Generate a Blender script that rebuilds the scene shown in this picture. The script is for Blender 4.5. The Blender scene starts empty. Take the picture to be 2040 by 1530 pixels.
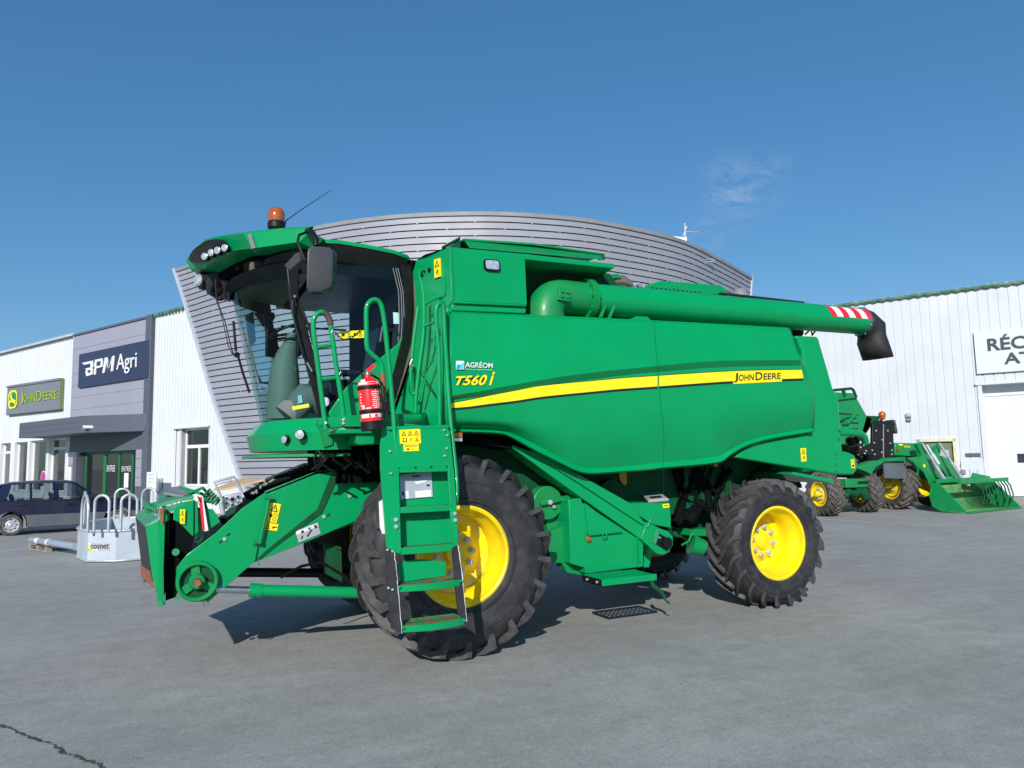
import bpy, bmesh, math, random
from mathutils import Vector, Matrix
R = math.radians
random.seed(7)
S = bpy.context.scene
COL = S.collection
V = Vector

# ------------------------------------------------------------------ camera
CF, CPIT, CROL, CAX = 1438.3, 0.1015, -0.0208, 1.1259
CC = V((-2.3847, -5.9608, 1.7572))
_fw = V((math.cos(CAX), math.sin(CAX), 0)); _rt = V((math.sin(CAX), -math.cos(CAX), 0)); _up = V((0, 0, 1))
_f = _fw*math.cos(CPIT) + _up*math.sin(CPIT)
_u = _up*math.cos(CPIT) - _fw*math.sin(CPIT)
_r2 = _rt*math.cos(CROL) + _u*math.sin(CROL)
_u2 = _u*math.cos(CROL) - _rt*math.sin(CROL)
cam = bpy.data.objects.new('camera', bpy.data.cameras.new('camera'))
COL.objects.link(cam); S.camera = cam
cam.data.sensor_width = 36; cam.data.lens = 36*CF/2040
cam.data.clip_start = .05; cam.data.clip_end = 3000
cam.matrix_world = Matrix.Translation(CC) @ Matrix((_r2, _u2, -_f)).transposed().to_4x4()

# ------------------------------------------------------------------ sky and sun
SUN_TO = V((-.585, -.81, 0)).normalized()*math.cos(R(27)) + V((0, 0, math.sin(R(27))))
W = bpy.data.worlds.new('World'); S.world = W; W.use_nodes = True
wn, wl = W.node_tree.nodes, W.node_tree.links
wn.clear()
wo = wn.new('ShaderNodeOutputWorld'); bg = wn.new('ShaderNodeBackground')
sky = wn.new('ShaderNodeTexSky'); sky.sky_type = 'NISHITA'; sky.sun_disc = False
sky.sun_elevation = R(27); sky.sun_rotation = math.atan2(SUN_TO.x, SUN_TO.y)
sky.altitude = 100; sky.air_density = 1.0; sky.dust_density = .25; sky.ozone_density = 2.2
bg.inputs['Strength'].default_value = .15
# faint cirrus wisps standing in the sky
tc = wn.new('ShaderNodeTexCoord')
def wnode(t, **k):
    n = wn.new(t)
    for a, b in k.items(): setattr(n, a, b)
    return n
mp = wnode('ShaderNodeMapping'); mp.inputs['Scale'].default_value = (14, 14, 34); wl.new(tc.outputs['Generated'], mp.inputs['Vector'])
nz = wnode('ShaderNodeTexNoise'); nz.inputs['Scale'].default_value = 1.6; nz.inputs['Detail'].default_value = 9; nz.inputs['Roughness'].default_value = .72
nz.inputs['Distortion'].default_value = .7
wl.new(mp.outputs['Vector'], nz.inputs['Vector'])
rp = wnode('ShaderNodeValToRGB'); rp.color_ramp.elements[0].position = .42; rp.color_ramp.elements[1].position = .85
wl.new(nz.outputs['Fac'], rp.inputs['Fac'])
def dirpx(px, py):
    d = _r2*((px-1020)/CF) + _u2*((765-py)/CF) + _f
    return d.normalized()
last = None
for (px, py, rad, amt) in ((1465, 380, .045, .95), (1405, 463, .025, .7), (1530, 352, .035, .6)):
    vm = wnode('ShaderNodeVectorMath', operation='DISTANCE'); vm.inputs[1].default_value = dirpx(px, py)
    wl.new(tc.outputs['Generated'], vm.inputs[0])
    mr = wnode('ShaderNodeMapRange'); mr.interpolation_type = 'SMOOTHSTEP'
    mr.inputs['From Min'].default_value = rad*1.5; mr.inputs['From Max'].default_value = 0
    mr.inputs['To Max'].default_value = amt
    wl.new(vm.outputs['Value'], mr.inputs['Value'])
    if last is None: last = mr.outputs[0]
    else:
        ad = wnode('ShaderNodeMath', operation='MAXIMUM'); wl.new(last, ad.inputs[0]); wl.new(mr.outputs[0], ad.inputs[1]); last = ad.outputs[0]
mu = wnode('ShaderNodeMath', operation='MULTIPLY'); wl.new(last, mu.inputs[0]); wl.new(rp.outputs['Color'], mu.inputs[1])
mx = wnode('ShaderNodeMixRGB'); mx.inputs['Color2'].default_value = (2.6, 3.4, 4.6, 1)
hs = wnode('ShaderNodeHueSaturation'); hs.inputs['Saturation'].default_value = 1.3; hs.inputs['Value'].default_value = 1.0
wl.new(sky.outputs['Color'], hs.inputs['Color'])
gm = wnode('ShaderNodeGamma'); gm.inputs['Gamma'].default_value = .63; wl.new(hs.outputs['Color'], gm.inputs['Color'])
tn = wnode('ShaderNodeVectorMath', operation='MULTIPLY'); tn.inputs[1].default_value = (.379*2.018, .549*2.018, .691*2.018); wl.new(gm.outputs[0], tn.inputs[0])
wl.new(mu.outputs[0], mx.inputs['Fac']); wl.new(tn.outputs[0], mx.inputs['Color1'])
wl.new(mx.outputs[0], bg.inputs['Color']); wl.new(bg.outputs[0], wo.inputs['Surface'])
sl = bpy.data.lights.new('sun', 'SUN'); sl.energy = 5.0; sl.angle = R(.5); sl.color = (1, .955, .89)
so = bpy.data.objects.new('sun', sl); COL.objects.link(so)
so.rotation_euler = SUN_TO.to_track_quat('Z', 'Y').to_euler(); so.location = (0, 0, 20)
S.view_settings.view_transform = 'Standard'; S.view_settings.look = 'None'
S.view_settings.exposure = 0.0; S.view_settings.gamma = 1
S.render.engine = 'CYCLES'
S.cycles.max_bounces = 8; S.cycles.transparent_max_bounces = 16

# ------------------------------------------------------------------ helpers
AXI = {'x': 0, 'y': 1, 'z': 2}
def P(px, py, ax, val):
    d = _r2*((px-1020)/CF) + _u2*((765-py)/CF) + _f
    i = AXI[ax]; t = (val-CC[i])/d[i]
    return CC + d*t
def Py(y, *pts): return [P(a, b, 'y', y) for a, b in pts]
# facade frame: u to the right along the facades, n away from the viewpoint
FD = V((.48430, -.87490, 0)); FN = V((.87490, .48430, 0))
def FP(u, z, n): return V((CC.x, CC.y, 0)) + FD*u + FN*n + V((0, 0, z))
def FU(px, py, n):
    d = _r2*((px-1020)/CF) + _u2*((765-py)/CF) + _f
    q = d*(n/d.dot(FN)); return q.dot(FD), q.z + CC.z

class MB:
    def __init__(s): s.v = []; s.f = []; s.m = []
    def add(s, vs, fs, m=0):
        b = len(s.v); s.v += [V(x) for x in vs]
        for f in fs: s.f.append([b+i for i in f]); s.m.append(m)
        return s
    def box(s, a, b, m=0):
        x0, y0, z0 = a; x1, y1, z1 = b
        return s.obox(V(((x0+x1)/2, (y0+y1)/2, (z0+z1)/2)), V((abs(x1-x0)/2, 0, 0)), V((0, abs(y1-y0)/2, 0)), V((0, 0, abs(z1-z0)/2)), m)
    def obox(s, c, a, b, d, m=0):
        vs = [c+a*i+b*j+d*k for k in (-1, 1) for j in (-1, 1) for i in (-1, 1)]
        return s.add(vs, [(0,2,3,1),(4,5,7,6),(0,1,5,4),(2,6,7,3),(0,4,6,2),(1,3,7,5)], m)
    def bar(s, p, q, w, h, m=0, up=V((0, 0, 1))):
        p = V(p); q = V(q); d = (q-p); x = d.normalized(); y = up.cross(x)
        if y.length < 1e-4: y = V((1, 0, 0)).cross(x)
        y.normalize(); z = x.cross(y)
        return s.obox((p+q)/2, d/2, y*w/2, z*h/2, m)
    def prism(s, pts, vec, m=0, m2=None):
        n = len(pts); vec = V(vec); vs = [V(p) for p in pts] + [V(p)+vec for p in pts]
        s.add(vs, [list(range(n))[::-1], list(range(n, 2*n))], m)
        b = len(s.v)-2*n
        for i in range(n):
            j = (i+1) % n; s.f.append([b+i, b+j, b+n+j, b+n+i]); s.m.append(m if m2 is None else m2)
        return s
    def loft(s, loops, m=0, caps=True):
        n = len(loops[0]); b = len(s.v)
        for L in loops: s.v += [V(p) for p in L]
        for k in range(len(loops)-1):
            for i in range(n):
                j = (i+1) % n; s.f.append([b+k*n+i, b+k*n+j, b+(k+1)*n+j, b+(k+1)*n+i]); s.m.append(m)
        if caps:
            s.f.append([b+i for i in range(n)][::-1]); s.m.append(m)
            s.f.append([b+(len(loops)-1)*n+i for i in range(n)]); s.m.append(m)
        return s
    def grid(s, rows, m=0):
        n = len(rows[0]); b = len(s.v)
        for r in rows: s.v += [V(p) for p in r]
        for k in range(len(rows)-1):
            for i in range(n-1):
                s.f.append([b+k*n+i, b+k*n+i+1, b+(k+1)*n+i+1, b+(k+1)*n+i]); s.m.append(m)
        return s
    def tube(s, pts, r, n=10, m=0, closed=False, caps=True):
        pts = [V(p) for p in pts]; k = len(pts)
        if not hasattr(r, '__len__'): r = [r]*k
        T = []
        for i in range(k):
            if closed: t = pts[(i+1) % k]-pts[i-1]
            else: t = pts[min(i+1, k-1)]-pts[max(i-1, 0)]
            T.append(t.normalized() if t.length > 1e-9 else V((0, 0, 1)))
        a = V((0, 0, 1)) if abs(T[0].z) < .9 else V((1, 0, 0))
        nx = T[0].cross(a).normalized(); loops = []
        for i in range(k):
            nx = (nx - T[i]*nx.dot(T[i])); nx.normalize(); ny = T[i].cross(nx)
            loops.append([pts[i] + nx*(r[i]*math.cos(2*math.pi*j/n)) + ny*(r[i]*math.sin(2*math.pi*j/n)) for j in range(n)])
        if closed: loops.append(loops[0]); return s.loft(loops, m, False)
        return s.loft(loops, m, caps)
    def lathe(s, prof, o, ax, n=32, m=0, closed=False):
        o = V(o); ax = V(ax).normalized(); a = V((0, 0, 1)) if abs(ax.z) < .9 else V((1, 0, 0))
        x = ax.cross(a).normalized(); y = ax.cross(x); b = len(s.v); k = len(prof)
        for (r, h) in prof:
            for j in range(n):
                t = 2*math.pi*j/n; s.v.append(o + ax*h + x*(r*math.cos(t)) + y*(r*math.sin(t)))
        for q in range(k if closed else k-1):
            q2 = (q+1) % k
            for j in range(n):
                j2 = (j+1) % n; s.f.append([b+q*n+j, b+q*n+j2, b+q2*n+j2, b+q2*n+j]); s.m.append(m)
        return s
    def cyl(s, p, q, r, n=20, m=0, r2=None):
        p = V(p); q = V(q); return s.lathe([(0.0001, 0), (r, 0), (r if r2 is None else r2, (q-p).length), (0.0001, (q-p).length)], p, q-p, n, m)
    def islands(s):
        par = list(range(len(s.v)))
        def fd_(i):
            while par[i] != i: par[i] = par[par[i]]; i = par[i]
            return i
        for f in s.f:
            a = fd_(f[0])
            for j in f[1:]: par[fd_(j)] = a
        g = {}
        for f, m in zip(s.f, s.m): g.setdefault(fd_(f[0]), []).append((f, m))
        out = []
        for fs in g.values():
            o = MB(); mp_ = {}
            for f, m in fs:
                for i in f:
                    if i not in mp_: mp_[i] = len(o.v); o.v.append(s.v[i])
                o.f.append([mp_[i] for i in f]); o.m.append(m)
            out.append(o)
        return out
    def build_each(s, name, *a, **k): return [o.build(name, *a, **k) for o in s.islands()]
    def build(s, name, mats, parent=None, sharp=38, bevel=0, seg=2, solid=0, label=None, flat=False):
        me = bpy.data.meshes.new(name)
        off = root_loc(parent) if parent else V((0, 0, 0))
        me.from_pydata([tuple(v-off) for v in s.v], [], s.f)
        if not isinstance(mats, (list, tuple)): mats = [mats]
        for mm in mats: me.materials.append(mm)
        for p, k in zip(me.polygons, s.m): p.material_index = k
        bm = bmesh.new(); bm.from_mesh(me)
        bmesh.ops.remove_doubles(bm, verts=bm.verts, dist=1e-5)
        bmesh.ops.recalc_face_normals(bm, faces=bm.faces)
        for e in bm.edges:
            if len(e.link_faces) == 2: e.smooth = e.calc_face_angle(0) < R(sharp)
        for f in bm.faces: f.smooth = not flat
        bm.to_mesh(me); bm.free()
        o = bpy.data.objects.new(name, me); COL.objects.link(o)
        if parent: o.parent = parent
        if solid:
            md = o.modifiers.new('solid', 'SOLIDIFY'); md.thickness = abs(solid); md.offset = -1 if solid > 0 else 1
        if bevel:
            md = o.modifiers.new('bevel', 'BEVEL'); md.width = bevel; md.segments = seg; md.limit_method = 'ANGLE'; md.angle_limit = R(35)
            md.harden_normals = False
        if label: o['label'] = label
        return o
def root_loc(o):
    while o.parent: o = o.parent
    return o.location
def thing(name, loc, label, cat, group=None):
    o = bpy.data.objects.new(name, None); COL.objects.link(o); o.location = V(loc); o.empty_display_size = .2
    o['label'] = label; o['category'] = cat
    if group: o['group'] = group
    return o
def tag(o, label=None, cat=None, group=None, kind=None):
    for k, v in (('label', label), ('category', cat), ('group', group), ('kind', kind)):
        if v: o[k] = v
    return o

# ------------------------------------------------------------------ materials
def mat(name, col, rough=.5, metal=0, coat=0, coatr=.08, var=.08, vs=3.0, bump=0, bs=60, dirt=None, dirta=0, ds=2.0, spec=.5, rvar=.1, emit=None, detail=6):
    m = bpy.data.materials.new(name); m.use_nodes = True
    n, l = m.node_tree.nodes, m.node_tree.links; b = n['Principled BSDF']
    b.inputs['Metallic'].default_value = metal; b.inputs['Coat Weight'].default_value = coat; b.inputs['Coat Roughness'].default_value = coatr
    b.inputs['Specular IOR Level'].default_value = spec
    t = n.new('ShaderNodeTexCoord'); nz = n.new('ShaderNodeTexNoise'); nz.inputs['Scale'].default_value = vs; nz.inputs['Detail'].default_value = detail
    l.new(t.outputs['Object'], nz.inputs['Vector'])
    mr = n.new('ShaderNodeMapRange'); mr.inputs['From Min'].default_value = .3; mr.inputs['From Max'].default_value = .7
    mr.inputs['To Min'].default_value = 1-var; mr.inputs['To Max'].default_value = 1+var
    l.new(nz.outputs['Fac'], mr.inputs['Value'])
    mm = n.new('ShaderNodeVectorMath'); mm.operation = 'SCALE'; mm.inputs[0].default_value = col[:3]; l.new(mr.outputs[0], mm.inputs['Scale'])
    cs = mm.outputs[0]
    if dirt:
        n2 = n.new('ShaderNodeTexNoise'); n2.inputs['Scale'].default_value = ds; n2.inputs['Detail'].default_value = 9; n2.inputs['Roughness'].default_value = .68
        l.new(t.outputs['Object'], n2.inputs['Vector'])
        r2 = n.new('ShaderNodeMapRange'); r2.inputs['From Min'].default_value = .46; r2.inputs['From Max'].default_value = .72; r2.inputs['To Max'].default_value = dirta
        l.new(n2.outputs['Fac'], r2.inputs['Value'])
        mx = n.new('ShaderNodeMixRGB'); l.new(r2.outputs[0], mx.inputs['Fac']); l.new(cs, mx.inputs['Color1']); mx.inputs['Color2'].default_value = (*dirt, 1)
        cs = mx.outputs[0]
    l.new(cs, b.inputs['Base Color'])
    n3 = n.new('ShaderNodeTexNoise'); n3.inputs['Scale'].default_value = vs*2.7; n3.inputs['Detail'].default_value = 5; l.new(t.outputs['Object'], n3.inputs['Vector'])
    r3 = n.new('ShaderNodeMapRange'); r3.inputs['To Min'].default_value = max(.02, rough-rvar); r3.inputs['To Max'].default_value = min(1, rough+rvar)
    l.new(n3.outputs['Fac'], r3.inputs['Value']); l.new(r3.outputs[0], b.inputs['Roughness'])
    if bump:
        n4 = n.new('ShaderNodeTexNoise'); n4.inputs['Scale'].default_value = bs; n4.inputs['Detail'].default_value = 4; l.new(t.outputs['Object'], n4.inputs['Vector'])
        bp = n.new('ShaderNodeBump'); bp.inputs['Strength'].default_value = bump; bp.inputs['Distance'].default_value = .01
        l.new(n4.outputs['Fac'], bp.inputs['Height']); l.new(bp.outputs[0], b.inputs['Normal'])
    if emit:
        b.inputs['Emission Color'].default_value = (*emit[:3], 1); b.inputs['Emission Strength'].default_value = emit[3]
    return m
def glassmat(name, tint, refl=1.0, rough=.01):
    m = bpy.data.materials.new(name); m.use_nodes = True; n, l = m.node_tree.nodes, m.node_tree.links; n.clear()
    o = n.new('ShaderNodeOutputMaterial'); tr = n.new('ShaderNodeBsdfTransparent'); tr.inputs['Color'].default_value = (*tint, 1)
    gl = n.new('ShaderNodeBsdfGlossy'); gl.inputs['Roughness'].default_value = rough
    fr = n.new('ShaderNodeFresnel'); fr.inputs['IOR'].default_value = 1.5
    k = n.new('ShaderNodeMath'); k.operation = 'MULTIPLY'; k.inputs[1].default_value = refl; k.use_clamp = True
    nz = n.new('ShaderNodeTexNoise'); nz.inputs['Scale'].default_value = 1.3; bp = n.new('ShaderNodeBump'); bp.inputs['Strength'].default_value = .04; bp.inputs['Distance'].default_value = .05
    l.new(nz.outputs['Fac'], bp.inputs['Height']); l.new(bp.outputs[0], gl.inputs['Normal'])
    mx = n.new('ShaderNodeMixShader'); l.new(fr.outputs[0], k.inputs[0]); l.new(k.outputs[0], mx.inputs['Fac'])
    l.new(tr.outputs[0], mx.inputs[1]); l.new(gl.outputs[0], mx.inputs[2]); l.new(mx.outputs[0], o.inputs['Surface'])
    return m
M = {}
M['green'] = mat('green_paint', (.000, .285, .090), .36, coat=.22, coatr=.07, var=.06, vs=1.3, dirt=(.004, .235, .070), dirta=.5, ds=2.4, spec=.2, bump=.12, bs=1.7)
M['green2'] = mat('green_paint_used', (.001, .235, .066), .45, coat=.12, coatr=.2, var=.09, vs=4, dirt=(.05, .17, .06), dirta=.45, ds=5, bump=.03, spec=.3)
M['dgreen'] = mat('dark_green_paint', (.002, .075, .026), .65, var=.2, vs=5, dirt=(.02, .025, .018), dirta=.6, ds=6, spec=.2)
M['void'] = mat('deep_shade_black', (.004, .006, .006), .95, var=.3, spec=.05)  # near-black colour that paints deep shade into recesses and underbody parts
M['worn_green'] = mat('scuffed_green_paint', (.02, .24, .11), .5, var=.12, vs=8, dirt=(.25, .27, .22), dirta=.5, ds=14)
M['yellow'] = mat('yellow_rim_paint', (.88, .66, .003), .34, coat=.25, var=.05, dirt=(.48, .32, .05), dirta=.5, ds=5)
M['yel'] = mat('yellow_vinyl', (.88, .72, .01), .35, var=.03)
M['lime'] = mat('lime_sticker', (.62, .75, .02), .5)
M['paleblue'] = mat('pale_blue_paper', (.45, .68, .70), .6)
M['black'] = mat('black_plastic', (.007, .007, .008), .42, var=.3, dirt=(.022, .021, .02), dirta=.3, spec=.3)
M['blackm'] = mat('black_rubber_sheet', (.014, .014, .016), .6, var=.3, vs=9, dirt=(.06, .056, .05), dirta=.35, ds=10)
M['ink'] = mat('black_ink', (.012, .012, .012), .5, var=.05)
M['tyre_lug'] = mat('tyre_lug_rubber', (.044, .043, .046), .62, var=.2, vs=9, dirt=(.12, .115, .115), dirta=.5, ds=16, bump=.1, bs=90)
M['tyre_lug_dusty'] = mat('dusty_lug_rubber', (.075, .068, .06), .8, var=.25, vs=9, dirt=(.22, .19, .16), dirta=.8, ds=12)
M['tyre'] = mat('tyre_rubber', (.018, .018, .021), .62, var=.22, vs=5, dirt=(.085, .08, .078), dirta=.5, ds=7, bump=.12, bs=90)
M['tyre_dusty'] = mat('dusty_tyre_rubber', (.05, .047, .043), .8, var=.25, vs=6, dirt=(.20, .175, .145), dirta=.9, ds=9, bump=.15, bs=80)
M['steel'] = mat('bare_steel', (.55, .56, .57), .32, metal=1, var=.1)
M['zinc'] = mat('galvanised_steel', (.52, .56, .60), .42, metal=.45, var=.16, vs=7, dirt=(.42, .42, .42), dirta=.4, ds=12)
M['zinclight'] = mat('galvanised_sheet', (.44, .49, .56), .5, metal=.1, var=.08, vs=4, dirt=(.45, .48, .5), dirta=.35, ds=7)
M['rust'] = mat('rusty_steel', (.30, .105, .045), .85, var=.3, vs=20, dirt=(.14, .06, .035), dirta=.6, ds=30, bump=.2)
M['grate'] = mat('worn_rusty_grating', (.15, .085, .05), .8, var=.3, vs=20, dirt=(.03, .16, .06), dirta=.8, ds=14)
M['copper'] = mat('exhaust_heat_steel', (.42, .30, .24), .38, metal=.8, var=.2)
M['red'] = mat('red_paint', (.80, .012, .012), .3, coat=.3, var=.03)
M['redtape'] = mat('red_reflective_tape', (.72, .012, .03), .4, var=.03)
M['white'] = mat('white_paint', (.70, .715, .73), .5, var=.03)
M['whitetape'] = mat('white_reflective_tape', (.72, .73, .73), .4, var=.05)
M['clad'] = mat('white_cladding', (.59, .615, .65), .5, var=.03, vs=.7, dirt=(.47, .49, .51), dirta=.25, ds=.8)
M['cladr'] = mat('white_cladding_panels', (.57, .60, .64), .5, var=.03, vs=.7, dirt=(.40, .42, .45), dirta=.25, ds=.8)
M['greyclad'] = mat('lilac_grey_panels', (.29, .29, .36), .5, var=.04, vs=.8, dirt=(.30, .30, .35), dirta=.3)
M['siding'] = mat('grey_lap_siding', (.265, .275, .32), .5, metal=.0, var=.07, vs=.5, dirt=(.27, .28, .31), dirta=.3, ds=.9)
M['groove'] = mat('siding_joint', (.09, .09, .105), .6)
M['anth'] = mat('anthracite_panel', (.085, .095, .125), .5, var=.06)
M['navy'] = mat('navy_sign_face', (.028, .038, .085), .45, var=.04)
M['greensign'] = mat('grey_sign_box', (.17, .19, .21), .45, var=.05)
M['olive'] = mat('olive_edge', (.17, .20, .09), .5)
M['beige'] = mat('beige_doorframe', (.60, .58, .40), .6)
M['olivedoor'] = mat('olive_green_door', (.13, .17, .09), .5, dirt=(.3, .3, .2), dirta=.4)
M['roofgreen'] = mat('mossy_green_flashing', (.05, .15, .08), .6, var=.2, dirt=(.32, .36, .28), dirta=.6, ds=3)
M['orange'] = mat('amber_plastic', (.40, .085, .004), .12, coat=.8, var=.25, vs=25)
M['lens'] = mat('lamp_lens', (.62, .66, .68), .12, metal=.55, coat=1, var=.25, vs=30)
M['chrome'] = mat('chrome', (.8, .82, .84), .12, metal=1)
M['grey'] = mat('mid_grey_plastic', (.20, .21, .21), .5)
M['mirror'] = mat('mirror_shell', (.06, .06, .064), .33, var=.15)
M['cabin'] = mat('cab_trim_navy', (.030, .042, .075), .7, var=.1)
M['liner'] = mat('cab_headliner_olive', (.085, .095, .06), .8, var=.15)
M['console'] = mat('steering_console', (.22, .25, .20), .6, var=.08)
M['glass'] = glassmat('cab_glass', (.66, .88, .88), .45)
M['doorglass'] = glassmat('cab_door_glass', (.66, .87, .93), .8)
M['wglass'] = glassmat('shop_glass', (.42, .47, .46), 2.2)
M['darkglass'] = mat('dark_window_glass', (.02, .03, .045), .06, spec=.9, var=.2, rvar=.02)
M['carglass'] = glassmat('car_glass', (.50, .56, .56), 1.6)
M['blue'] = mat('navy_car_paint', (.006, .009, .034), .28, coat=.8, coatr=.06, var=.1)
M['carlow'] = mat('grey_car_cladding', (.085, .10, .115), .45, var=.08, dirt=(.16, .16, .15), dirta=.4)
M['wood'] = mat('weathered_pallet_wood', (.30, .25, .19), .85, var=.25, vs=14, dirt=(.18, .15, .12), dirta=.6)
M['ply'] = mat('plywood_sheet', (.58, .43, .25), .7, var=.15, vs=9, dirt=(.35, .27, .16), dirta=.5, ds=8)
M['silver'] = mat('silver_label', (.50, .52, .57), .35, metal=.35, var=.1)
M['bluesign'] = mat('blue_sign_face', (.03, .11, .55), .45)
M['redsign'] = mat('red_sign_face', (.72, .02, .10), .45)
M['curtain'] = mat('beige_curtain', (.48, .43, .37), .8, var=.15, vs=9)
M['dullfloor'] = mat('shop_floor', (.12, .12, .12), .6)
M['straw'] = mat('straw_dusted_green', (.03, .22, .06), .7, var=.25, vs=9, dirt=(.26, .27, .11), dirta=.8, ds=4)
M['marking'] = mat('worn_white_road_paint', (.52, .53, .52), .7, var=.15, vs=9, dirt=(.25, .25, .25), dirta=.7, ds=18)
M['cyan'] = mat('cyan_print', (.10, .52, .72), .4)

# ground
def ground_mat():
    m = bpy.data.materials.new('asphalt'); m.use_nodes = True; n, l = m.node_tree.nodes, m.node_tree.links; b = n['Principled BSDF']
    t = n.new('ShaderNodeTexCoord')
    def noise(sc, det, ro=.6, dist=0, vec=None):
        k = n.new('ShaderNodeTexNoise'); k.inputs['Scale'].default_value = sc; k.inputs['Detail'].default_value = det; k.inputs['Roughness'].default_value = ro; k.inputs['Distortion'].default_value = dist
        l.new(vec or t.outputs['Object'], k.inputs['Vector']); return k.outputs['Fac']
    def ramp(f, a, b_, c, d):
        k = n.new('ShaderNodeMapRange'); k.inputs['From Min'].default_value = a; k.inputs['From Max'].default_value = b_; k.inputs['To Min'].default_value = c; k.inputs['To Max'].default_value = d
        l.new(f, k.inputs['Value']); return k.outputs[0]
    def mul(a, b_):
        k = n.new('ShaderNodeMath'); k.operation = 'MULTIPLY'; l.new(a, k.inputs[0]); l.new(b_, k.inputs[1]); return k.outputs[0]
    big = ramp(noise(.32, 6, .65, .6), .3, .7, .86, 1.11)
    mpp = n.new('ShaderNodeMapping'); mpp.inputs['Scale'].default_value = (.5, 2.6, 1); mpp.inputs['Rotation'].default_value = (0, 0, R(20)); l.new(t.outputs['Object'], mpp.inputs['Vector'])
    streak = ramp(noise(1.1, 8, .7, .4, mpp.outputs[0]), .3, .7, .91, 1.09)
    mid = mul(ramp(noise(4.5, 8, .75), .3, .7, .86, 1.13), ramp(noise(26, 5, .8), .28, .72, .80, 1.2))
    fine = ramp(noise(95, 4, .8), .25, .75, .60, 1.40)
    vo = n.new('ShaderNodeTexVoronoi'); vo.inputs['Scale'].default_value = 130; l.new(t.outputs['Object'], vo.inputs['Vector'])
    gr = ramp(vo.outputs['Distance'], .0, .6, 1.16, .88)
    f = mul(mul(mul(mul(big, streak), mid), fine), gr)
    # sparse pale chips
    v2 = n.new('ShaderNodeTexVoronoi'); v2.inputs['Scale'].default_value = 16; l.new(t.outputs['Object'], v2.inputs['Vector'])
    ch = ramp(v2.outputs['Distance'], .05, .085, 1, 0)
    sp = ramp(noise(60, 2, .5), .60, .62, 0, 1); chips = mul(ch, sp)
    sc = n.new('ShaderNodeVectorMath'); sc.operation = 'SCALE'; sc.inputs[0].default_value = (.338, .340, .322); l.new(f, sc.inputs['Scale'])
    mx = n.new('ShaderNodeMixRGB'); mx.inputs['Color2'].default_value = (.58, .57, .52, 1); l.new(chips, mx.inputs['Fac']); l.new(sc.outputs[0], mx.inputs['Color1'])
    st = ramp(noise(1.7, 9, .8, 2.5), .60, .68, 0, .45)
    mxs = n.new('ShaderNodeMixRGB'); mxs.inputs['Color2'].default_value = (.13, .135, .13, 1); l.new(st, mxs.inputs['Fac']); l.new(mx.outputs[0], mxs.inputs['Color1']); mx = mxs
    # old tyre scuffs and brownish dust
    br = ramp(noise(.9, 6, .65, 1.2), .52, .75, 0, .35)
    mx2 = n.new('ShaderNodeMixRGB'); mx2.inputs['Color2'].default_value = (.26, .25, .22, 1); l.new(br, mx2.inputs['Fac']); l.new(mx.outputs[0], mx2.inputs['Color1'])
    l.new(mx2.outputs[0], b.inputs['Base Color']); b.inputs['Roughness'].default_value = .88; b.inputs['Specular IOR Level'].default_value = .3
    bp = n.new('ShaderNodeBump'); bp.inputs['Strength'].default_value = .55; bp.inputs['Distance'].default_value = .006
    ad = n.new('ShaderNodeMath'); ad.operation = 'ADD'; l.new(fine, ad.inputs[0]); l.new(gr, ad.inputs[1]); l.new(ad.outputs[0], bp.inputs['Height']); l.new(bp.outputs[0], b.inputs['Normal'])
    return m
M['asphalt'] = ground_mat()

# ------------------------------------------------------------------ text and stickers
def lerpq(c, u, v):   # c = TL, TR, BR, BL
    return (c[0]*(1-u)+c[1]*u)*(1-v) + (c[3]*(1-u)+c[2]*u)*v
def text_on(s, c, material, name, parent, depth=.003, shear=0, fat=0, spacing=1.0, lift=.003, sub=None, cap=None, bbox=None, label=None):
    cu = bpy.data.curves.new('txt', 'FONT'); cu.body = s; cu.extrude = 0; cu.shear = shear; cu.offset = fat; cu.space_character = spacing
    cu.resolution_u = 3
    o = bpy.data.objects.new('txt', cu); COL.objects.link(o)
    dg = bpy.context.evaluated_depsgraph_get(); me = bpy.data.meshes.new_from_object(o.evaluated_get(dg))
    xs = [v.co.x for v in me.vertices]; ys = [v.co.y for v in me.vertices]
    x0, x1, y0, y1 = bbox or (min(xs), max(xs), min(ys), max(ys))
    nr = (c[1]-c[0]).cross(c[3]-c[0]).normalized()
    if nr.dot(CC - c[0]) < 0: nr = -nr
    b = MB()
    for v in me.vertices: b.v.append(lerpq(c, (v.co.x-x0)/(x1-x0), (y1-v.co.y)/(y1-y0)) + nr*lift)
    for p in me.polygons: b.f.append(list(p.vertices)); b.m.append(0)
    bpy.data.objects.remove(o); bpy.data.curves.remove(cu); bpy.data.meshes.remove(me)
    ob = b.build(name, material, parent, flat=True, label=label)
    if depth > .0005:
        md = ob.modifiers.new('solid', 'SOLIDIFY'); md.thickness = depth; md.offset = 0
    return ob
def quad_px(ax, val, pts): return [P(a, b, ax, val) for a, b in pts]
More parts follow.
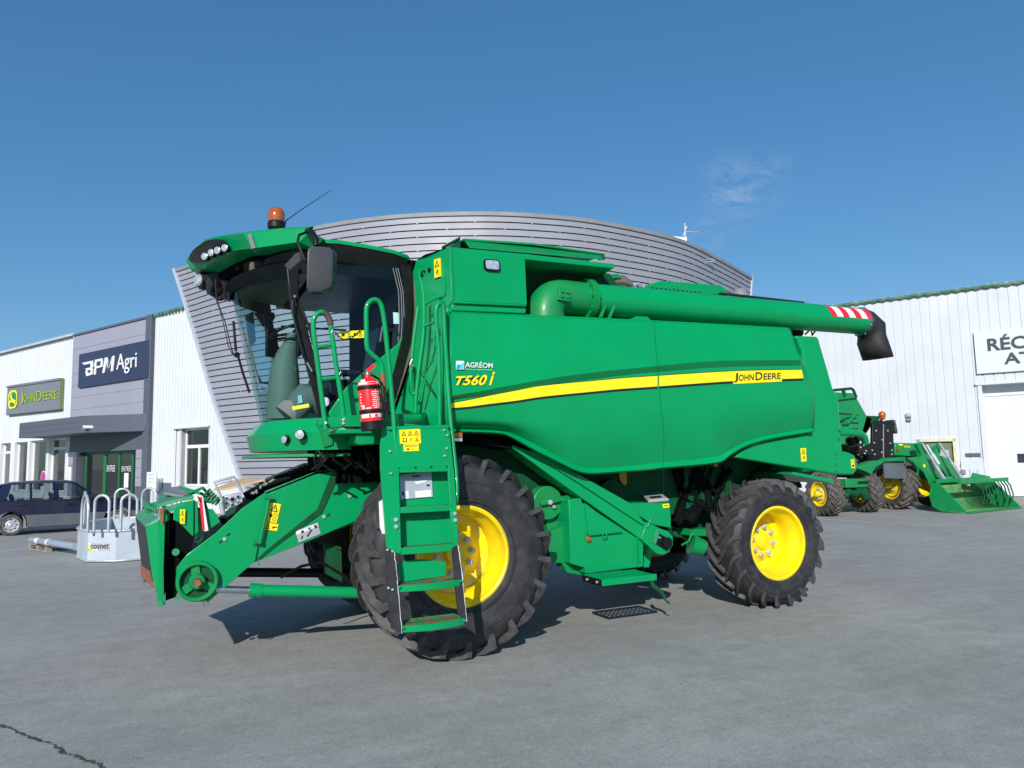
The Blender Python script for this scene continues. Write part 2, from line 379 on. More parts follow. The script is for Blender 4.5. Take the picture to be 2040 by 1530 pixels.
def sticker(c, name, parent, base='yel', marks=(), lift=.004, ink='ink', label=None):
    """flat label: c = four corners; marks = shapes in 0..1 label coordinates"""
    nr = (c[1]-c[0]).cross(c[3]-c[0]).normalized()
    if nr.dot(CC - c[0]) < 0: nr = -nr
    b = MB(); b.prism([p + nr*lift for p in c], -nr*(lift-.0015))
    def poly(ps, m=1): b.add([lerpq(c, u, v) + nr*(lift+.0012) for u, v in ps], [list(range(len(ps)))], m)
    for k in marks:
        if k[0] == 't':
            _, x, y, w, h = k
            o_ = [(x, y+h), (x+w/2, y), (x+w, y+h)]; i_ = [(x+w*.2, y+h*.88), (x+w/2, y+h*.26), (x+w*.8, y+h*.88)]
            for i in range(3): poly([o_[i], o_[(i+1) % 3], i_[(i+1) % 3], i_[i]])
            poly([(x+w*.46, y+h*.45), (x+w*.54, y+h*.45), (x+w*.54, y+h*.72), (x+w*.46, y+h*.72)])
        elif k[0] == 'r': _, x, y, w, h = k[:5]; poly([(x, y), (x+w, y), (x+w, y+h), (x, y+h)], k[5] if len(k) > 5 else 1)
        elif k[0] == 'p': poly(k[1], k[2] if len(k) > 2 else 1)
        elif k[0] == 'o':
            _, x, y, rx, ry = k; n = 12
            for i in range(n):
                a0, a1 = 2*math.pi*i/n, 2*math.pi*(i+1)/n
                poly([(x+rx*math.cos(a0), y+ry*math.sin(a0)), (x+rx*math.cos(a1), y+ry*math.sin(a1)), (x+rx*.75*math.cos(a1), y+ry*.75*math.sin(a1)), (x+rx*.75*math.cos(a0), y+ry*.75*math.sin(a0))])
    return b.build(name, [M[base], M[ink], M['white'], M['redtape']], parent, flat=True, label=label)
WARN2 = [('t', .15, .05, .7, .36), ('r', .1, .45, .8, .015), ('p', [(.3, .75), (.6, .55), (.7, .6), (.42, .8)]), ('o', .65, .8, .2, .1)]

# ------------------------------------------------------------------ ground
g = MB(); g.add([(-300, -300, 0), (500, -300, 0), (500, 500, 0), (-300, 500, 0)], [(0, 1, 2, 3)])
tag(g.build('ground', M['asphalt']), kind='structure')
def ribbon(name, pts, w, z, material, jit=0):
    b = MB(); L = []; Rr = []
    for i, p in enumerate(pts):
        p = V(p); t = (V(pts[min(i+1, len(pts)-1)]) - V(pts[max(i-1, 0)])).normalized(); nn = V((-t.y, t.x, 0))
        wi = w*(1+jit*random.uniform(-.8, 1)); L.append(V((p.x, p.y, z))+nn*wi/2); Rr.append(V((p.x, p.y, z))-nn*wi/2)
    b.grid([L, Rr]); o = b.build(name, material); tag(o, kind='structure'); return o
def gp(px, py): return P(px, py, 'z', 0)
def line_px(a, b, n=2): return [gp(a[0]+(b[0]-a[0])*i/(n-1), a[1]+(b[1]-a[1])*i/(n-1)) for i in range(n)]
ribbon('parking_line', line_px((-40, 1079), (152, 1063)), .10, .004, M['marking'])
ribbon('parking_line', line_px((-40, 1102), (60, 1092)), .11, .004, M['marking'])
ribbon('parking_line', line_px((1618, 1033), (1738, 1041)), .11, .004, M['marking'])
ribbon('parking_line', line_px((1745, 1027), (1780, 1028)), .10, .004, M['marking'])
M['tar'] = mat('crack_filler', (.045, .05, .042), .9, var=.4, vs=20, dirt=(.12, .12, .11), dirta=.8, ds=16)
pts = []
ctl = [(-60, 1432), (20, 1450), (60, 1470), (100, 1482), (130, 1500), (160, 1510), (190, 1522), (240, 1545), (300, 1570)]
for i in range(len(ctl)-1):
    for k in range(9):
        t = k/9; a, b = ctl[i], ctl[i+1]; q = gp(a[0]+(b[0]-a[0])*t, a[1]+(b[1]-a[1])*t)
        pts.append(q + V((random.uniform(-1, 1)*.012, random.uniform(-1, 1)*.012, 0)))
ribbon('pavement_crack', pts, .018, .003, M['tar'], .9)

# ================================================================== BUILDINGS
def fbox(b, u0, u1, z0, z1, n0, n1, m=0):
    return b.obox(FP((u0+u1)/2, (z0+z1)/2, (n0+n1)/2), FD*abs(u1-u0)/2, FN*abs(n1-n0)/2, V((0, 0, abs(z1-z0)/2)), m)
def corrug(b, u0, u1, z0, z1, n, pitch=.25, dep=.03, w=.45, m=0, ph=0):
    """trapezoid ribbed cladding, ribs standing towards the viewpoint"""
    prof = [(u0, n)]
    k = math.ceil((u0-ph)/pitch)
    while ph+k*pitch < u1:
        c = ph+k*pitch
        for du, dn in ((-pitch*w/2-.02, 0), (-pitch*w/2, -dep), (pitch*w/2, -dep), (pitch*w/2+.02, 0)):
            if u0 < c+du < u1: prof.append((c+du, n+dn))
        k += 1
    prof.append((u1, n))
    b.grid([[FP(u, z0, nn) for u, nn in prof], [FP(u, z1, nn) for u, nn in prof]], m)
def around(fn, u0, u1, z0, z1, holes):
    """fill a wall rectangle leaving rectangular holes"""
    us = sorted({u0, u1, *[h[0] for h in holes], *[h[1] for h in holes]})
    for a, c in zip(us, us[1:]):
        mid = (a+c)/2; hs = sorted([(h[2], h[3]) for h in holes if h[0] < mid < h[1]]); z = z0
        for (h0, h1) in hs:
            if h0 > z+1e-3: fn(a, c, z, h0)
            z = h1
        if z1 > z+1e-3: fn(a, c, z, z1)
NW = 15.0
shop = thing('shop_building', FP(-35, 0, NW), 'white ribbed workshop shop with lilac grey entrance bay and dark canopy behind the parked car', 'building')
wu0, wu1 = -43.2, -35.25
win_holes = [(-43.1, -41.85, .62, 3.02), (-41.35, -39.85, .62, 3.02), (-39.6, -37.75, .62, 3.05), (-37.5, -35.75, .62, 3.08)]
b = MB(); around(lambda a, c, d, e: corrug(b, a, c, d, e, NW, .22), -62, -35.2, 0, 7.75, win_holes)
b.build('ribbed_wall', M['clad'], shop, flat=True)
b = MB()
wr = (-26.55, -24.3, .95, 3.1)
around(lambda a, c, d, e: corrug(b, a, c, d, e, NW, .22), -28.3, -18.6, 0, 7.72, [wr])
b.build('ribbed_wall', M['clad'], shop, flat=True)
# roof and flank so that the building has its depth
b = MB(); fbox(b, -62, -18.6, 7.55, 7.72, NW+.3, NW+24); fbox(b, -62, -61.8, 0, 7.6, NW+.1, NW+24); b.build('roof', M['zinc'], shop)
b = MB(); fbox(b, -62, -35.25, 7.74, 7.86, NW-.10, NW+.35); 
k = -62
while k < -35.4: fbox(b, k, k+.11, 7.66, 7.738, NW-.12, NW+.1, 1); k += .22
b.build('roof_edge', [M['zinclight'], M['groove']], shop)
b = MB(); fbox(b, -28.25, -24.5, 7.73, 7.80, NW-.12, NW+.4)
k = -28.2
while k < -24.6: fbox(b, k, k+.12, 7.67, 7.728, NW-.13, NW+.1); k += .24
b.build('roof_edge', M['roofgreen'], shop)
# snow-guard bits and fixings on the roof edge
# windows
def window(u0, u1, z0, z1, par, transom=None, mull=(), fw=.07, rec=.18, curtain=None, gl='wglass'):
    f = MB()
    fbox(f, u0, u1, z0, z0+fw, NW+rec-.03, NW+rec+.05); fbox(f, u0, u1, z1-fw, z1, NW+rec-.03, NW+rec+.05)
    fbox(f, u0, u0+fw, z0+fw, z1-fw, NW+rec-.03, NW+rec+.05); fbox(f, u1-fw, u1, z0+fw, z1-fw, NW+rec-.03, NW+rec+.05)
    if transom: fbox(f, u0+fw, u1-fw, transom-.06, transom+.06, NW+rec-.04, NW+rec+.05)
    for q, zz0, zz1 in mull: fbox(f, q-.04, q+.04, zz0, zz1, NW+rec-.035, NW+rec+.045)
    fr = f.build('window', M['white'], par, bevel=.006)
    p = MB(); fbox(p, u0+fw, u1-fw, z0+fw, z1-fw, NW+rec+.005, NW+rec+.02); p.build('pane', M[gl], fr, flat=True)
    r = MB()
    for a, c, d, e in ((u0-.02, u0, z0, z1), (u1, u1+.02, z0, z1), (u0-.02, u1+.02, z1, z1+.02), (u0-.02, u1+.02, z0-.02, z0)):
        fbox(r, a, c, d, e, NW-.035, NW+rec+.06)
    r.build('reveal', M['white'], fr)
    return fr
for (a, c, d, e), t in zip(win_holes, (2.55, None, None, 2.62)): window(a, c, d, e, shop, t)
window(wr[0]+.35, wr[1], wr[2], wr[3], shop, 2.42, [(-25.28, wr[2]+.05, 2.36)], rec=.22)
b = MB(); fbox(b, wr[0]-.03, wr[0]+.35, wr[2]-.02, wr[3]+.02, NW+.03, NW+.3); fbox(b, wr[0]-.1, wr[1]+.1, wr[3], wr[3]+.07, NW-.12, NW+.2); b.build('window_lining', M['clad'], shop)
# interior seen through the windows: back wall, floor, curtains, blinds
b = MB(); fbox(b, -44, -28.4, -.02, .02, NW+.35, NW+8, 0); fbox(b, -44, -28.4, 0, 3.4, NW+7.5, NW+7.6, 1); fbox(b, -44, -28.4, 3.4, 3.5, NW+.35, NW+8, 1)
fbox(b, -26.7, -24.2, .2, 3.4, NW+3, NW+3.1, 1); fbox(b, -26.7, -24.2, .1, .2, NW+.3, NW+3.1, 0)
b.build('interior_room', [M['dullfloor'], mat('interior_wall', (.10, .095, .09), .9)], shop)
b = MB()
for a, c in ((-41.3, -40.0), (-26.15, -25.75)):
    q = a; rows = []
    while q < c: rows.append(q); q += .07
    b.grid([[FP(q, .7 if a < -30 else 1.0, NW+.42+.03*(i % 2)) for i, q in enumerate(rows)], [FP(q, 3.05, NW+.42+.03*(i % 2)) for i, q in enumerate(rows)]])
b.build_each('curtain', M['curtain'], shop)
b = MB()
for k in range(22): fbox(b, -43.0, -41.95, .75+k*.083, .80+k*.083, NW+.38, NW+.40)
b.build('blind', M['silver'], shop)
# lilac-grey entrance bay
NB = NW-.12
b = MB()
z = 3.3; zs = [3.3, 3.75, 4.3, 4.85, 5.4, 5.95, 6.5, 7.05, 7.66]
for z0, z1 in zip(zs, zs[1:]):
    fbox(b, -35.2, -28.72, z0, z1-.018, NB, NB+.1); fbox(b, -35.2, -28.72, z1-.018, z1, NB+.012, NB+.1, 1)
b.build('panel_wall', [M['greyclad'], mat('panel_joint', (.22, .22, .27), .6)], shop)
b = MB(); fbox(b, -35.2, -28.6, 7.67, 7.76, NB-.05, NB+.3); b.build('roof_edge', M['anth'], shop)
b = MB(); fbox(b, -28.72, -28.3, 0, 7.79, NB-.06, NB+.3); b.build('corner_trim', M['anth'], shop, bevel=.01)
# portal: dark fascia, pale side piers, recess
b = MB(); fbox(b, -35.2, -28.72, 2.38, 3.3, NB+.02, NB+.3); fbox(b, -35.3, -34.45, 2.2, 2.4, NB+.01, NB+.4)
fbox(b, -34.75, -34.45, 0, 2.38, NB+.01, NB+.5); fbox(b, -28.74, -28.72, 0, 3.3, NB, NB+.3); fbox(b, -29.3, -28.74, 0, .9, NB+.005, NB+.5)
b.build('portal', M['anth'], shop)
b = MB()
for k in range(5): 
    z0 = (.4, .85, 1.3, 1.75, 2.2)[k]
    if k < 4: fbox(b, -35.2, -34.78, z0, z0+.44, NB, NB+.3)
for k in range(4): fbox(b, -29.28, -28.76, .92+k*.37, .92+k*.37+.355, NB, NB+.5)
b.build_each('pier_panel', M['greyclad'], shop)
# canopy
b = MB(); zc0, zc1 = 3.1, 3.79
b.prism([FP(-37.6, zc0, 13.75), FP(-31.0, zc0, 13.55), FP(-28.5, zc0, NB-.07), FP(-28.5, zc0, NW+.05), FP(-37.6, zc0, NW-.04)], (0, 0, zc1-zc0))
cn = b.build('canopy', M['anth'], shop, bevel=.015)
b = MB()
for k in (1, 2): 
    zz = zc0+(zc1-zc0)*k/3; b.bar(FP(-37.62, zz, 13.745), FP(-31.0, zz, 13.545), .01, .012)
b.build('canopy_joint', M['groove'], cn)
b = MB(); a0 = FP(-30.6, 3.32, 13.72); b.cyl(a0+FN*.1, a0-FN*.25+FD*-.12, .07); b.bar(a0+FN*.1, a0+FN*.35+V((0, 0, -.15)), .04, .04)
tag(b.build('security_camera', M['white']), 'small white security camera on the slanting end of the dark canopy', 'camera')
# doors: green frames, glass, shelves of goods inside
ent = MB()
fr = MB(); nd = NB+.35
for uu in (-34.3, -32.62, -32.5, -31.32, -30.22, -29.35):
    fbox(fr, uu, uu+.11, 0, 2.32, nd-.04, nd+.05)
fbox(fr, -34.4, -29.3, 2.26, 2.36, nd-.03, nd+.05)
gf = fr.build('entrance_door', mat('green_door_frame', (.005, .13, .04), .4), shop, bevel=.006)
b = MB(); fbox(b, -34.3, -29.3, .05, 2.26, nd, nd+.012); b.build('pane', M['wglass'], gf, flat=True)
for i, (u0, u1, s) in enumerate(((-32.33, -31.62, 'ENTREE'), (-31.05, -30.28, 'ENTRÉE'))):
    zt = 1.78
    text_on(s, [FP(u0, zt, nd-.02), FP(u1, zt, nd-.02), FP(u1, zt-.26, nd-.02), FP(u0, zt-.26, nd-.02)], M['white'], 'door_lettering', shop, depth=0, fat=.0)
b = MB(); fbox(b, -30.85, -30.5, .85, 1.45, nd-.012, nd-.004); b.build('notice_sheet', M['white'], shop)
b = MB()
gc = ['red_goods', 'green_goods', 'white_goods', 'blue_goods', 'orange_goods']
gm = [mat('red_goods', (.5, .03, .03), .5), mat('green_goods', (.03, .3, .08), .5), M['white'], mat('blue_goods', (.05, .12, .4), .5), mat('brown_goods', (.35, .14, .06), .6), M['zinc']]
rs = random.Random(3)
sh = MB()
for row in range(4):
    zz = .25+row*.45; nn = NW+1.2+rs.random()*.5
    fbox(sh, -34.2, -29.0, zz-.04, zz, nn, nn+.5, 5)
    uu = -34.2
    while uu < -29.2:
        w = rs.uniform(.1, .34); fbox(sh, uu, uu+w*.85, zz, zz+rs.uniform(.12, .36), nn+.05, nn+.4, rs.choice((0, 1, 2, 2, 3, 4, 5, 1))); uu += w
tag(sh.build('shelf_of_goods', gm), 'shelf of coloured goods behind the entrance glass of the shop', 'shelf')
b = MB()
for k in range(2):
    o = FP(-36.4+k*-.75, 1.2, NW+.7)
    b.obox(o, FD*.33, FN*.15, V((0, 0, .16))); b.obox(o+FD*.2+V((0, 0, .2)), FD*.12, FN*.12, V((0, 0, .12))); b.cyl(o-FD*.25-FN*.12+V((0, 0, -.15)), o-FD*.25+FN*.15+V((0, 0, -.15)), .14)
b.prism([FP(-37.35, .6, NW+.5), FP(-36, .6, NW+.5), FP(-36, .9, NW+.5), FP(-37.35, .9, NW+.5)], FN*.4)
tag(b.build('toy_machine', M['yel'], bevel=.02), 'yellow display machine standing behind the shop window', 'machine')
b = MB(); fbox(b, -35.13, -34.88, 1.0, 1.75, NB-.02, NB+.02); fbox(b, -35.15, -34.86, 1.78, 1.86, NB-.02, NB+.02, 1)
tag(b.build('notice_board', [M['white'], M['grey']]), 'small white notice board on the pier left of the entrance', 'notice')

# --- BPM Agri sign
bp = thing('shop_sign', FP(-32, 5.3, NB), 'navy fascia sign with white shop lettering high on the grey entrance bay', 'sign')
sc_ = [FP(*FU(157.6, 706, NB-.1), NB-.1), FP(*FU(296, 677, NB-.1), NB-.1), FP(*FU(293.5, 751.8, NB-.1), NB-.1), FP(*FU(155, 773, NB-.1), NB-.1)]
b = MB(); b.prism(sc_, FN*.08); b.build('panel', M['navy'], bp, bevel=.008)
def fq(n, *pts): return [FP(*FU(a, c, n), n) for a, c in pts]
# B drawn with its slanted swash, then P and M
def fpoly(b, box, pl, n, th=.03):
    q = fq(n, *box); pts = [lerpq(q, u, v) for u, v in pl]
    b.prism(pts, FN*th)
nn = NB-.14
tq = ((163.5, 723), (186, 718), (184, 746), (170, 750))
b = MB()
L = lambda pl: fpoly(b, tq, pl, nn)
L([(-.02, .0), (.25, 0), (.95, .0), (.95, .17), (.14, .17)]); L([(.72, .17), (.97, .17), (1.0, .45), (.74, .45)]); L([(.16, .45), (.95, .45), (.95, .62), (.30, .62)])
L([(.74, .62), (.97, .62), (1.0, .98), (.74, .98)]); L([(.12, .82), (.74, .82), (.74, 1.0), (.12, 1.0)]); L([(.12, .62), (.38, .62), (.34, .82), (.12, .82)])
pq = ((188, 717), (205, 713.5), (203, 743), (187, 746.5))
L = lambda pl: fpoly(b, pq, pl, nn)
L([(.05, 0), (.95, 0), (.95, .16), (.05, .16)]); L([(.75, .16), (1, .16), (1, .58), (.75, .58)]); L([(.05, .46), (.75, .46), (.75, .60), (.05, .60)]); L([(.0, .16), (.26, .16), (.22, .46), (-.02, .46)]); L([(-.02, .60), (.22, .60), (.20, 1), (-.04, 1)])
mq = ((207, 713), (228, 708.5), (225, 739), (203.5, 743.5))
L = lambda pl: fpoly(b, mq, pl, nn)
L([(.08, 0), (.32, 0), (.20, 1), (.0, 1)]); L([(.30, 0), (.55, .62), (.50, .92), (.27, .28)]); L([(.78, 0), (.55, .62), (.50, .92), (.85, .3)]); L([(.78, 0), (1, 0), (.98, 1), (.78, 1)])
b.build('lettering', M['white'], bp)
text_on('Agri', fq(nn, (233, 706), (273, 700.5), (272, 741), (232, 747)), M['white'], 'lettering', bp, depth=.03, fat=.0)
for o in COL.objects:
    pass
# --- John Deere sign box
jd = thing('brand_sign', FP(-40, 5.3, NW), 'grey box sign with green and yellow leaping deer emblem on the white ribbed wall', 'sign')
n1 = NW-.2
f4 = fq(n1, (15, 769), (120, 753), (118.6, 815), (11.8, 826.7))
b = MB(); b.prism(f4, FN*.15); b.build('sign_box', [M['greensign']], jd, bevel=.01)
b = MB()
d_ = (f4[1]-f4[0]).normalized()
b.prism([f4[1]+d_*.002, f4[1]+d_*.012, f4[2]+d_*.012, f4[2]+d_*.002], FN*.155); b.build('side_trim', M['olive'], jd)
b = MB(); b.bar(f4[0]-FN*.03+V((0, 0, -.05)), f4[1]-FN*.03+V((0, 0, -.05)), .05, .10); b.bar(f4[3]+FN*.12, f4[2]+FN*.12, .2, .05, 1, V((0, 0, 1))); b.build('edge_rail', [M['greensign'], M['groove']], jd)
eq = fq(n1-.03, (16.7, 779.5), (35, 776), (34, 812), (16, 815.5))
def rrect(u0, v0, u1, v1, r, n=5):
    out = []
    for cx, cy, a0 in ((u1-r, v0+r, -90), (u1-r, v1-r, 0), (u0+r, v1-r, 90), (u0+r, v0+r, 180)):
        for i in range(n+1):
            a = R(a0+90*i/n); out.append((cx+r*math.cos(a), cy+r*math.sin(a)))
    return out
DEER = [(.5+(x-.5)*1.05, .5+(y-.52)*1.05) for x, y in [(.13, .60), (.26, .55), (.36, .50), (.30, .42), (.20, .40), (.21, .36), (.31, .34), (.24, .24), (.30, .22), (.36, .31), (.40, .14), (.46, .16), (.43, .32), (.46, .42), (.56, .50), (.70, .55), (.80, .60), (.88, .56), (.86, .64), (.80, .70), (.84, .80), (.92, .92), (.86, .94), (.76, .82), (.64, .70), (.50, .68), (.38, .66), (.26, .70), (.22, .80), (.16, .80), (.20, .66), (.13, .65)]]
def emblem(q, par, name='emblem', th=.02):
    nr = (q[1]-q[0]).cross(q[3]-q[0]).normalized()
    if nr.dot(CC-q[0]) < 0: nr = -nr
    b = MB()
    for k, (ins, m) in enumerate(((0, 1), (.09, 0))):
        b.add([lerpq(q, u, v)+nr*(.004+.003*k) for u, v in rrect(ins, ins, 1-ins, 1-ins, .32)], [list(range(24))], m)
    b.add([lerpq(q, u, v)+nr*.018 for u, v in DEER], [list(range(len(DEER)))], 1)
    b.build(name, [mat('emblem_green', (.005, .25, .07), .4), M['yel']], par, flat=True)
emblem(eq, jd)
def jd_text(q, material, par, name='lettering', fat=.0, depth=.02):
    """wide capitals with larger first letters"""
    wb = lambda a, c, v0=.18: [lerpq(q, a, v0), lerpq(q, c, v0), lerpq(q, c, .86), lerpq(q, a, .86)]
    text_on('J', [lerpq(q, 0, 0), lerpq(q, .085, 0), lerpq(q, .085, 1), lerpq(q, 0, 1)], material, name, par, depth=depth, fat=fat)
    text_on('OHN', wb(.10, .415), material, name, par, depth=depth, fat=fat)
    text_on('D', [lerpq(q, .455, 0), lerpq(q, .60, 0), lerpq(q, .60, .88), lerpq(q, .455, .88)], material, name, par, depth=depth, fat=fat)
    text_on('EERE', wb(.625, 1.0), material, name, par, depth=depth, fat=fat)
jd_text(fq(n1-.03, (40.5, 783), (114, 773), (114, 797), (40.5, 806)), mat('yellow_green_letters', (.30, .40, .05), .5), jd)

# --- curved hall
plan = [(-6.5, 31.6), (-2.3, 23.9), (-.72, 20.6), (1.54, 16.95), (3.6, 14.88), (5.89, 13.61), (7.84, 13.07), (9.94, 12.94), (13.37, 13.52), (16.37, 14.91), (19.84, 16.79), (23.5, 18.9)]
def catmull(pts, n=14):
    out = []
    P_ = [V((*p, 0)) for p in pts]
    for i in range(1, len(P_)-2):
        p0, p1, p2, p3 = P_[i-1], P_[i], P_[i+1], P_[i+2]
        for k in range(n):
            t = k/n
            out.append(.5*((2*p1) + (p2-p0)*t + (2*p0-5*p1+4*p2-p3)*t*t + (3*p1-p0-3*p2+p3)*t**3))
    out.append(P_[-2]); return out
cur = catmull(plan)
cl = [0]
for a, c in zip(cur, cur[1:]): cl.append(cl[-1]+(c-a).length)
def along(s):
    s = max(0, min(cl[-1], s))
    for i in range(len(cl)-1):
        if s <= cl[i+1]: break
    t = (s-cl[i])/(cl[i+1]-cl[i]); p = cur[i].lerp(cur[i+1], t); tg = (cur[i+1]-cur[i]).normalized()
    return p, V((tg.y, -tg.x, 0))     # outward (towards the yard)
LT = cl[-1]
hall = thing('curved_hall', cur[40], 'grey lap sided hall front, tall and curved, with slanting ends, behind the big harvester', 'building')
ZT = 9.22
def sL(z): return 5.6*(ZT-z)/ZT*1.0
def sR(z): return LT - 3.3*(ZT-z)/ZT
b = MB(); NC = 96
z = ZT-.14; rows = []; mats_ = []
def row(z, off):
    out = []
    for k in range(NC+1):
        s = sL(z)+(sR(z)-sL(z))*k/NC; p, no = along(s); out.append(V((p.x, p.y, z))+no*off)
    return out
zz = ZT-.16
while zz > -.3:
    z1, z0 = zz, zz-.214
    g0 = max(z0, -.1)
    b.grid([row(z1, .0), row(g0+.036, .012)], 0)          # flat of the board
    b.grid([row(g0+.036, .012), row(g0+.032, -.04)], 1)
    b.grid([row(g0+.032, -.04), row(g0, -.04)], 1); b.grid([row(g0, -.04), row(g0, 0)], 1)
    zz = z0
rc = random.Random(5); kk = 0; zz = ZT-.16-.214
while zz > 4:
    q_ = 1.2+(kk % 2)*.9+1.75*math.ceil(sL(zz)/1.75)
    while q_ < sR(zz)-.5:
        p, no = along(q_); q = V((p.x, p.y, zz+.025))+no*.008; tg = V((-no.y, no.x, 0)); b.obox(q, tg*.03, no*.012, V((0, 0, .02))); q_ += 1.75
    zz -= .214; kk += 1
b.build('lap_siding', [M['siding'], M['groove']], hall, sharp=30)
b = MB()
rows = [row(ZT-.16, -.02), row(ZT-.16, .05), row(ZT-.04, .05), row(ZT-.04, -.25), row(ZT-.3, -.25)]; b.grid(rows); b.build('coping', mat('dull_zinc_coping', (.24, .245, .26), .6, var=.15, vs=1, dirt=(.12, .12, .12), dirta=.5), hall, sharp=30)
# slanting end trims
b = MB()
for fn, sg in ((sL, -1), (sR, 1)):
    outer = []; 
    pts = []
    for k in range(13):
        z = ZT*k/12; p, no = along(fn(z)); tg = V((-no.y, no.x, 0))*(-1 if sg < 0 else 1)
        pts.append((V((p.x, p.y, z)), no, tg))
    for (p, no, tg), (p2, no2, tg2) in zip(pts, pts[1:]):
        pa = [p+no*.06, p+no*.06+tg*.16, p-no*.35+tg*.16, p-no*.35]; pb = [p2+no2*.06, p2+no2*.06+tg2*.16, p2-no2*.35+tg2*.16, p2-no2*.35]
        b.loft([pa, pb])
b.build_each('end_trim', M['zinclight'], hall)
# body behind the curved front
b = MB(); p1 = [along(7.6+(LT-12.2)*k/30) for k in range(31)]
base = [V((p.x, p.y, 0))-no*.6 for p, no in p1]; base += [base[-1]+FN*14+FD*-2, base[0]+FN*22+FD*1.5]
b.prism(base, (0, 0, 8.3)); b.build('hall_body', M['siding'], hall)
# roof equipment
rq = along(LT*.80)[0]
e = P(1375, 470, 'x', 14.8)
b = MB(); eo = V((14.6, 14.6, 9.2)); 
an = thing('roof_antenna', eo, 'white box and thin mast with cross arms on the curved roof edge', 'antenna')
b.bar(eo+V((-.55, .25, .32)), eo+V((-.05, -.1, .22)), .35, .34); b.build('housing', M['white'], an, bevel=.02)
b = MB(); b.tube([eo+V((0, 0, -.6)), eo+V((0, 0, 1.0))], .035, 8); b.tube([eo+V((0, 0, .7)), eo+V((.5, -.15, .68))], .02, 6); b.tube([eo+V((-.12, 0, .5)), eo+V((.1, 0, .9))], .02, 6)
b.tube([eo+V((.1, 0, -.35)), eo+V((1.0, -.3, -.32))], .018, 6); b.tube([eo+V((.1, 0, -.45)), eo+V((.95, -.3, -.42)), eo+V((1.05, -.33, -.37)), eo+V((1.0, -.3, -.32))], .018, 6)
b.build('mast', M['zinc'], an)

# --- right-hand workshop
NR = 31.1
wk = thing('workshop_building', FP(0, 0, NR), 'tall white ribbed workshop with big roller door and green roof edge on the right', 'building')
rd = (-1.31, 3.6, 0, 4.01); pd = (-3.5, -2.25, 0, 2.12)
b = MB()
def cr(a, c, d, e):
    prof = [(a, NR)]; k = math.ceil(a/.31)
    while k*.31 < c:
        for du, dn in ((-.03, 0), (-.02, .025), (.02, .025), (.03, 0)):
            if a < k*.31+du < c: prof.append((k*.31+du, NR+dn))
        k += 1
    prof.append((c, NR)); b.grid([[FP(u, d, n) for u, n in prof], [FP(u, e, n) for u, n in prof]])
around(cr, -14, 14, 0, 7.58, [rd, pd, (-2.9+.55, -1.31, 0, 1.95)][:2])
b.build('ribbed_wall', M['cladr'], wk, flat=True)
b = MB(); fbox(b, -14.1, 14.1, 7.56, 7.64, NR-.12, NR+.4)
k = -14
while k < 14: fbox(b, k, k+.2, 7.525, 7.558, NR-.10, NR+.1); fbox(b, k+rs.random()*.2, k+.1, 7.64, 7.665, NR-.1, NR+.1, 1); k += .31
b.build('roof_edge', [M['roofgreen'], M['zinclight']], wk)
b = MB(); fbox(b, -14, 14, 7.3, 7.5, NR+.4, NR+25); fbox(b, -14, -13.8, 0, 7.4, NR+.1, NR+25); fbox(b, 13.8, 14, 0, 7.4, NR+.1, NR+25); b.build('roof', M['zinc'], wk)
# roller door
b = MB()
for k in range(5): fbox(b, rd[0], rd[1], .02+k*.72, .02+k*.72+.705, NR+.45, NR+.5); fbox(b, rd[0], rd[1], .02+k*.72+.705, .02+k*.72+.72, NR+.458, NR+.49)
fbox(b, rd[0], rd[1], 3.62, 4.0, NR+.42, NR+.5)
dr = b.build('roller_door', mat('door_panels', (.62, .65, .68), .45, var=.03), wk)
b = MB(); fbox(b, -.45, .35, 1.2, 1.52, NR+.435, NR+.449); fbox(b, .9, 1.7, 1.2, 1.52, NR+.435, NR+.449); b.build_each('window', M['darkglass'], dr, bevel=.03)
b = MB(); fbox(b, rd[0]-.14, rd[0], 0, 4.1, NR-.05, NR+.5); fbox(b, rd[1], rd[1]+.14, 0, 4.1, NR-.05, NR+.5); fbox(b, rd[0]-.2, rd[1]+.2, 4.01, 4.1, NR-.09, NR+.5); b.build('door_frame', M['clad'], wk, bevel=.01)
b = MB(); fbox(b, pd[0], pd[0]+.1, 0, 2.12, NR-.05, NR+.1); fbox(b, pd[1]-.1, pd[1], 0, 2.12, NR-.05, NR+.1); fbox(b, pd[0], pd[1], 2.02, 2.14, NR-.05, NR+.1)
sd = b.build('side_door', M['beige'], wk); b = MB(); fbox(b, pd[0]+.1, pd[1]-.1, 0, 2.02, NR+.06, NR+.12); b.build('leaf', M['olivedoor'], sd)
b = MB(); fbox(b, pd[0]+.55, pd[1]-.25, 1.0, 1.7, NR+.04, NR+.065); b.build('pane', M['silver'], sd)
b = MB(); fbox(b, -14, rd[0]-.14, 0, .12, NR-.06, NR+.03); b.build('wall_base', M['grey'], wk)
# sign
rsn = thing('workshop_sign', FP(1, 5.1, NR), 'white board lettered in dark capitals above the roller door', 'sign')
b = MB(); fbox(b, -1.42, 3.5, 4.42, 5.95, NR-.10, NR-.04); b.build('panel', mat('sign_board_white', (.60, .63, .67), .5, var=.02), rsn, bevel=.01)
dk = mat('dark_grey_letters', (.035, .05, .06), .5)
def ftx(s, u0, u1, z0, z1, n, par, m, fat=.02, bbox=None): return text_on(s, [FP(u0, z1, n), FP(u1, z1, n), FP(u1, z0, n), FP(u0, z0, n)], m, 'lettering', par, depth=.01, fat=fat)
ftx('RÉCEPTION', -1.02, 2.35, 5.22, 5.78, NR-.12, rsn, dk, .02); ftx('ATELIER', -.57, 1.85, 4.70, 5.10, NR-.12, rsn, dk, .02)
b = MB(); fbox(b, -2.15, -1.45, 0, 1.32, NR-.03, NR-.0); 
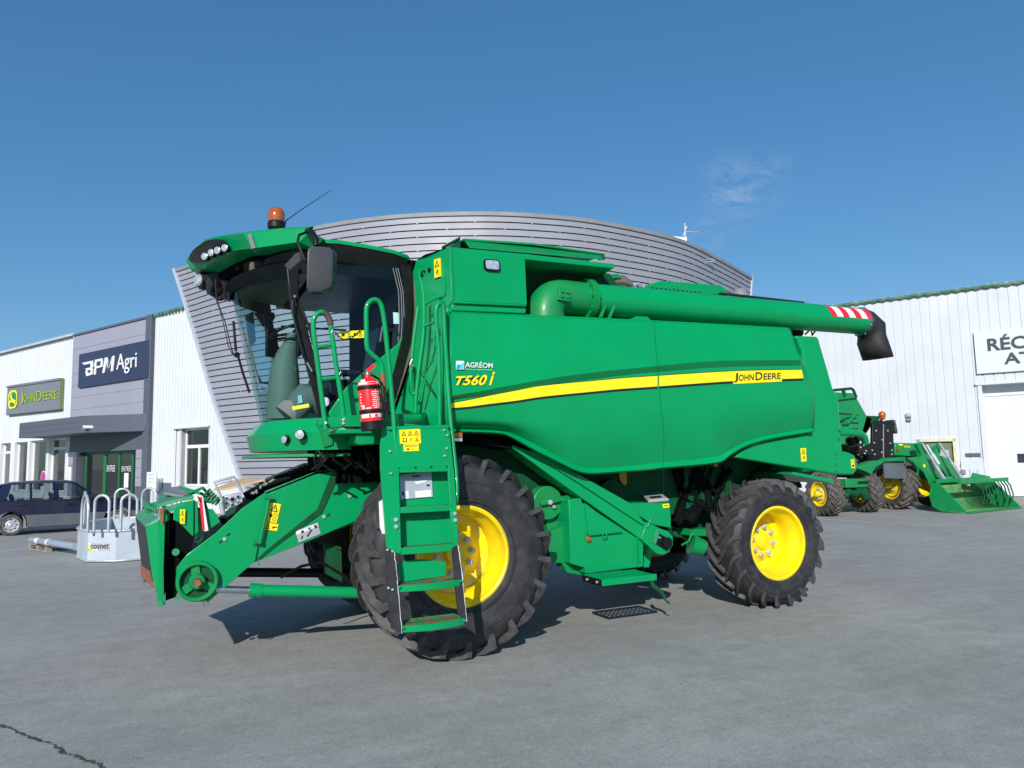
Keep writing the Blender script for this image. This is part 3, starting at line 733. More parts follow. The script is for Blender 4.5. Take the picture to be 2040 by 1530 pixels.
for k in range(3): fbox(b, -2.13+k*.23, -2.12+k*.23, .02, 1.0, NR-.04, NR-.03, 1)
b.build('lower_panel', [M['cladr'], M['groove']], wk)
b = MB(); fbox(b, -1.98, -1.52, 1.45, 1.57, NR-.05, NR)
tag(b.build('name_plate', M['anth']), 'narrow dark name plate left of the roller door', 'plate')
b = MB()
for k in range(5): fbox(b, -2.95+k*.17+.78, -2.85+k*.17+.78, 1.08, 1.18, NR-.015, NR, 0)
b.build('small_lettering', M['grey'], wk)
lb = thing('wall_lamp', FP(-3.72, 3.0, NR), 'small grey wall lamp high on the white ribbed workshop wall', 'lamp')
b = MB(); fbox(b, -3.8, -3.62, 2.98, 3.12, NR-.12, NR); b.build('lamp_box', M['silver'], lb, bevel=.01)
b = MB(); fbox(b, -3.8, -3.64, 2.82, 2.93, NR-.1, NR); b.build('junction_box', M['grey'], lb, bevel=.01)
b = MB(); fbox(b, -2.16, -2.02, .82, .98, NR-.1, NR); tag(b.build('socket_box', M['grey'], bevel=.01), 'small grey socket box beside the green side door', 'box')

# --- post sign, no-parking sign
ps = thing('notice_post', FP(-28.25, 0, 14.2), 'white notice panel on a post in front of the dark corner trim', 'sign')
o = FP(-26.9, 0, 14.2); uu, _ = FU(302, 957, 14.2)
b = MB(); fbox(b, uu-.33, uu+.33, .85, 1.5, 14.18, 14.22); b.build('panel', M['white'], ps, bevel=.01)
b = MB(); b.tube([FP(uu, 0, 14.26), FP(uu, 1.45, 14.26)], .035, 8); b.build('post', M['zinclight'], ps)
b = MB()
for k in range(3): fbox(b, uu-.2, uu+.2, 1.4-k*.14, 1.425-k*.14, 14.17, 14.178)
b.build('small_print', M['silver'], ps)
b = MB(); fbox(b, -27.75, -27.35, .75, 1.25, NW-.3, NW-.03); fbox(b, -27.6, -27.5, 0, .75, NW-.2, NW-.1)
tag(b.build('meter_cabinet', M['zinc'], bevel=.02), 'grey meter cabinet on the white wall left of the tall window', 'cabinet')
ns = thing('no_parking_sign', FP(-37.9, 0, 14.4), 'round red and blue no parking sign on a pole by the shop windows', 'sign')
uu, zc = FU(87, 950, 14.4); co = FP(uu, zc, 14.38)
def fdisc(b, c, r, off, m, n=28): b.add([c-FN*off+FD*(r*math.cos(2*math.pi*i/n))+V((0, 0, r*math.sin(2*math.pi*i/n))) for i in range(n)], [list(range(n))], m)
b = MB(); b.cyl(co+FN*.02, co, .27, 28, 0); fdisc(b, co, .262, .003, 0); fdisc(b, co, .24, .006, 1); fdisc(b, co, .165, .009, 2)
for sg in (-1, 1):
    a = FD*.7071+V((0, 0, .7071*sg)); c_ = FD*-.7071*sg+V((0, 0, .7071)) if sg == 1 else FD*.7071+V((0, 0, .7071))
    b.add([co-FN*.012+a*x+c_*y for x, y in ((-.18, -.022), (.18, -.022), (.18, .022), (-.18, .022))], [(0, 1, 2, 3)], 1)
b.build('sign_face', [M['white'], M['redsign'], M['bluesign']], ns, flat=True)
b = MB(); b.tube([FP(uu, 0, 14.42), FP(uu, zc+.2, 14.42)], .03, 8); b.build('pole', M['zinc'], ns)
b = MB(); q = FP(uu, zc-.62, 14.38); b.obox(q, FD*.2, FN*.01, V((0, 0, .2))); b.build('sub_plate', M['white'], ns)

# ================================================================== COMBINE HARVESTER
CB = thing('combine_harvester', (1.8, 1.65, 0), 'big green combine harvester with black cab windows and yellow rims parked in front', 'combine harvester')
def polyl(pts, n=None, xs=None):
    """sample a pixel polyline at given x"""
    out = []
    for x in xs:
        for (a, c), (d, e) in zip(pts, pts[1:]):
            if a <= x <= d or (x < a and (a, c) == pts[0]) or (x > d and (d, e) == pts[-1]):
                out.append((x, c+(e-c)*(x-a)/(d-a))); break
    return out
def smooth_line(pts, n=8):
    out = []
    q = [pts[0]]+list(pts)+[pts[-1]]
    for i in range(1, len(q)-2):
        p0, p1, p2, p3 = q[i-1], q[i], q[i+1], q[i+2]
        for k in range(n):
            t = k/n
            out.append(tuple(.5*(2*b_ + (c-a)*t + (2*a-5*b_+4*c-d)*t*t + (3*b_-a-3*c+d)*t**3) for a, b_, c, d in zip(p0, p1, p2, p3)))
    out.append(pts[-1]); return out

# --- big side panels (y near 0): rows traced from top to bottom lip
ROWS = [
 (.16, [(903, 619), (1303, 638), (1574, 653)]),
 (.10, [(903, 624), (1303, 643), (1576, 659)]),
 (.045, [(900, 700), (1307, 700), (1590, 700)]),
 (.02, [(896, 789), (960, 779), (1000, 771), (1109, 752), (1192, 741), (1240, 736), (1311, 729), (1432, 719), (1598, 717)]),
 (.072, [(896, 796), (960, 790), (1000, 784), (1109, 764.5), (1192, 754), (1240, 748), (1311, 741), (1432, 732), (1602, 728)]),
 (.072, [(896, 832), (1050, 839), (1109, 838), (1240, 827), (1320, 814), (1432, 799), (1619, 781)]),
 (.20, [(898, 853), (990, 856), (1022, 864), (1062, 883), (1110, 908), (1150, 928), (1184, 933), (1240, 929), (1318, 921.5), (1418, 911), (1446, 901), (1472, 886), (1500, 875), (1545, 864.5), (1620, 852)]),
 (.165, [(898, 859), (990, 862), (1020, 871), (1060, 893), (1110, 918), (1150, 937), (1180, 942), (1240, 938.5), (1318, 931.5), (1427, 921), (1450, 909), (1474, 893.5), (1504, 881), (1549, 870.5), (1622, 858.5)]),
 (.20, [(898, 862), (990, 865), (1020, 874), (1060, 896), (1110, 921), (1150, 940), (1180, 945), (1240, 941.5), (1318, 934.5), (1427, 924), (1450, 912), (1474, 896.5), (1504, 884), (1549, 873.5), (1622, 861)]),
]
SEAM = [1303, 1303.5, 1307, 1311, 1311, 1317, 1321, 1321, 1321]
LEFT = [905, 902, 899, 896, 896, 897, 899, 900, 900]
RIGHT = [1573, 1576, 1590, 1598, 1601, 1618.5, 1621, 1621.6, 1621.6]
def side_surface(lo, hi, n):
    rows = []
    for ri, ((y, pl), a, c) in enumerate(zip(ROWS, lo, hi)):
        pl2 = smooth_line(pl, 6) if len(pl) > 3 else pl
        pts = []
        for k in range(n+1):
            x = a+(c-a)*k/n; pts.append(P(*polyl(pl2, xs=[x])[0], 'y', y))
        if ri == 6:
            prev = rows[-1]
            for t in (.2, .4, .6, .8): rows.append([p.lerp(q, t)+V((0, -(1-t)*t*.10 if False else -.05*math.sin(math.pi*t)*.6, 0)) for p, q in zip(prev, pts)])
        rows.append(pts)
    return rows
def mark_rows(ob, rows, idx):
    me = ob.data; off = root_loc(ob); key = {}
    for i in idx:
        for p in rows[i]: key[tuple(round(c, 4) for c in (p-off))] = i
    sel = [key.get(tuple(round(c, 4) for c in v.co)) for v in me.vertices]
    for e in me.edges: e.use_edge_sharp = sel[e.vertices[0]] is not None and sel[e.vertices[0]] == sel[e.vertices[1]]
b = MB(); fr_rows = side_surface(LEFT, [x-.2 for x in SEAM], 60); b.grid(fr_rows)
front_panel = b.build('side_panel', M['green'], CB, sharp=179, solid=0); mark_rows(front_panel, fr_rows, (1, 3, 4, 10, 11))
b = MB(); rr_rows = side_surface([x+.35 for x in SEAM], RIGHT, 44); b.grid(rr_rows)
# rear edge return
b.grid([[r[-1] for r in rr_rows], [r[-1]+V((.02, .10, 0)) for r in rr_rows]])
rear_panel = b.build('side_panel', M['green'], CB, sharp=60); mark_rows(rear_panel, rr_rows, (1, 3, 4, 10, 11))
b = MB(); b.grid([[r[-1]+V((0, .03, 0)) for r in fr_rows], [r[0]+V((0.01, .03, 0)) for r in rr_rows]]); b.grid([[p+V((0, .006, 0)) for p in fr_rows[0]], [p+V((0, .5, 0)) for p in fr_rows[0]]])
b.grid([[p+V((0, .006, 0)) for p in rr_rows[0]], [p+V((0, .5, 0)) for p in rr_rows[0]]])
b.build('panel_backing', M['green2'], CB)
# --- front corner and front face of the body
FL = [(830, 560), (829, 640), (826, 680), (816, 730), (800, 785), (787, 822), (786, 850)]
FR = [(886, 606), (888, 650), (886, 700), (881, 760), (878, 800), (876, 840), (876, 866)]
lc = [(905, 619), (902, 640), (899, 700), (896, 760), (896, 800), (896, 832), (898, 859)]
ys = [.16, .09, .045, .03, .072, .072, .165]
rows = []
for k in range(7):
    A = P(*FL[k], 'y', .74); Bp = P(*FR[k], 'y', .16); Cp = P(*lc[k], 'y', ys[k])
    mid = (Bp+Cp)/2 + V((-.035, -.03, 0))
    pl = smooth_line([tuple(A), tuple(A.lerp(Bp, .6)), tuple(Bp), tuple(mid), tuple(Cp)], 5); rows.append([V(p) for p in pl])
b = MB(); b.grid(rows); front_face = b.build('front_corner', M['green'], CB, sharp=50)
# --- tank side box above
def yp(y, *p): return [P(a, c, 'y', y) for a, c in p]
T_tl, T_tr, T_br, T_bl = yp(.12, (900, 492.5), (1045, 506), (1049.5, 606.5), (906, 599))
b = MB()
fl = [P(829, 519, 'y', .72), P(823.5, 541, 'y', .74), P(826, 600, 'y', .74), P(829, 640, 'y', .74)]
fr = [P(893, 493, 'y', .17), P(893, 500, 'y', .14), P(898, 598, 'y', .14), P(890, 612, 'y', .16)]
se = [P(902, 493, 'y', .12), P(902, 505, 'y', .115), P(906, 599, 'y', .115), P(902, 619, 'y', .16)]
rows = [[V(q) for q in smooth_line([tuple(a), tuple(a.lerp(c, .6)), tuple(c), tuple((c+d)/2+V((-.015, -.015, 0))), tuple(d)], 4)] for a, c, d in zip(fl, fr, se)]
b.grid(rows)
b.build('tank_front', M['green'], CB, sharp=40)
b = MB(); b.prism([T_tl, T_tr, T_br, T_bl], (0, .05, 0)); 
b.prism([T_tr+V((-.02, .05, 0)), T_tr+V((0, .05, 0)), T_br+V((0, .05, 0)), T_br+V((-.02, .05, 0))], (0, .35, 0))
tank_side = b.build('tank_side', M['green'], CB, bevel=.012)
b = MB(); l4 = yp(.13, (900, 604), (1049, 612), (1048, 625), (898, 618.5)); b.prism(l4, (0, .08, 0))
b.prism(yp(.10, (905, 599), (1049.5, 606.5), (1049.5, 611), (905, 604)), (0, .1, 0)); b.build('tank_ledge', M['green'], CB, bevel=.01)
# front tank slope up to the lid and tank roof
b = MB()
r0 = [P(829, 519, 'y', .72), P(846, 507, 'y', .5), P(893, 493, 'y', .17), P(902, 492.5, 'y', .12), P(1045, 506, 'y', .12), P(1228, 529, 'y', .12)]
b.grid([r0, [p+V((.03, .12, .015)) for p in r0], [V((max(p.x, .1), 1.6, 3.98)) for p in r0]])
b.build('tank_top', M['green'], CB, sharp=30)
# overhanging roof plate above the auger
b = MB(); q = yp(.10, (1045, 505), (1222, 524), (1229, 531), (1225, 534), (1194, 553), (1046, 518))
b.prism([P(1045, 505.5, 'y', .10), P(1221, 525, 'y', .10), P(1228, 530, 'y', .10), P(1222, 535, 'y', .10), P(1048, 517, 'y', .10)], (0, .5, 0))
b.prism([P(1048, 517, 'y', .11), P(1222, 535, 'y', .11), P(1195, 553, 'y', .45), P(1050, 523, 'y', .45)], (0, .02, .03))
b.build('roof_plate', M['green'], CB, bevel=.008)
# folding lids of the tank
b = MB()
lf = [P(915, 492, 'y', .45), P(916, 478, 'y', .62), P(922, 474, 'y', .64)]
b.prism([P(924, 474.5, 'y', .62), P(1062, 484, 'y', .62), P(1205, 505, 'y', .62), P(1205, 508, 'y', .62), P(1062, 488, 'y', .62), P(924, 479, 'y', .62)], (0, 1.9, .10))
b.prism([P(924, 478, 'y', .66), P(1205, 508, 'y', .66), P(1203, 518, 'y', .5), P(935, 494, 'y', .45)], (0, .02, .02))
b.build('tank_lid', M['green2'], CB, bevel=.006)
b = MB(); b.prism([P(880, 499, 'y', .3), P(915, 479, 'y', .6), P(916, 493, 'y', .42)], (.02, .02, 0)); b.prism([P(880, 498, 'y', .3), P(917, 478, 'y', .6), P(917, 474, 'y', 2.2), P(880, 494, 'y', 2.2)], (0, 0, .02)); b.prism([P(1196, 518, 'y', .5), P(1203, 506, 'y', .62), P(1206, 518, 'y', .5)], (-.02, .02, 0))
b.build('lid_gusset', M['dgreen'], CB)
# front hatch with rounded corners
hq = [P(834, 533, 'y', .655), P(888, 513.5, 'y', .215), P(890, 590, 'y', .205), P(848, 608, 'y', .55)]
no = (hq[1]-hq[0]).cross(hq[3]-hq[0]).normalized(); no = no if no.dot(CC-hq[0]) > 0 else -no
b = MB(); out = rrect(0, 0, 1, 1, .14, 4); inn = rrect(.05, .035, .95, .965, .11, 4); n = len(out)
b.grid([[lerpq(hq, *p)+no*.012 for p in out+out[:1]], [lerpq(hq, *p)-no*.003 for p in inn+inn[:1]]]); b.add([lerpq(hq, *p)+no*.004 for p in inn], [list(range(n))])
hatch = b.build('hatch', M['green'], CB, sharp=20)
b = MB(); hh = lerpq(hq, .24, .17); b.tube([hh+no*.01, hh+no*.04, hh+no*.04+V((0, 0, -.035))+V((0, .05, 0)), hh+no*.01+V((0, .05, -.03))], .009, 6); b.cyl(lerpq(hq, .42, .18), lerpq(hq, .42, .18)+no*.02, .022, 10); b.build('latch', M['black'], hatch)
sticker([P(868, 518, 'y', .36)+no*.006, P(880, 514.5, 'y', .27)+no*.006, P(880.5, 551, 'y', .27)+no*.006, P(869, 555, 'y', .36)+no*.006], 'warning_sticker', CB, 'yel', WARN2, lift=.015)
# work lamp on the tank side
lq = yp(.105, (963, 516), (994.5, 518.5), (996, 540.5), (965, 538))
b = MB(); b.add([lerpq(lq, *p)+V((0, -.012, 0)) for p in rrect(0, 0, 1, 1, .2, 4)]+[lerpq(lq, *p)+V((0, .02, 0)) for p in rrect(0, 0, 1, 1, .2, 4)], [list(range(20))]+[[i, (i+1) % 20, 20+(i+1) % 20, 20+i] for i in range(20)])
wlm = b.build('work_lamp', M['black'], CB)
b = MB(); b.add([lerpq(lq, *p)+V((0, -.016, 0)) for p in rrect(.08, .1, .92, .9, .16, 4)], [list(range(20))]); b.build('lens', M['lens'], wlm, flat=True)

# --- dark recess, unloading auger
b = MB(); b.prism([V((.72, .55, 3.0)), V((4.3, .55, 3.15)), V((4.3, .55, 3.35)), V((2.2, .55, 3.42)), V((1.9, .5, 3.72)), V((.72, .5, 3.72))], (0, 1.5, 0)); b.build('tank_core', M['dgreen'], CB)
AU = .36
A0 = P(1106, 596, 'y', AU); A1 = P(1166, 596, 'y', AU); A2 = P(1713, 640, 'y', AU)
rA = .168
ax_ = (A2-A1).normalized()
b = MB(); c0 = P(1100, 660, 'y', AU)
cx = (P(1066, 600, 'y', AU-.16)+P(1134, 600, 'y', AU-.16))/2 + V((0, .16, 0))
el = [V((cx.x, AU, 2.8)), V((cx.x, AU, 3.17)), V((cx.x+.01, AU, 3.26)), V((cx.x+.05, AU, 3.34)), V((cx.x+.12, AU, A1.z)), A1-ax_*.02]
rs_ = [.195, .195, .195, .19, .18, .172]
zc = A1.z
el = [V((cx.x, AU, 2.8)), V((cx.x, AU, zc-.2))]
for k in range(1, 8):
    a = R(90*k/7); el.append(V((cx.x+.20-.20*math.cos(a), AU, zc-.2+.2*math.sin(a))))
el += [A1+ax_*.0]
b.tube(el, [.20, .20]+[.195-.003*k for k in range(7)]+[.172], 28); elb = b.build('auger_elbow', M['green2'], CB, sharp=60)
b = MB(); q = yp(AU-.215, (1114, 572), (1136, 577), (1137, 601), (1112, 597)); b.prism(q, (0, .03, 0)); 
for u, v in ((.3, .3), (.7, .3), (.3, .7), (.7, .7)): p = lerpq(q, u, v); b.cyl(p, p+V((0, -.02, 0)), .014, 6)
b.build('cover_plate', M['green2'], elb, bevel=.004)
b = MB(); b.cyl(A1-ax_*.02, A1+ax_*.015, .215, 28); b.cyl(A1+ax_*.02, A1+ax_*.05, .215, 28)
for k in range(10): a = 2*math.pi*k/10; o = A1+ax_*.015+V((0, .2*math.cos(a), .2*math.sin(a))); b.cyl(o-ax_*.05, o+ax_*.05, .012, 6)
b.build('auger_flange', M['green2'], CB)
b = MB(); b.tube([A1, A1.lerp(A2, .5), A2], [rA, rA, rA*1.0], 36); tube = b.build('auger_tube', M['green'], CB, sharp=60)
b = MB(); p0 = A1.lerp(A2, .24); p1 = A2-ax_*.02; b.bar(P(1434, 584.5, 'y', AU), P(1600, 603, 'y', AU), .04, .02); b.build('tube_rib', M['ink'], tube)
# reflective tape, diagonal red and white patches following the tube
b = MB(); n = 7; s0, s1 = (P(1630, 622, 'y', AU)-A1).dot(ax_), (P(1715, 630, 'y', AU)-A1).dot(ax_)
side = V((0, 1, 0)); upv = ax_.cross(side); upv = upv if upv.z > 0 else -upv
def ontube(s, a, rr=rA+.003): return A1+ax_*s + (side*-math.cos(a)+upv*math.sin(a))*rr
st = (s1-s0)/n
for k in range(n):
    rows = []
    for j in range(7):
        a = R(50-52*j/6); sh = .55*st*(j/6)
        lo = s0+st*k-.35*st+sh if k > 0 else s0; hi = s0+st*(k+1)-.35*st+sh if k < n-1 else s1
        if k == 0: lo = s0+sh*.5
        rows.append([ontube(lo, a), ontube((lo+hi)/2, a), ontube(hi, a)])
    b.grid(rows, k % 2)
b.build('reflective_tape', [M['redtape'], M['whitetape']], tube)
b = MB()
for (xa, ya, xb, yb) in ((1206, 604, 1197, 632), (1224, 606, 1214, 634)):
    b.prism([P(xa, ya, 'y', AU-.19), P(xa+2, ya+6, 'y', AU-.19), P(xb+3, yb, 'y', AU-.16), P(xb-3, yb, 'y', AU-.16)], (0, .02, 0))
b.build_each('auger_saddle', M['green2'], CB)
b = MB(); b.prism([P(1255, 637, 'y', .2), P(1268, 630, 'y', .2), P(1290, 631, 'y', .2), P(1300, 641, 'y', .2)], (0, .2, 0)); b.build('panel_bracket', M['green'], CB)
# rubber spout
b = MB(); n = 20
up2 = V((0, 0, 1))
def ring(c, ax, rx, ry, sq=0):
    ax = ax.normalized(); s = V((0, 1, 0)); u = ax.cross(s); u = u if u.z > 0 or abs(u.z) < 1e-3 else -u
    return [c + s*(rx*math.cos(2*math.pi*j/n)) + u*(ry*math.sin(2*math.pi*j/n)) for j in range(n)]
ringm = MB(); ringm.cyl(A2-ax_*.012, A2+ax_*.012, rA+.012, 32); ringm.build('tube_ring', M['steel'], CB)
spp = [(1712, 639.5, .175, .172, 0), (1724, 645, .18, .175, 14), (1736, 658, .19, .18, 45), (1736, 676, .19, .165, 62), (1743, 696, .2, .15, 74), (1749, 714.5, .21, .13, 85)]
loops = []
for (x, y, rx, ry, a) in spp:
    c = P(x, y, 'y', AU); t = V((math.cos(R(a)), 0, -math.sin(R(a)))); u = V((math.sin(R(a)), 0, math.cos(R(a))))
    loops.append([c + V((0, 1, 0))*(rx*math.cos(2*math.pi*j/n)) + u*(ry*math.sin(2*math.pi*j/n)) for j in range(n)])
b.loft(loops, 0, False)
spout = b.build('rubber_spout', M['blackm'], CB, sharp=70, solid=.012)
b = MB()
for (x, y) in ((1768, 711), (1762, 697), (1757, 683), (1752, 668)):
    c = P(x-4, y, 'y', AU-.08); b.cyl(c+V((0, -.02, 0)), c+V((0, .05, 0)), .011, 6)
for k in range(8): a = R(45*k+20); p = ontube((A2-A1).length, a, rA+.014); b.cyl(p, p+(p-A2).normalized()*.012, .01, 6)
b.build_each('rivet', M['steel'], CB)

# --- engine hood bits on top
b = MB(); hp = yp(.95, (1284, 569), (1316, 559), (1436, 568), (1449, 579), (1452, 588), (1284, 583)); b.prism(hp, (0, 1.3, .0))
hood = b.build('engine_hood', M['green'], CB, bevel=.01)
b = MB()
for k in range(12): p = P(1300+k*8.5, 571+k*.85, 'y', .94); b.cyl(p+V((0, -.012, 0)), p, .012, 6)
for k in range(4): q = P(1345+k*8, 566.5+k*.8, 'y', .945); b.box(q+V((-.006, -.006, -.05)), q+V((.006, 0, .0)))
b.build_each('bolt', M['worn_green'], hood)
b = MB(); b.prism(yp(.7, (1196, 549), (1230, 545), (1240, 553), (1205, 556)), (0, .3, .03)); b.prism(yp(.75, (1195, 552), (1240, 553), (1248, 570), (1196, 566)), (0, .3, 0)); b.build('engine_cover', M['green2'], CB)
b = MB(); b.tube([P(1212, 566, 'y', .8), P(1225, 560, 'y', .8), P(1240, 561, 'y', .8), P(1256, 568, 'y', .8)], [.06, .075, .075, .05], 14); b.build('exhaust_pipe', M['copper'], CB)
b = MB(); b.tube([P(1256, 566, 'y', .8), P(1266, 566, 'y', .8), P(1274, 571, 'y', .8), P(1283, 570, 'y', .8)], .022, 8); b.tube([P(1262, 570, 'y', .78), P(1272, 565, 'y', .78), P(1282, 573, 'y', .78)], .015, 6); b.build('exhaust_clamp', M['zinc'], CB)
b = MB(); c = P(1474, 589, 'y', 1.0); b.lathe([(0.001, .09), (.06, .085), (.1, .04), (.11, -.05), (.001, -.05)], c, V((0, 0, 1)), 16); b.build('air_intake_cap', M['grey'], CB)

# --- decals on the side
def spq(pts, y=.068): return yp(y, *pts)
b = MB(); bb = MB()
top = [(898, 803.5), (935, 797), (972, 789), (1030, 778), (1082, 768.5), (1192, 758), (1240, 753.5), (1314, 748.5), (1460, 739.5), (1593, 736.5)]
bot = [(898, 813), (935, 810), (972, 805), (1030, 798), (1082, 790), (1192, 779), (1240, 774.5), (1314, 769.5), (1460, 759), (1600, 753.5)]
for xs_, nm in (((898, 1310), 0), ((1313, 1597), 1)):
    X = [xs_[0]+(xs_[1]-xs_[0])*k/30 for k in range(31)]
    tp = polyl(smooth_line(top, 5), xs=X); bt = polyl(smooth_line(bot, 5), xs=X)
    if nm: bt = [(x+ (3.5*k/30), y) for k, (x, y) in enumerate(bt)]; tp = [(x-3.5*k/30*0, y) for k, (x, y) in enumerate(tp)]
    m1 = MB(); m1.grid([[P(*p, 'y', .0665) for p in tp], [P(*p, 'y', .0665) for p in bt]], 0)
    m1.grid([[P(x, y, 'y', .0665) for x, y in bt], [P(x+.3, y+4.2, 'y', .0665) for x, y in bt]], 1)
    m1.grid([[P(x, y-1.4, 'y', .0665) for x, y in tp], [P(x, y, 'y', .0665) for x, y in tp]], 1)
    m1.build('yellow_stripe', [M['yel'], M['ink']], rear_panel if nm else front_panel, flat=True)
jq = spq([(1462, 743.5), (1555, 739.5), (1555, 757), (1461, 762)], .0655)
yq = spq([(1460, 757), (1557, 752), (1558, 760), (1461, 765)], .0662)
b = MB(); b.add(yq, [(0, 1, 2, 3)]); b.build('lettering_backing', M['yel'], rear_panel, flat=True)
jd_text([p+V((0, -.001, 0)) for p in jq], M['ink'], rear_panel, 'lettering', fat=.012, depth=0)
def panel_pt(px, py): # point on the flat upper face of the front panel
    return P(px, py, 'y', .022)
tqd = [panel_pt(*p)+V((0, -.004, 0)) for p in ((908, 747.5), (985, 744), (984, 768.5), (906, 768.5))]
for fat, mm, li in ((.075, 'ink', .0005), (.03, 'yel', .004)):
    e = .0; q = [lerpq(tqd, 0, 0), lerpq(tqd, .80, 0.04), lerpq(tqd, .80, 1), lerpq(tqd, 0, 1)]
    text_on('T560', [lerpq(tqd, .0, .1), lerpq(tqd, .81, .06), lerpq(tqd, .79, .98), lerpq(tqd, -.01, .98)], M[mm], 'lettering', front_panel, depth=0, shear=.25, fat=fat, lift=li, spacing=1.02)
    text_on('i', [lerpq(tqd, .88, -.12), lerpq(tqd, 1.0, -.14), lerpq(tqd, .98, .96), lerpq(tqd, .86, .96)], M[mm], 'lettering', front_panel, depth=0, shear=.25, fat=fat, lift=li)
aq = [panel_pt(*p)+V((0, -.004, 0)) for p in ((908, 719), (924.5, 719), (924.5, 736), (908, 736))]
b = MB(); b.add([lerpq(aq, *p) for p in rrect(0, 0, 1, 1, .1, 2)], [list(range(12))], 0)
lf_ = V((0, -.001, 0))
b.add([lerpq(aq, *p)+lf_ for p in ((.06, .06), (.94, .06), (.94, .94), (.06, .94))], [(0, 1, 2, 3)], 1)
b.add([lerpq(aq, *p)+lf_*2 for p in ((.06, .5), (.3, .32), (.5, .5), (.75, .28), (.94, .14), (.94, .06), (.06, .06))], [list(range(7))], 0)
b.add([lerpq(aq, *p)+lf_*3 for p in ((.06, .94), (.12, .7), (.35, .45), (.5, .42), (.45, .7), (.35, .94))], [list(range(6))], 2)
b.build('dealer_emblem', [M['white'], M['cyan'], mat('deep_teal_print', (.02, .28, .38), .4)], front_panel, flat=True)
text_on('AGRÉOM', [panel_pt(*p)+V((0, -.003, 0)) for p in ((926.5, 718.5), (981, 721), (981, 733.5), (926.5, 732))], M['white'], 'lettering', front_panel, depth=0, fat=.012)
text_on("Partenaire pour l'agriculture de demain", [panel_pt(*p)+V((0, -.003, 0)) for p in ((926.5, 734), (981, 735.5), (981, 738.5), (926.5, 737))], M['white'], 'lettering', front_panel, depth=0)

# --- rear body
b = MB(); q = yp(.26, (1586, 668), (1631, 670), (1663, 780), (1671, 784), (1683, 940), (1600, 940), (1600, 700)); b.prism(q, (0, 2.8, 0)); b.build('rear_hood', M['green'], CB, bevel=.035, seg=3)
b = MB(); q = yp(.24, (1470, 905), (1500, 882), (1613, 863), (1614, 885), (1668, 897), (1690, 900.5), (1702, 906), (1708.5, 921), (1707.5, 938), (1700, 946), (1667, 945.5), (1465, 911)); b.prism(q, (0, .12, 0))
q2 = yp(.36, (1480, 908), (1613, 880), (1700, 905), (1700, 940)); b.prism(q2, (0, 2.3, 0))
chop = b.build('straw_chopper', M['green'], CB, bevel=.02)
b = MB(); q = yp(.2, (1580, 940), (1660, 955), (1662, 958), (1660, 962), (1575, 944)); b.prism(q, (0, .6, 0)); b.build('chopper_skirt', M['green'], CB)
b = MB()
for p in ((1667, 902), (1667, 912), (1666, 925), (1666, 938), (1672, 855), (1672, 873)): c = P(*p, 'y', .235); b.cyl(c, c+V((0, -.015, 0)), .010, 6)
b.build_each('bolt', M['worn_green'], chop)
sticker(yp(.235, (1594, 893), (1605, 892.5), (1606.5, 919), (1596, 920)), 'warning_sticker', CB, 'yel', WARN2)
sticker(yp(.235, (1694.5, 915.5), (1701, 915), (1703, 932.5), (1696, 933)), 'warning_sticker', CB, 'yel', [('t', .2, .1, .6, .3), ('r', .2, .6, .6, .25)])
b = MB(); b.tube([P(1670, 861, 'y', .3), P(1700, 862, 'y', .3), P(1714, 864, 'y', .3), P(1722, 871, 'y', .32), P(1724, 882, 'y', .35)], .045, 14); b.build('rear_handrail', M['green'], CB)
b = MB(); c = P(1699, 879, 'y', .5); b.lathe([(.001, -.07), (.06, -.06), (.09, 0), (.08, .05), (.02, .07), (.02, .16)], c, V((0, .2, 1)), 16); b.build('rear_lamp', M['black'], CB)
# dark things between spout panel and hood
b = MB(); c = P(1587, 661, 'y', .6); b.lathe([(.001, -.05), (.07, -.05), (.07, .07), (.001, .07)], c, V((0, 1, 0)), 14); b.tube([P(1604, 666, 'y', .6), P(1616, 655, 'y', .6), P(1618, 668, 'y', .6), P(1626, 657, 'y', .6)], .012, 6); b.build('tail_light_bracket', M['black'], CB)
# --- core body, underbody
b = MB()
b.prism([V((-.10, .75, 1.35)), V((.6, .75, 1.2)), V((1.2, .75, 1.05)), V((4.0, .75, 1.1)), V((4.9, .75, 1.6)), V((4.9, .75, 2.9)), V((-.1, .75, 3.4))], (0, 1.8, 0)); b.build('body_core', M['dgreen'], CB)
b = MB(); b.prism(yp(.78, (905, 866), (990, 868), (1060, 900), (1180, 990), (1140, 1000), (1110, 1030), (1095, 1000), (1000, 910), (905, 905)), (0, .2, 0)); b.prism([V((-.1, .35, 1.95)), V((1.2, .35, 1.75)), V((1.2, .75, 1.75)), V((-.1, .75, 1.95))], (0, 0, .06)); b.build('wheel_arch_shade', M['void'], CB)  # near-black sheets painting the gap above the front tyre as shade
b = MB(); b.prism([V((-.10, .3, 2.2)), V((4.4, .3, 2.2)), V((4.2, .3, 2.95)), V((-.1, .3, 2.95))], (0, 2.7, 0)); b.prism([V((-.2, 3.1, 1.9)), V((4.6, 3.1, 1.9)), V((4.2, 3.1, 3.0)), V((-.2, 3.1, 3.0))], (0, .12, 0)); b.build('body_shell', M['green2'], CB)
b = MB(); b.prism([V((-.12, .8, 2.1)), V((-.12, .8, 3.6)), V((.1, .8, 3.9)), V((.6, .8, 3.9)), V((.6, .8, 2.1))], (0, 1.7, 0)); b.build('tank_bulkhead', M['green2'], CB)
b = MB(); b.bar((0, .75, .9), (0, 2.55, .9), .3, .35); b.box((-.3, 1.2, .62), (.35, 2.2, 1.35)); b.build('front_axle', M['black'], CB, bevel=.02)
for ya, yb in ((2.25, 2.63), (.68, 1.0)):
    b = MB(); b.cyl((0, ya, .9), (0, yb, .9), .40, 28); b.build('final_drive', M['void'], CB, bevel=.02)
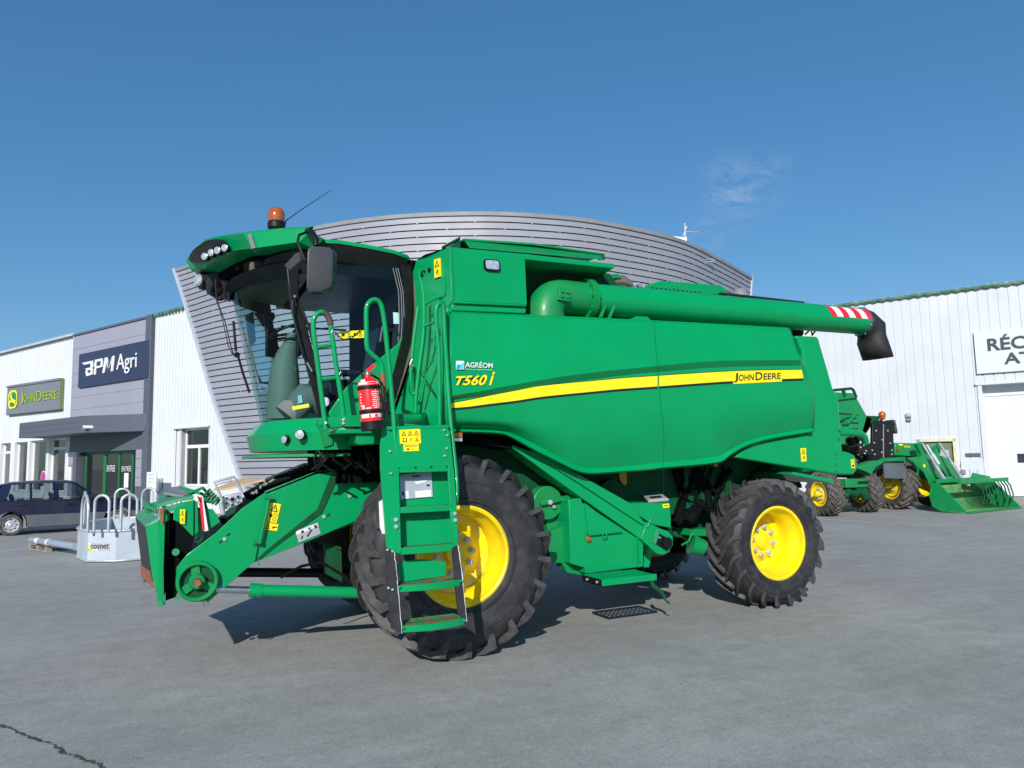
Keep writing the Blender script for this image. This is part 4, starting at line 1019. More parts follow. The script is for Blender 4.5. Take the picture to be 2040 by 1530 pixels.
b = MB(); b.bar((.3, .95, 1.15), (4.6, .95, 1.2), .12, .28); b.bar((.3, 2.35, 1.15), (4.6, 2.35, 1.2), .12, .28); b.build('chassis_beam', M['dgreen'], CB)
b = MB(); b.bar((3.93, .6, .74), (3.93, 2.7, .74), .2, .2); b.box((3.6, 1.4, .7), (4.2, 1.9, 1.2)); b.prism([P(1345, 1050, 'y', .9), P(1410, 1050, 'y', .9), P(1410, 1110, 'y', .9), P(1378, 1075, 'y', .9), P(1345, 1070, 'y', .9)], (0, .2, 0)); b.build('rear_axle', M['dgreen'], CB, bevel=.02)
b = MB(); b.tube([P(1376, 1083, 'y', .75), P(1402, 1092, 'y', .7)], [.12, .09], 14); b.prism(yp(.7, (1380, 1055), (1406, 1053), (1408, 1068), (1378, 1067)), (0, .2, 0)); b.tube([P(1358, 1086, 'y', .7), P(1372, 1078, 'y', .7), P(1379, 1062, 'y', .7)], .012, 6); b.build('steering_knuckle', M['green2'], CB)
rb = random.Random(11)
b = MB()
for (pp, r_) in (([(1425, 985), (1440, 950), (1452, 935)], .05), ([(1345, 1040), (1375, 960), (1395, 940)], .04), ([(1415, 1020), (1378, 1010), (1350, 1045)], .03), ([(1345, 935), (1362, 990), (1352, 1040)], .045), ([(1385, 935), (1408, 985), (1410, 1010)], .06), ([(1400, 1000), (1370, 1040)], .06)):
    b.tube([P(x, y, 'y', .72) for x, y in pp], r_, 8)
for k in range(9):
    x = rb.uniform(1340, 1440); pts = [P(x+rb.uniform(-12, 12)*i, 935+28*i+rb.uniform(-8, 8), 'y', .66) for i in range(4)]; b.tube(pts, .012, 6)
b.tube([P(1489, 952, 'y', .62), P(1497, 940, 'y', .62), P(1510, 938, 'y', .62), P(1512, 930, 'y', .62)], .014, 6)
b.tube([P(1493, 955, 'y', .62), P(1503, 942, 'y', .62), P(1516, 933, 'y', .62)], .012, 6)
b.build('belt_drive', M['void'], CB)
b = MB(); 
for x in (1360, 1395, 1445): b.prism([P(x, 930, 'y', .7), P(x+10, 928, 'y', .7), P(x+16, 1010, 'y', .7), P(x+3, 1015, 'y', .7)], (0, .05, 0))
b.build_each('brace', M['dgreen'], CB)
b = MB(); b.lathe([(.001, -.04), (.16, -.04), (.17, .03), (.001, .04)], P(1215, 985, 'y', .70), V((0, 1, 0)), 24); b.build('pulley', M['dgreen'], CB)

b = MB(); b.prism(yp(1.75, (1318, 1000), (1425, 985), (1425, 1088), (1400, 1098), (1345, 1102), (1322, 1085)), (0, .25, 0)); b.build('lower_sieve_housing', M['void'], CB)
b = MB(); b.tube([P(1372, 1020, 'y', .95), P(1395, 1052, 'y', .95), P(1405, 1060, 'y', .95)], .035, 8); b.tube([P(1425, 1040, 'y', .9), P(1400, 1010, 'y', .9), P(1390, 960, 'y', .9)], .03, 8); b.bar(P(1345, 1000, 'y', .9), P(1420, 990, 'y', .9), .06, .05); b.build('linkage', M['dgreen'], CB)
# --- clean grain elevator, tailings box, foot step
EY = .34
b = MB()
eq_ = yp(EY, (1000, 880), (1030, 890), (1336, 1048), (1342, 1068), (1338, 1090), (1326, 1104), (1310, 1106), (1291, 1092), (1025, 905))
b.prism(yp(EY, (985, 878), (1010, 880), (1040, 892), (1276, 1072), (1295, 1058), (1100, 945), (1045, 905), (1010, 888)), (0, .2, 0))
b = MB()
b.prism(yp(EY, (1020, 886), (1060, 900), (1290, 1050), (1274, 1073), (1160, 993), (1022, 893)), (0, .24, 0))
elv = b.build('grain_elevator', M['green'], CB, bevel=.006)
b = MB(); b.prism(yp(EY-.03, (1060, 893), (1100, 915), (1255, 1002), (1290, 1050), (1283, 1047), (1150, 960), (1060, 903)), (0, .2, 0)); b.build('elevator_return', M['green'], CB, bevel=.005)
b = MB(); hd = [(1290, 1040), (1316, 1053), (1332, 1058), (1341, 1070), (1341, 1086), (1334, 1100), (1320, 1106), (1308, 1103), (1276, 1073)]; b.prism(yp(EY-.06, *hd), (0, .32, 0)); eh = b.build('elevator_foot', M['green'], CB, bevel=.008)
b = MB(); o = P(1325, 1080, 'y', EY-.07); b.cyl(o, o+V((0, -.05, 0)), .055, 16); b.prism([lerpq(yp(EY-.065, (1312, 1062), (1338, 1078), (1328, 1098), (1304, 1082)), *p) for p in ((0, 0), (1, 0), (1, 1), (0, 1))], (0, -.01, 0)); b.build('bearing', M['black'], eh)
b = MB(); q_ = yp(EY-.065, (1308, 1052), (1314, 1055), (1305, 1085), (1299, 1080)); b.prism(q_, (0, -.012, 0)); b.tube([P(1290, 1050, 'y', EY-.08), P(1296, 1034, 'y', EY-.08), P(1302, 1036, 'y', EY-.08)], .008, 6); b.cyl(P(1306, 1068, 'y', EY-.07), P(1316, 1072, 'y', EY-.09), .012, 8); b.build('clamp', M['worn_green'], eh)
b = MB(); b.prism([V(p) for p in yp(EY+.02, (1133, 995), (1158, 992), (1160, 1001), (1275, 1075), (1275, 1130), (1167, 1143), (1165, 1131), (1137, 1123))], (0, .6, 0)); 
box1 = b.build('tailings_box', M['green'], CB, bevel=.008)
b = MB(); b.prism(yp(EY-.0, (1165, 1002), (1235, 1056), (1238, 1059), (1172, 1065)), (0, .02, 0)); b.prism(yp(EY-.02, (1172, 1064), (1238, 1057), (1240, 1060), (1174, 1067)), (0, .03, 0)); b.tube(yp(EY-.03, (1200, 1063), (1202, 1071), (1208, 1071), (1209, 1062)), .006, 6); b.build('access_flap', M['green'], box1)
b = MB(); b.prism(yp(.45, (1240, 1006), (1262, 1002), (1334, 1001), (1337, 1030), (1337, 1052), (1300, 1045)), (0, .5, 0)); bx2 = b.build('sieve_box', M['green'], CB, bevel=.008)
sticker([P(1275, 982, 'y', .85), P(1309, 979, 'y', .85), P(1332, 998, 'y', .44), P(1292, 1002, 'y', .44)], 'information_plate', CB, 'silver', [('r', .1, .15, .5, .1), ('r', .1, .35, .7, .08), ('r', .2, .6, .6, .2), ('r', 0, .9, 1, .1, 2)], lift=.02)
sticker(yp(.445, (1319, 1004.5), (1332.5, 1003), (1333.5, 1010.5), (1321, 1012.5)), 'warning_sticker', CB, 'yel', [('r', .15, .35, .7, .2)])
b = MB(); b.prism(yp(.74, (1231, 940), (1246, 940), (1247, 964), (1241, 967), (1233, 955)), (0, -.02, 0)); b.build('chain_guard', mat('ochre_guard', (.55, .30, .02), .5, dirt=(.3, .2, .05), dirta=.5), CB)
b = MB(); c = P(1172, 1073.5, 'y', EY); b.lathe([(.001, -.02), (.022, -.02), (.026, -.01), (.026, .0)], c, V((0, 1, 0)), 16); b.build('side_reflector', M['orange'], CB)
c = P(1425, 926, 'y', .3); b = MB(); b.lathe([(.001, -.02), (.02, -.02), (.026, -.01), (.026, .0)], c, V((0, 1, 0)), 16); b.build('side_reflector', M['orange'], CB)
b = MB(); b.prism(yp(EY, (1270, 1073), (1281, 1076), (1281, 1128), (1272, 1130)), (0, .03, 0)); b.prism(yp(EY-.02, (1273, 1078), (1276, 1078), (1277, 1120), (1274, 1120)), (0, .01, 0)); b.build('box_edge', M['green'], CB)
b = MB(); b.prism(yp(.6, (1284, 1102), (1306, 1098), (1297, 1112), (1293, 1130), (1282, 1130)), (0, .04, 0)); b.build('lower_bracket', M['green'], CB)
# lower frame towards the front wheel
b = MB(); b.prism(yp(.5, (1095, 1060), (1133, 1045), (1137, 1123), (1165, 1131), (1170, 1148), (1130, 1141), (1120, 1122), (1095, 1120)), (0, .1, 0)); b.prism(yp(.62, (1085, 1015), (1135, 1028), (1135, 1048), (1093, 1066)), (0, .1, 0)); b.build('side_frame', M['green2'], CB, bevel=.006)
b = MB(); c = P(1092, 1002, 'y', .55)
b.prism([c+V((.17*math.cos(R(a)), 0, .17*math.sin(R(a)))) for a in range(0, 360, 20)], (0, .15, 0)); b.bar(c+V((-.1, -.02, .0)), c+V((.24, -.02, .05)), .05, .05); pg = b.build('belt_guard', M['green2'], CB, bevel=.01)
b = MB(); b.cyl(c+V((-.0, -.05, .01)), c, .025, 10); b.cyl(c+V((.05, -.035, -.04)), c+V((.05, 0, -.04)), .018, 8); b.build_each('bolt', M['zinc'], pg)
# step with perforated tread
SY = -.02
sp = [P(1198, 1158, 'y', SY), P(1308, 1142, 'y', SY)]
zt = (sp[0].z+sp[1].z)/2; x0, x1 = sp[0].x+.0, sp[1].x
b = MB(); dpt = .34
def treadplate(b, x0, x1, y0, y1, z, nx, ny, th=.004):
    us = []; 
    cw = (x1-x0)/nx; cd = (y1-y0)/ny
    for i in range(nx):
        for j in range(ny):
            ox = x0+cw*i; oy = y0+cd*j; e = .22
            hx0, hx1, hy0, hy1 = ox+cw*e, ox+cw*(1-e), oy+cd*e, oy+cd*(1-e)
            for zz in (z, z-th):
                b.add([(ox, oy, zz), (ox+cw, oy, zz), (ox+cw, oy+cd, zz), (ox, oy+cd, zz), (hx0, hy0, zz), (hx1, hy0, zz), (hx1, hy1, zz), (hx0, hy1, zz)],
                      [(0, 1, 5, 4), (1, 2, 6, 5), (2, 3, 7, 6), (3, 0, 4, 7)])
            b.add([(hx0, hy0, z), (hx1, hy0, z), (hx1, hy1, z), (hx0, hy1, z), (hx0, hy0, z-th), (hx1, hy0, z-th), (hx1, hy1, z-th), (hx0, hy1, z-th)], [(0, 1, 5, 4), (1, 2, 6, 5), (2, 3, 7, 6), (3, 0, 4, 7)])
treadplate(b, x0, x1, SY+.01, SY+dpt, zt, 11, 5)
b.box((x0, SY, zt-.055), (x1, SY+.012, zt+.004)); b.box((x0, SY+dpt, zt-.055), (x1, SY+dpt+.012, zt+.004)); b.box((x1-.012, SY+.012, zt-.055), (x1, SY+dpt, zt))
stp = b.build('foot_step', M['green'], CB)
b = MB(); b.box((x0-.008, SY, zt-.055), (x0+.004, SY+dpt, zt+.004)); b.build('step_bracket', M['black'], stp); b = MB()
for yy in (.06, .24): b.cyl((x0-.02, SY+yy, zt-.025), (x0-.008, SY+yy, zt-.025), .012, 8)
b.build_each('bolt', M['zinc'], stp)
b = MB(); b.tube([P(1296, 1148, 'y', .45), P(1300, 1165, 'y', .45), P(1318, 1180, 'y', .4), P(1326, 1190, 'y', .38)], [.022, .028, .022, .015], 8); b.tube([P(1318, 1178, 'y', .4), P(1326, 1196, 'y', .35), P(1334, 1202, 'y', .33)], .012, 6); b.build('hanging_hook', M['dgreen'], CB)

# --- wheels
def make_wheel(par, o, Rt, wd, Rr, out, ml=24, flip=1, tm='tyre', lug=.05, dish=.30, phase=0, ax=None, name='wheel', detail=True, yellow='yellow', hub=.12, lw=.048):
    """o = centre of the tyre, out = -1 when the outer face looks towards -Y"""
    ax = V((0, 1, 0)) if ax is None else V(ax).normalized()
    up = V((0, 0, 1)); fx = up.cross(ax).normalized()*-1          # fx = +X for ax=+Y
    def L(x, y, z): return o + fx*x + ax*y + up*z
    h = wd/2; Rb = Rt-lug
    root = None
    t = MB()
    prof = [(Rr*1.0, -h*.80), (Rr*1.03, -h*.90), (Rr+.25*(Rb-Rr), -h*.99), (Rr+.5*(Rb-Rr), -h*1.03), (Rr+.75*(Rb-Rr), -h*1.0), (Rb-.055, -h*.93), (Rb-.018, -h*.80), (Rb, -h*.5), (Rb+.008, 0)]
    prof = prof + [(r, -a) for r, a in prof[:-1][::-1]]
    t.lathe(prof, o, ax, 72)
    # moulded rings on the side wall
    for rr in (Rr+.06, Rr+.5*(Rb-Rr)+.02):
        for sg in (-1, 1):
            hh = h*(1.0 if rr < Rr+.1 else 1.035)
            t.lathe([(rr-.01, sg*(hh-.012)), (rr-.006, sg*(hh+.005)), (rr+.006, sg*(hh+.005)), (rr+.01, sg*(hh-.012))], o, ax, 72)
    tyre = None
    dl = 2*math.pi/ml
    for sd in (-1, 1):
        for k in range(ml):
            th0 = phase + dl*k + (dl/2 if sd > 0 else 0)
            # path from centre to the shoulder, then down the side wall
            path = []
            N = 7
            for i in range(N+1):
                u = i/N; yy = sd*(-.03*wd + u*(h*1.0+.03*wd)); th = th0 + flip*.42*(u**1.2)*(1.0 if Rt > .7 else .8)
                drop = 0 if u < .8 else ((u-.8)/.2)**2*.028
                path.append((yy, th, Rt-drop))
            path.append((sd*h*1.025, path[-1][1]+flip*.016, Rb-.065)); path.append((sd*h*1.02, path[-1][1]+flip*.008, Rb-.12))
            secs = []
            for i, (yy, th, rr) in enumerate(path):
                w = (lw*(.8+.35*i/len(path)))/Rt/1.0
                base = Rb-.022 if i < N-1 else (rr-.06)
                if i >= N: base = rr-.07
                a0, a1 = th-w*.92, th+w*.92; b0, b1 = th-w*.70, th+w*.70
                rt_ = rr if i < N+1 else rr-.0
                yi = yy if i < N else yy
                ps = []
                for (r_, a_) in ((base, a0), (rt_, b0), (rt_, b1), (base, a1)):
                    yo = yy
                    if i >= N: yo = yy*(1.0 if r_ == rt_ else .93)
                    ps.append(L(r_*math.sin(a_), yo, r_*math.cos(a_)))
                if i == len(path)-1: ps = [L((rr-.01)*math.sin(a_), yy*.97, (rr-.01)*math.cos(a_)) for a_ in (a0, b0, b1, a1)]
                secs.append(ps)
            t.loft(secs, 1, True)
    w = bpy.data.objects.new(name, None); COL.objects.link(w); w.parent = par; w.empty_display_size = .1
    tyre = t.build('tyre', [M[tm], M['tyre_lug' if tm == 'tyre' else 'tyre_lug_dusty']], w, sharp=35)
    # rim: deep dish; the outer face is at y = out*h
    f = out*h
    r = MB()
    rp = [(Rr+.012, f*.80), (Rr+.014, f*.90), (Rr-.005, f*.93), (Rr-.022, f*.90), (Rr-.03, f*.78), (Rr-.035, f*.60), (Rr-.07, f*.45), (Rr-.085, f*.1), (Rr-.08, f*1-out*dish*1.1)]
    disc = f-out*dish
    rp += [(Rr-.10, disc-out*.03), (Rr*.62, disc-out*.045), (Rr*.46, disc), (Rr*.40, disc+out*.012), (.001, disc+out*.012)]
    r.lathe(rp, o, ax, 64)
    r.lathe([(Rr+.012, -f*.80), (Rr-.005, -f*.93), (Rr-.03, -f*.78), (Rr-.085, -f*.1), (Rr-.082, 0)], o, ax, 48)
    rim = r.build('rim', M[yellow], w, sharp=40)
    if detail:
        hb = MB(); hy = disc+out*.012
        hb.lathe([(Rr*.24, hy*1.0), (Rr*.235, hy+out*hub*.7), (Rr*.2, hy+out*hub), (.001, hy+out*hub)], o, ax, 32); hb.build('hub', M[yellow], w)
        bb = MB(); nb = 8 if Rt < .8 else 10
        for k in range(nb):
            a = 2*math.pi*k/nb+.2; c = L(Rr*.40*math.sin(a), hy, Rr*.40*math.cos(a)); bb.lathe([(.001, 0), (.030, 0), (.030, .022), (.019, .022), (.019, .05), (.001, .05)], c, ax*out, 8)
        bb.build_each('wheel_nut', M['zinc'], w)
    return w
wf = make_wheel(CB, V((0, .405, .895)), .895, .64, .435, -1, ml=22, flip=-1, dish=.27, phase=.1, lw=.034, hub=.06, lug=.056)
b = MB(); b.tube([V((.33+.0*k, .16, .89)) + V((.012*math.cos(k*.9), 0, .012*math.sin(k*.9))) for k in range(1)] + [V((.33, .155, .89))], .003, 4)
make_wheel(CB, V((0, 2.895, .895)), .895, .64, .435, 1, ml=23, flip=-1, dish=.27, phase=.3, lw=.034, lug=.056)
make_wheel(CB, V((3.93, .52, .725)), .725, .47, .405, -1, ml=20, flip=1, dish=.30, phase=.05, lw=.030, lug=.054, hub=.03)
make_wheel(CB, V((3.93, 2.78, .725)), .725, .47, .405, 1, ml=21, flip=1, dish=.25, phase=.2, lw=.030, lug=.054, hub=.10)

# ================================================================== CAB
YN, YF = .75, 2.55
Apb, Apt = P(652, 850, 'y', YN), P(584, 588, 'y', YN)
def cz(z):  # glass arc at height z : list of points from near A pillar to far A pillar
    t = (z-2.08)/(3.45-2.08)
    xn = -1.08-.315*t
    bulge = .45
    out = []
    for k in range(25):
        u = k/24; y = YN+(YF-YN)*u
        out.append(V((xn - bulge*(1-abs(2*u-1)**2.2), y, z)))
    return out
b = MB(); b.grid([cz(z) for z in (2.06, 2.4, 2.8, 3.2, 3.52)]); b.build('windscreen', M['glass'], CB, sharp=80)
# near pillar, door frame, rear pillar
b = MB(); b.loft([[Apb+V((-.04, -.01, 0)), Apb+V((.05, -.01, 0)), Apb+V((.05, .07, 0)), Apb+V((-.04, .07, 0))], [Apt+V((-.04, -.01, 0)), Apt+V((.05, -.01, 0)), Apt+V((.05, .07, 0)), Apt+V((-.04, .07, 0))], [Apt+V((-.07, -.01, .3)), Apt+V((.05, -.01, .3)), Apt+V((.05, .07, .3)), Apt+V((-.07, .07, .3))]])
b.build('pillar', M['black'], CB, bevel=.012)
def mir(p): return V((p.x, YN+YF-p.y, p.z))
b = MB(); lp = [Apb, Apt]; b.loft([[mir(q+V((-.04, -.01, 0))), mir(q+V((.05, -.01, 0))), mir(q+V((.05, .07, 0))), mir(q+V((-.04, .07, 0)))] for q in (Apb, Apt, Apt+V((-.05, 0, .3)))]); b.build('pillar', M['cabin'], CB)
# rear black frame of the door, curving down forward
rpx_o = [(815, 528), (822, 560), (824, 620), (818, 680), (800, 745), (776, 822)]
rpx_i = [(797, 526), (806, 560), (808, 620), (803, 668), (786, 735), (762, 812)]
b = MB(); b.grid([[P(*p, 'y', .70) for p in rpx_o], [P(*p, 'y', .70) for p in rpx_i]]); b.grid([[P(*p, 'y', .70) for p in rpx_o], [P(*p, 'y', .70)+V((.12, .2, 0)) for p in rpx_o]]); b.grid([[P(*p, 'y', .70) for p in rpx_i], [P(*p, 'y', .70)+V((0, .08, 0)) for p in rpx_i]])
b.build('door_seal', M['black'], CB, sharp=60)
b = MB(); so_ = [(x+4, y) for x, y in rpx_o[2:]]; si_ = [(x+15-3*k, y) for k, (x, y) in enumerate(rpx_o[2:])]
b.grid([[P(x-2, y, 'y', .715) for x, y in rpx_o[1:]], [P(x+9-2*abs(k-2), y, 'y', .73) for k, (x, y) in enumerate(rpx_o[1:])]]); b.build('body_seal', mat('brown_foam_seal', (.17, .12, .11), .8), CB)
# door glass
dg_ = yp(.735, (596, 575), (640, 545), (700, 530), (798, 526), (806, 560), (808, 620), (803, 668), (790, 690), (735, 735), (690, 775), (655, 830))
b = MB(); b.add(dg_, [list(range(len(dg_)))]); b.build('door_glass', M['doorglass'], CB, flat=True)
b = MB(); dl_ = yp(.722, (658, 838), (655, 822), (690, 772), (735, 732), (792, 686), (803, 668), (786, 735), (762, 830)); b.prism(dl_, (0, .05, 0)); b.build('door_panel', M['green'], CB, bevel=.006)
# thin glass edge lines at the rear of the door
b = MB(); 
for o_ in (0, 6, 11): b.tube(yp(.73, (783+o_*.9, 534), (794+o_*.8, 580), (796+o_*.9, 640), (793+o_, 680)), .004, 5)
b.build_each('glass_edge', M['grey'], CB)
# inner lip of green paint under the door glass: door handle
b = MB(); b.bar(P(765, 661, 'y', .70), P(790, 655, 'y', .70), .03, .03); b.cyl(P(788, 659, 'y', .68), P(788, 659, 'y', .72), .018, 10); b.build('door_handle', M['black'], CB, bevel=.006)
# far side wall with its window, rear wall, floor, headliner
b = MB(); fo = [(540, 560), (900, 560), (900, 870), (560, 870)]
def strip(*pts): b.prism(yp(YF-.02, *pts), (0, .03, 0))
strip((515, 528), (830, 520), (830, 578), (526, 578)); strip((697, 578), (830, 578), (830, 860), (697, 860)); strip((560, 765), (697, 765), (697, 860), (575, 860))
strip((683, 578), (697, 578), (697, 600), (694, 586))
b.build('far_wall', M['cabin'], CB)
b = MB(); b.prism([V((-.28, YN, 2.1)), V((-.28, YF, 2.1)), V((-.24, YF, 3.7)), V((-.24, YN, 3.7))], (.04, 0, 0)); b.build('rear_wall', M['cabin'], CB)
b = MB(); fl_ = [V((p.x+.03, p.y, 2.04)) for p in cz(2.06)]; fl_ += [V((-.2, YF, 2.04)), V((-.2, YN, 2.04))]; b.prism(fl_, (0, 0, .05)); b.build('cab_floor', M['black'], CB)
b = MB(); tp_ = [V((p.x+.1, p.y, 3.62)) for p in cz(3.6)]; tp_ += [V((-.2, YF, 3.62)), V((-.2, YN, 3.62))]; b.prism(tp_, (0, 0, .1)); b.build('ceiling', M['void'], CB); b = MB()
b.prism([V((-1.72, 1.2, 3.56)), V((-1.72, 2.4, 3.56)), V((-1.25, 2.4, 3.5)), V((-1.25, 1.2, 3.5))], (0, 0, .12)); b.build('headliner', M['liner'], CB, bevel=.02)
# seat, column, steering wheel, monitors, armrest
b = MB(); b.box((-.95, 1.35, 2.42), (-.45, 1.9, 2.58)); b.prism([V((-.52, 1.37, 2.5)), V((-.38, 1.37, 2.5)), V((-.28, 1.37, 3.2)), V((-.40, 1.37, 3.2))], (0, .5, 0)); b.box((-.85, 1.45, 2.1), (-.5, 1.8, 2.42)); b.build('seat', M['black'], CB, bevel=.04, seg=3)
b = MB(); b.box((-1.0, 2.0, 2.55), (-.45, 2.2, 2.66)); b.box((-.9, 1.15, 2.6), (-.5, 1.28, 2.66)); b.bar((-.98, 2.1, 2.66), (-1.05, 2.1, 2.92), .05, .05); b.obox(V((-1.12, 2.15, 3.0)), V((.02, 0, .0)), V((0, .14, 0)), V((0, 0, .1))); b.build('armrest_console', M['black'], CB, bevel=.02)
def yl(*p): return [P(a, c, 'y', d) for a, c, d in p]
b = MB(); pcl = [(565, 835, 1.5, .17), (566, 770, 1.5, .155), (567, 735, 1.5, .14), (572, 705, 1.5, .10), (580, 680, 1.5, .06), (582, 664, 1.5, .05)]
b.tube([P(a, c, 'y', d) for a, c, d, r_ in pcl], [r_ for *_, r_ in pcl], 16); b.tube(yl((575, 745, 1.42), (588, 735, 1.42), (582, 728, 1.42)), .03, 8); b.build('steering_column', M['console'], CB, sharp=70)
b = MB()
for k in range(5): c = P(573+k*2.2, 704-k*8, 'y', 1.5); b.lathe([(.001, 0), (.085-.008*k, 0), (.085-.008*k, .02), (.001, .02)], c, V((.1, 0, 1)), 14)
b.build('column_bellows', M['black'], CB)
b = MB(); c = P(578, 660, 'y', 1.5); ax2 = V((-.35, .15, 1)).normalized(); xx = ax2.cross(V((0, 1, 0))).normalized(); yy = ax2.cross(xx)
b.tube([c+xx*.2*math.cos(2*math.pi*k/28)+yy*.2*math.sin(2*math.pi*k/28) for k in range(28)], .014, 8, closed=True)
for k in range(3): a = 2*math.pi*k/3; b.tube([c-ax2*.03, c+xx*.2*math.cos(a)+yy*.2*math.sin(a)], .012, 6)
kn = c+xx*-.16+yy*-.1+ax2*.06; b.lathe([(.001, .04), (.03, .03), (.03, -.02), (.001, -.03)], kn, ax2, 10); b.build('steering_wheel', M['black'], CB)
b = MB(); b.obox(P(541, 683, 'y', 1.75), V((.06, .05, 0)), V((.01, -.015, 0)), V((0, 0, .15))); b.build('monitor', M['black'], CB, bevel=.01)
b = MB(); b.tube(yl((497, 690, 2.2), (512, 745, 2.2), (520, 762, 2.2), (535, 764, 2.2)), .012, 6); b.tube(yl((570, 790, 1.6), (640, 786, 2.0)), .012, 6); b.tube(yl((560, 650, 2.4), (690, 658, 2.4)), .012, 6); b.build('grab_bar', M['ink'], CB)
b = MB(); b.prism(yl((590, 640, 2.5), (596, 640, 2.5), (596, 655, 2.5), (590, 655, 2.5)), (0, .01, 0)); 
b = MB(); b.prism([V((-.55, .95, 2.45)), V((-.35, .95, 2.45)), V((-.35, .95, 2.62)), V((-.5, .95, 2.7))], (0, .25, 0)); b.build('instructor_seat', mat('grey_seat_fabric', (.3, .3, .29), .8), CB, bevel=.03)
b = MB(); b.tube(yl((572, 830, 1.1), (610, 790, 1.1), (640, 800, 1.1)), .14, 10); b.build('floor_bag', mat('grey_fabric_bag', (.14, .15, .15), .9, bump=.3, bs=12), CB)
# papers and stickers on the windscreen and door
b = MB(); b.add(yl((593, 788, .95), (601, 787, .95), (603, 802, .95), (594, 804, .95)), [(0, 1, 2, 3)]); b.build('pale_note', M['paleblue'], CB, flat=True)
b = MB(); b.add(yl((582, 810, .80), (615, 804, .76), (616, 811, .76), (583, 817, .80)), [(0, 1, 2, 3)]); b.build('lime_tape', M['lime'], CB, flat=True)
b = MB(); b.add(yl((783, 622, .73), (794, 623, .73), (795, 645, .73), (784, 645, .73)), [(0, 1, 2, 3)]); b.build('pale_note', M['paleblue'], CB, flat=True)
sticker(yp(.728, (676, 660), (727, 658), (727, 673), (676, 675)), 'warning_sticker', CB, 'yel', [('r', .08, .3, .12, .4), ('t', .3, .2, .15, .6), ('r', .55, .3, .1, .4), ('t', .75, .2, .15, .6)], lift=.006)
# window rubber, bottom trim of the windscreen
b = MB(); c1 = cz(2.07); b.grid([[p+V((-.01, 0, 0)) for p in c1], [p+V((-.004, 0, .06)) for p in cz(2.08)]]); b.build('windscreen_seal', M['black'], CB, sharp=80)
b = MB(); c1 = cz(3.3); b.grid([[p+V((-.012, 0, .0)) for p in cz(3.43)], [p+V((-.005, 0, 0)) for p in cz(3.56)], [p+V((.30, 0, 0)) for p in cz(3.70)]]); b.build('header_trim', M['void'], CB, sharp=80)

# --- roof
def rp3(px, py, y): return P(px, py, 'y', y)
TA = [rp3(612, 455, .62), rp3(560, 458, .78), rp3(486, 465, 1.0), rp3(440, 471, 1.28), rp3(410, 477, 1.55), rp3(384, 498, 1.85), rp3(371, 518, 2.15)]
LA = [rp3(617, 462, .62), rp3(596, 482, .66), rp3(502, 495, .98), rp3(471, 498, 1.25), rp3(430, 517, 1.5), rp3(410, 530, 1.75), rp3(379, 537, 2.15)]
# visor: upper face, front face with lamp pocket, underside
b = MB()
back = [V((-1.0, q.y if q.y > .8 else .75, 3.93)) for q in TA]
inn = [q+V((.06, .02, .035)) for q in TA]
mirT = [V((TA[-1].x+.05+.10*k, 2.15+.22*k, TA[-1].z+.01*k)) for k in (1, 2)] + [V((-1.45, 2.72, 3.84)), V((-1.22, 2.72, 3.84))]
mirL = [p+V((.01, 0, -.12)) for p in mirT]
T_all = TA+mirT; L_all = LA+mirL; I_all = inn+[q+V((.06, -.05, .035)) for q in mirT]; B_all = [V((-1.22, min(max(q.y, .72), 2.6), 3.9)) for q in T_all]
b.grid([B_all, I_all, T_all, L_all])
U_all = [q+V((.14, .05, -.035)) for q in L_all]
b.grid([L_all, U_all])
visor = b.build('roof_visor', M['green'], CB, sharp=30)
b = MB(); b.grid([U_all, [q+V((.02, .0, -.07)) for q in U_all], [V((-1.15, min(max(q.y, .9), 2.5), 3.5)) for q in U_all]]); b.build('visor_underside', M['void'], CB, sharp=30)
b = MB(); sA = rp3(495, 466, .955); b.prism([rp3(494, 467, .93), rp3(500, 466.5, .93), rp3(510, 493, .93), rp3(501, 496, .93)], (-.0, .02, 0)); b.build('visor_joint', M['grey'], CB)
# lamp pocket, four lamps
lp = MB()
def fm(u, v):  # on the front face between T and L of indexes 3..6
    t = u*3; i = min(int(t), 2); f = t-i
    a = TA[3+i].lerp(TA[4+i], f); c = LA[3+i].lerp(LA[4+i], f); return a.lerp(c, v)
n = 18; pk = []
for k in range(n):
    a = 2*math.pi*k/n; u = .42+.44*math.copysign(abs(math.cos(a))**.7, math.cos(a)); v = .50+.36*math.copysign(abs(math.sin(a))**.7, math.sin(a)); pk.append(fm(u, v)+V((-.03, -.03, 0)))
lp.add(pk, [list(range(n))]); lp.build('lamp_pocket', M['ink'], CB, flat=True)
for (x, y, yy_) in ((408, 511, 1.55), (421, 503.5, 1.48), (433.5, 499, 1.40), (448, 494, 1.30)):
    c = P(x, y, 'y', yy_-.08); d = V((-.62, -.78, -.05)).normalized()
    m1 = MB(); m1.lathe([(.001, -.05), (.036, -.045), (.043, .0), (.043, .012), (.036, .012)], c, d, 20); l1 = m1.build('work_lamp', M['black'], CB)
    m1 = MB(); m1.lathe([(.001, .016), (.03, .012), (.037, .008)], c, d, 20); m1.build('lens', M['lens'], l1)
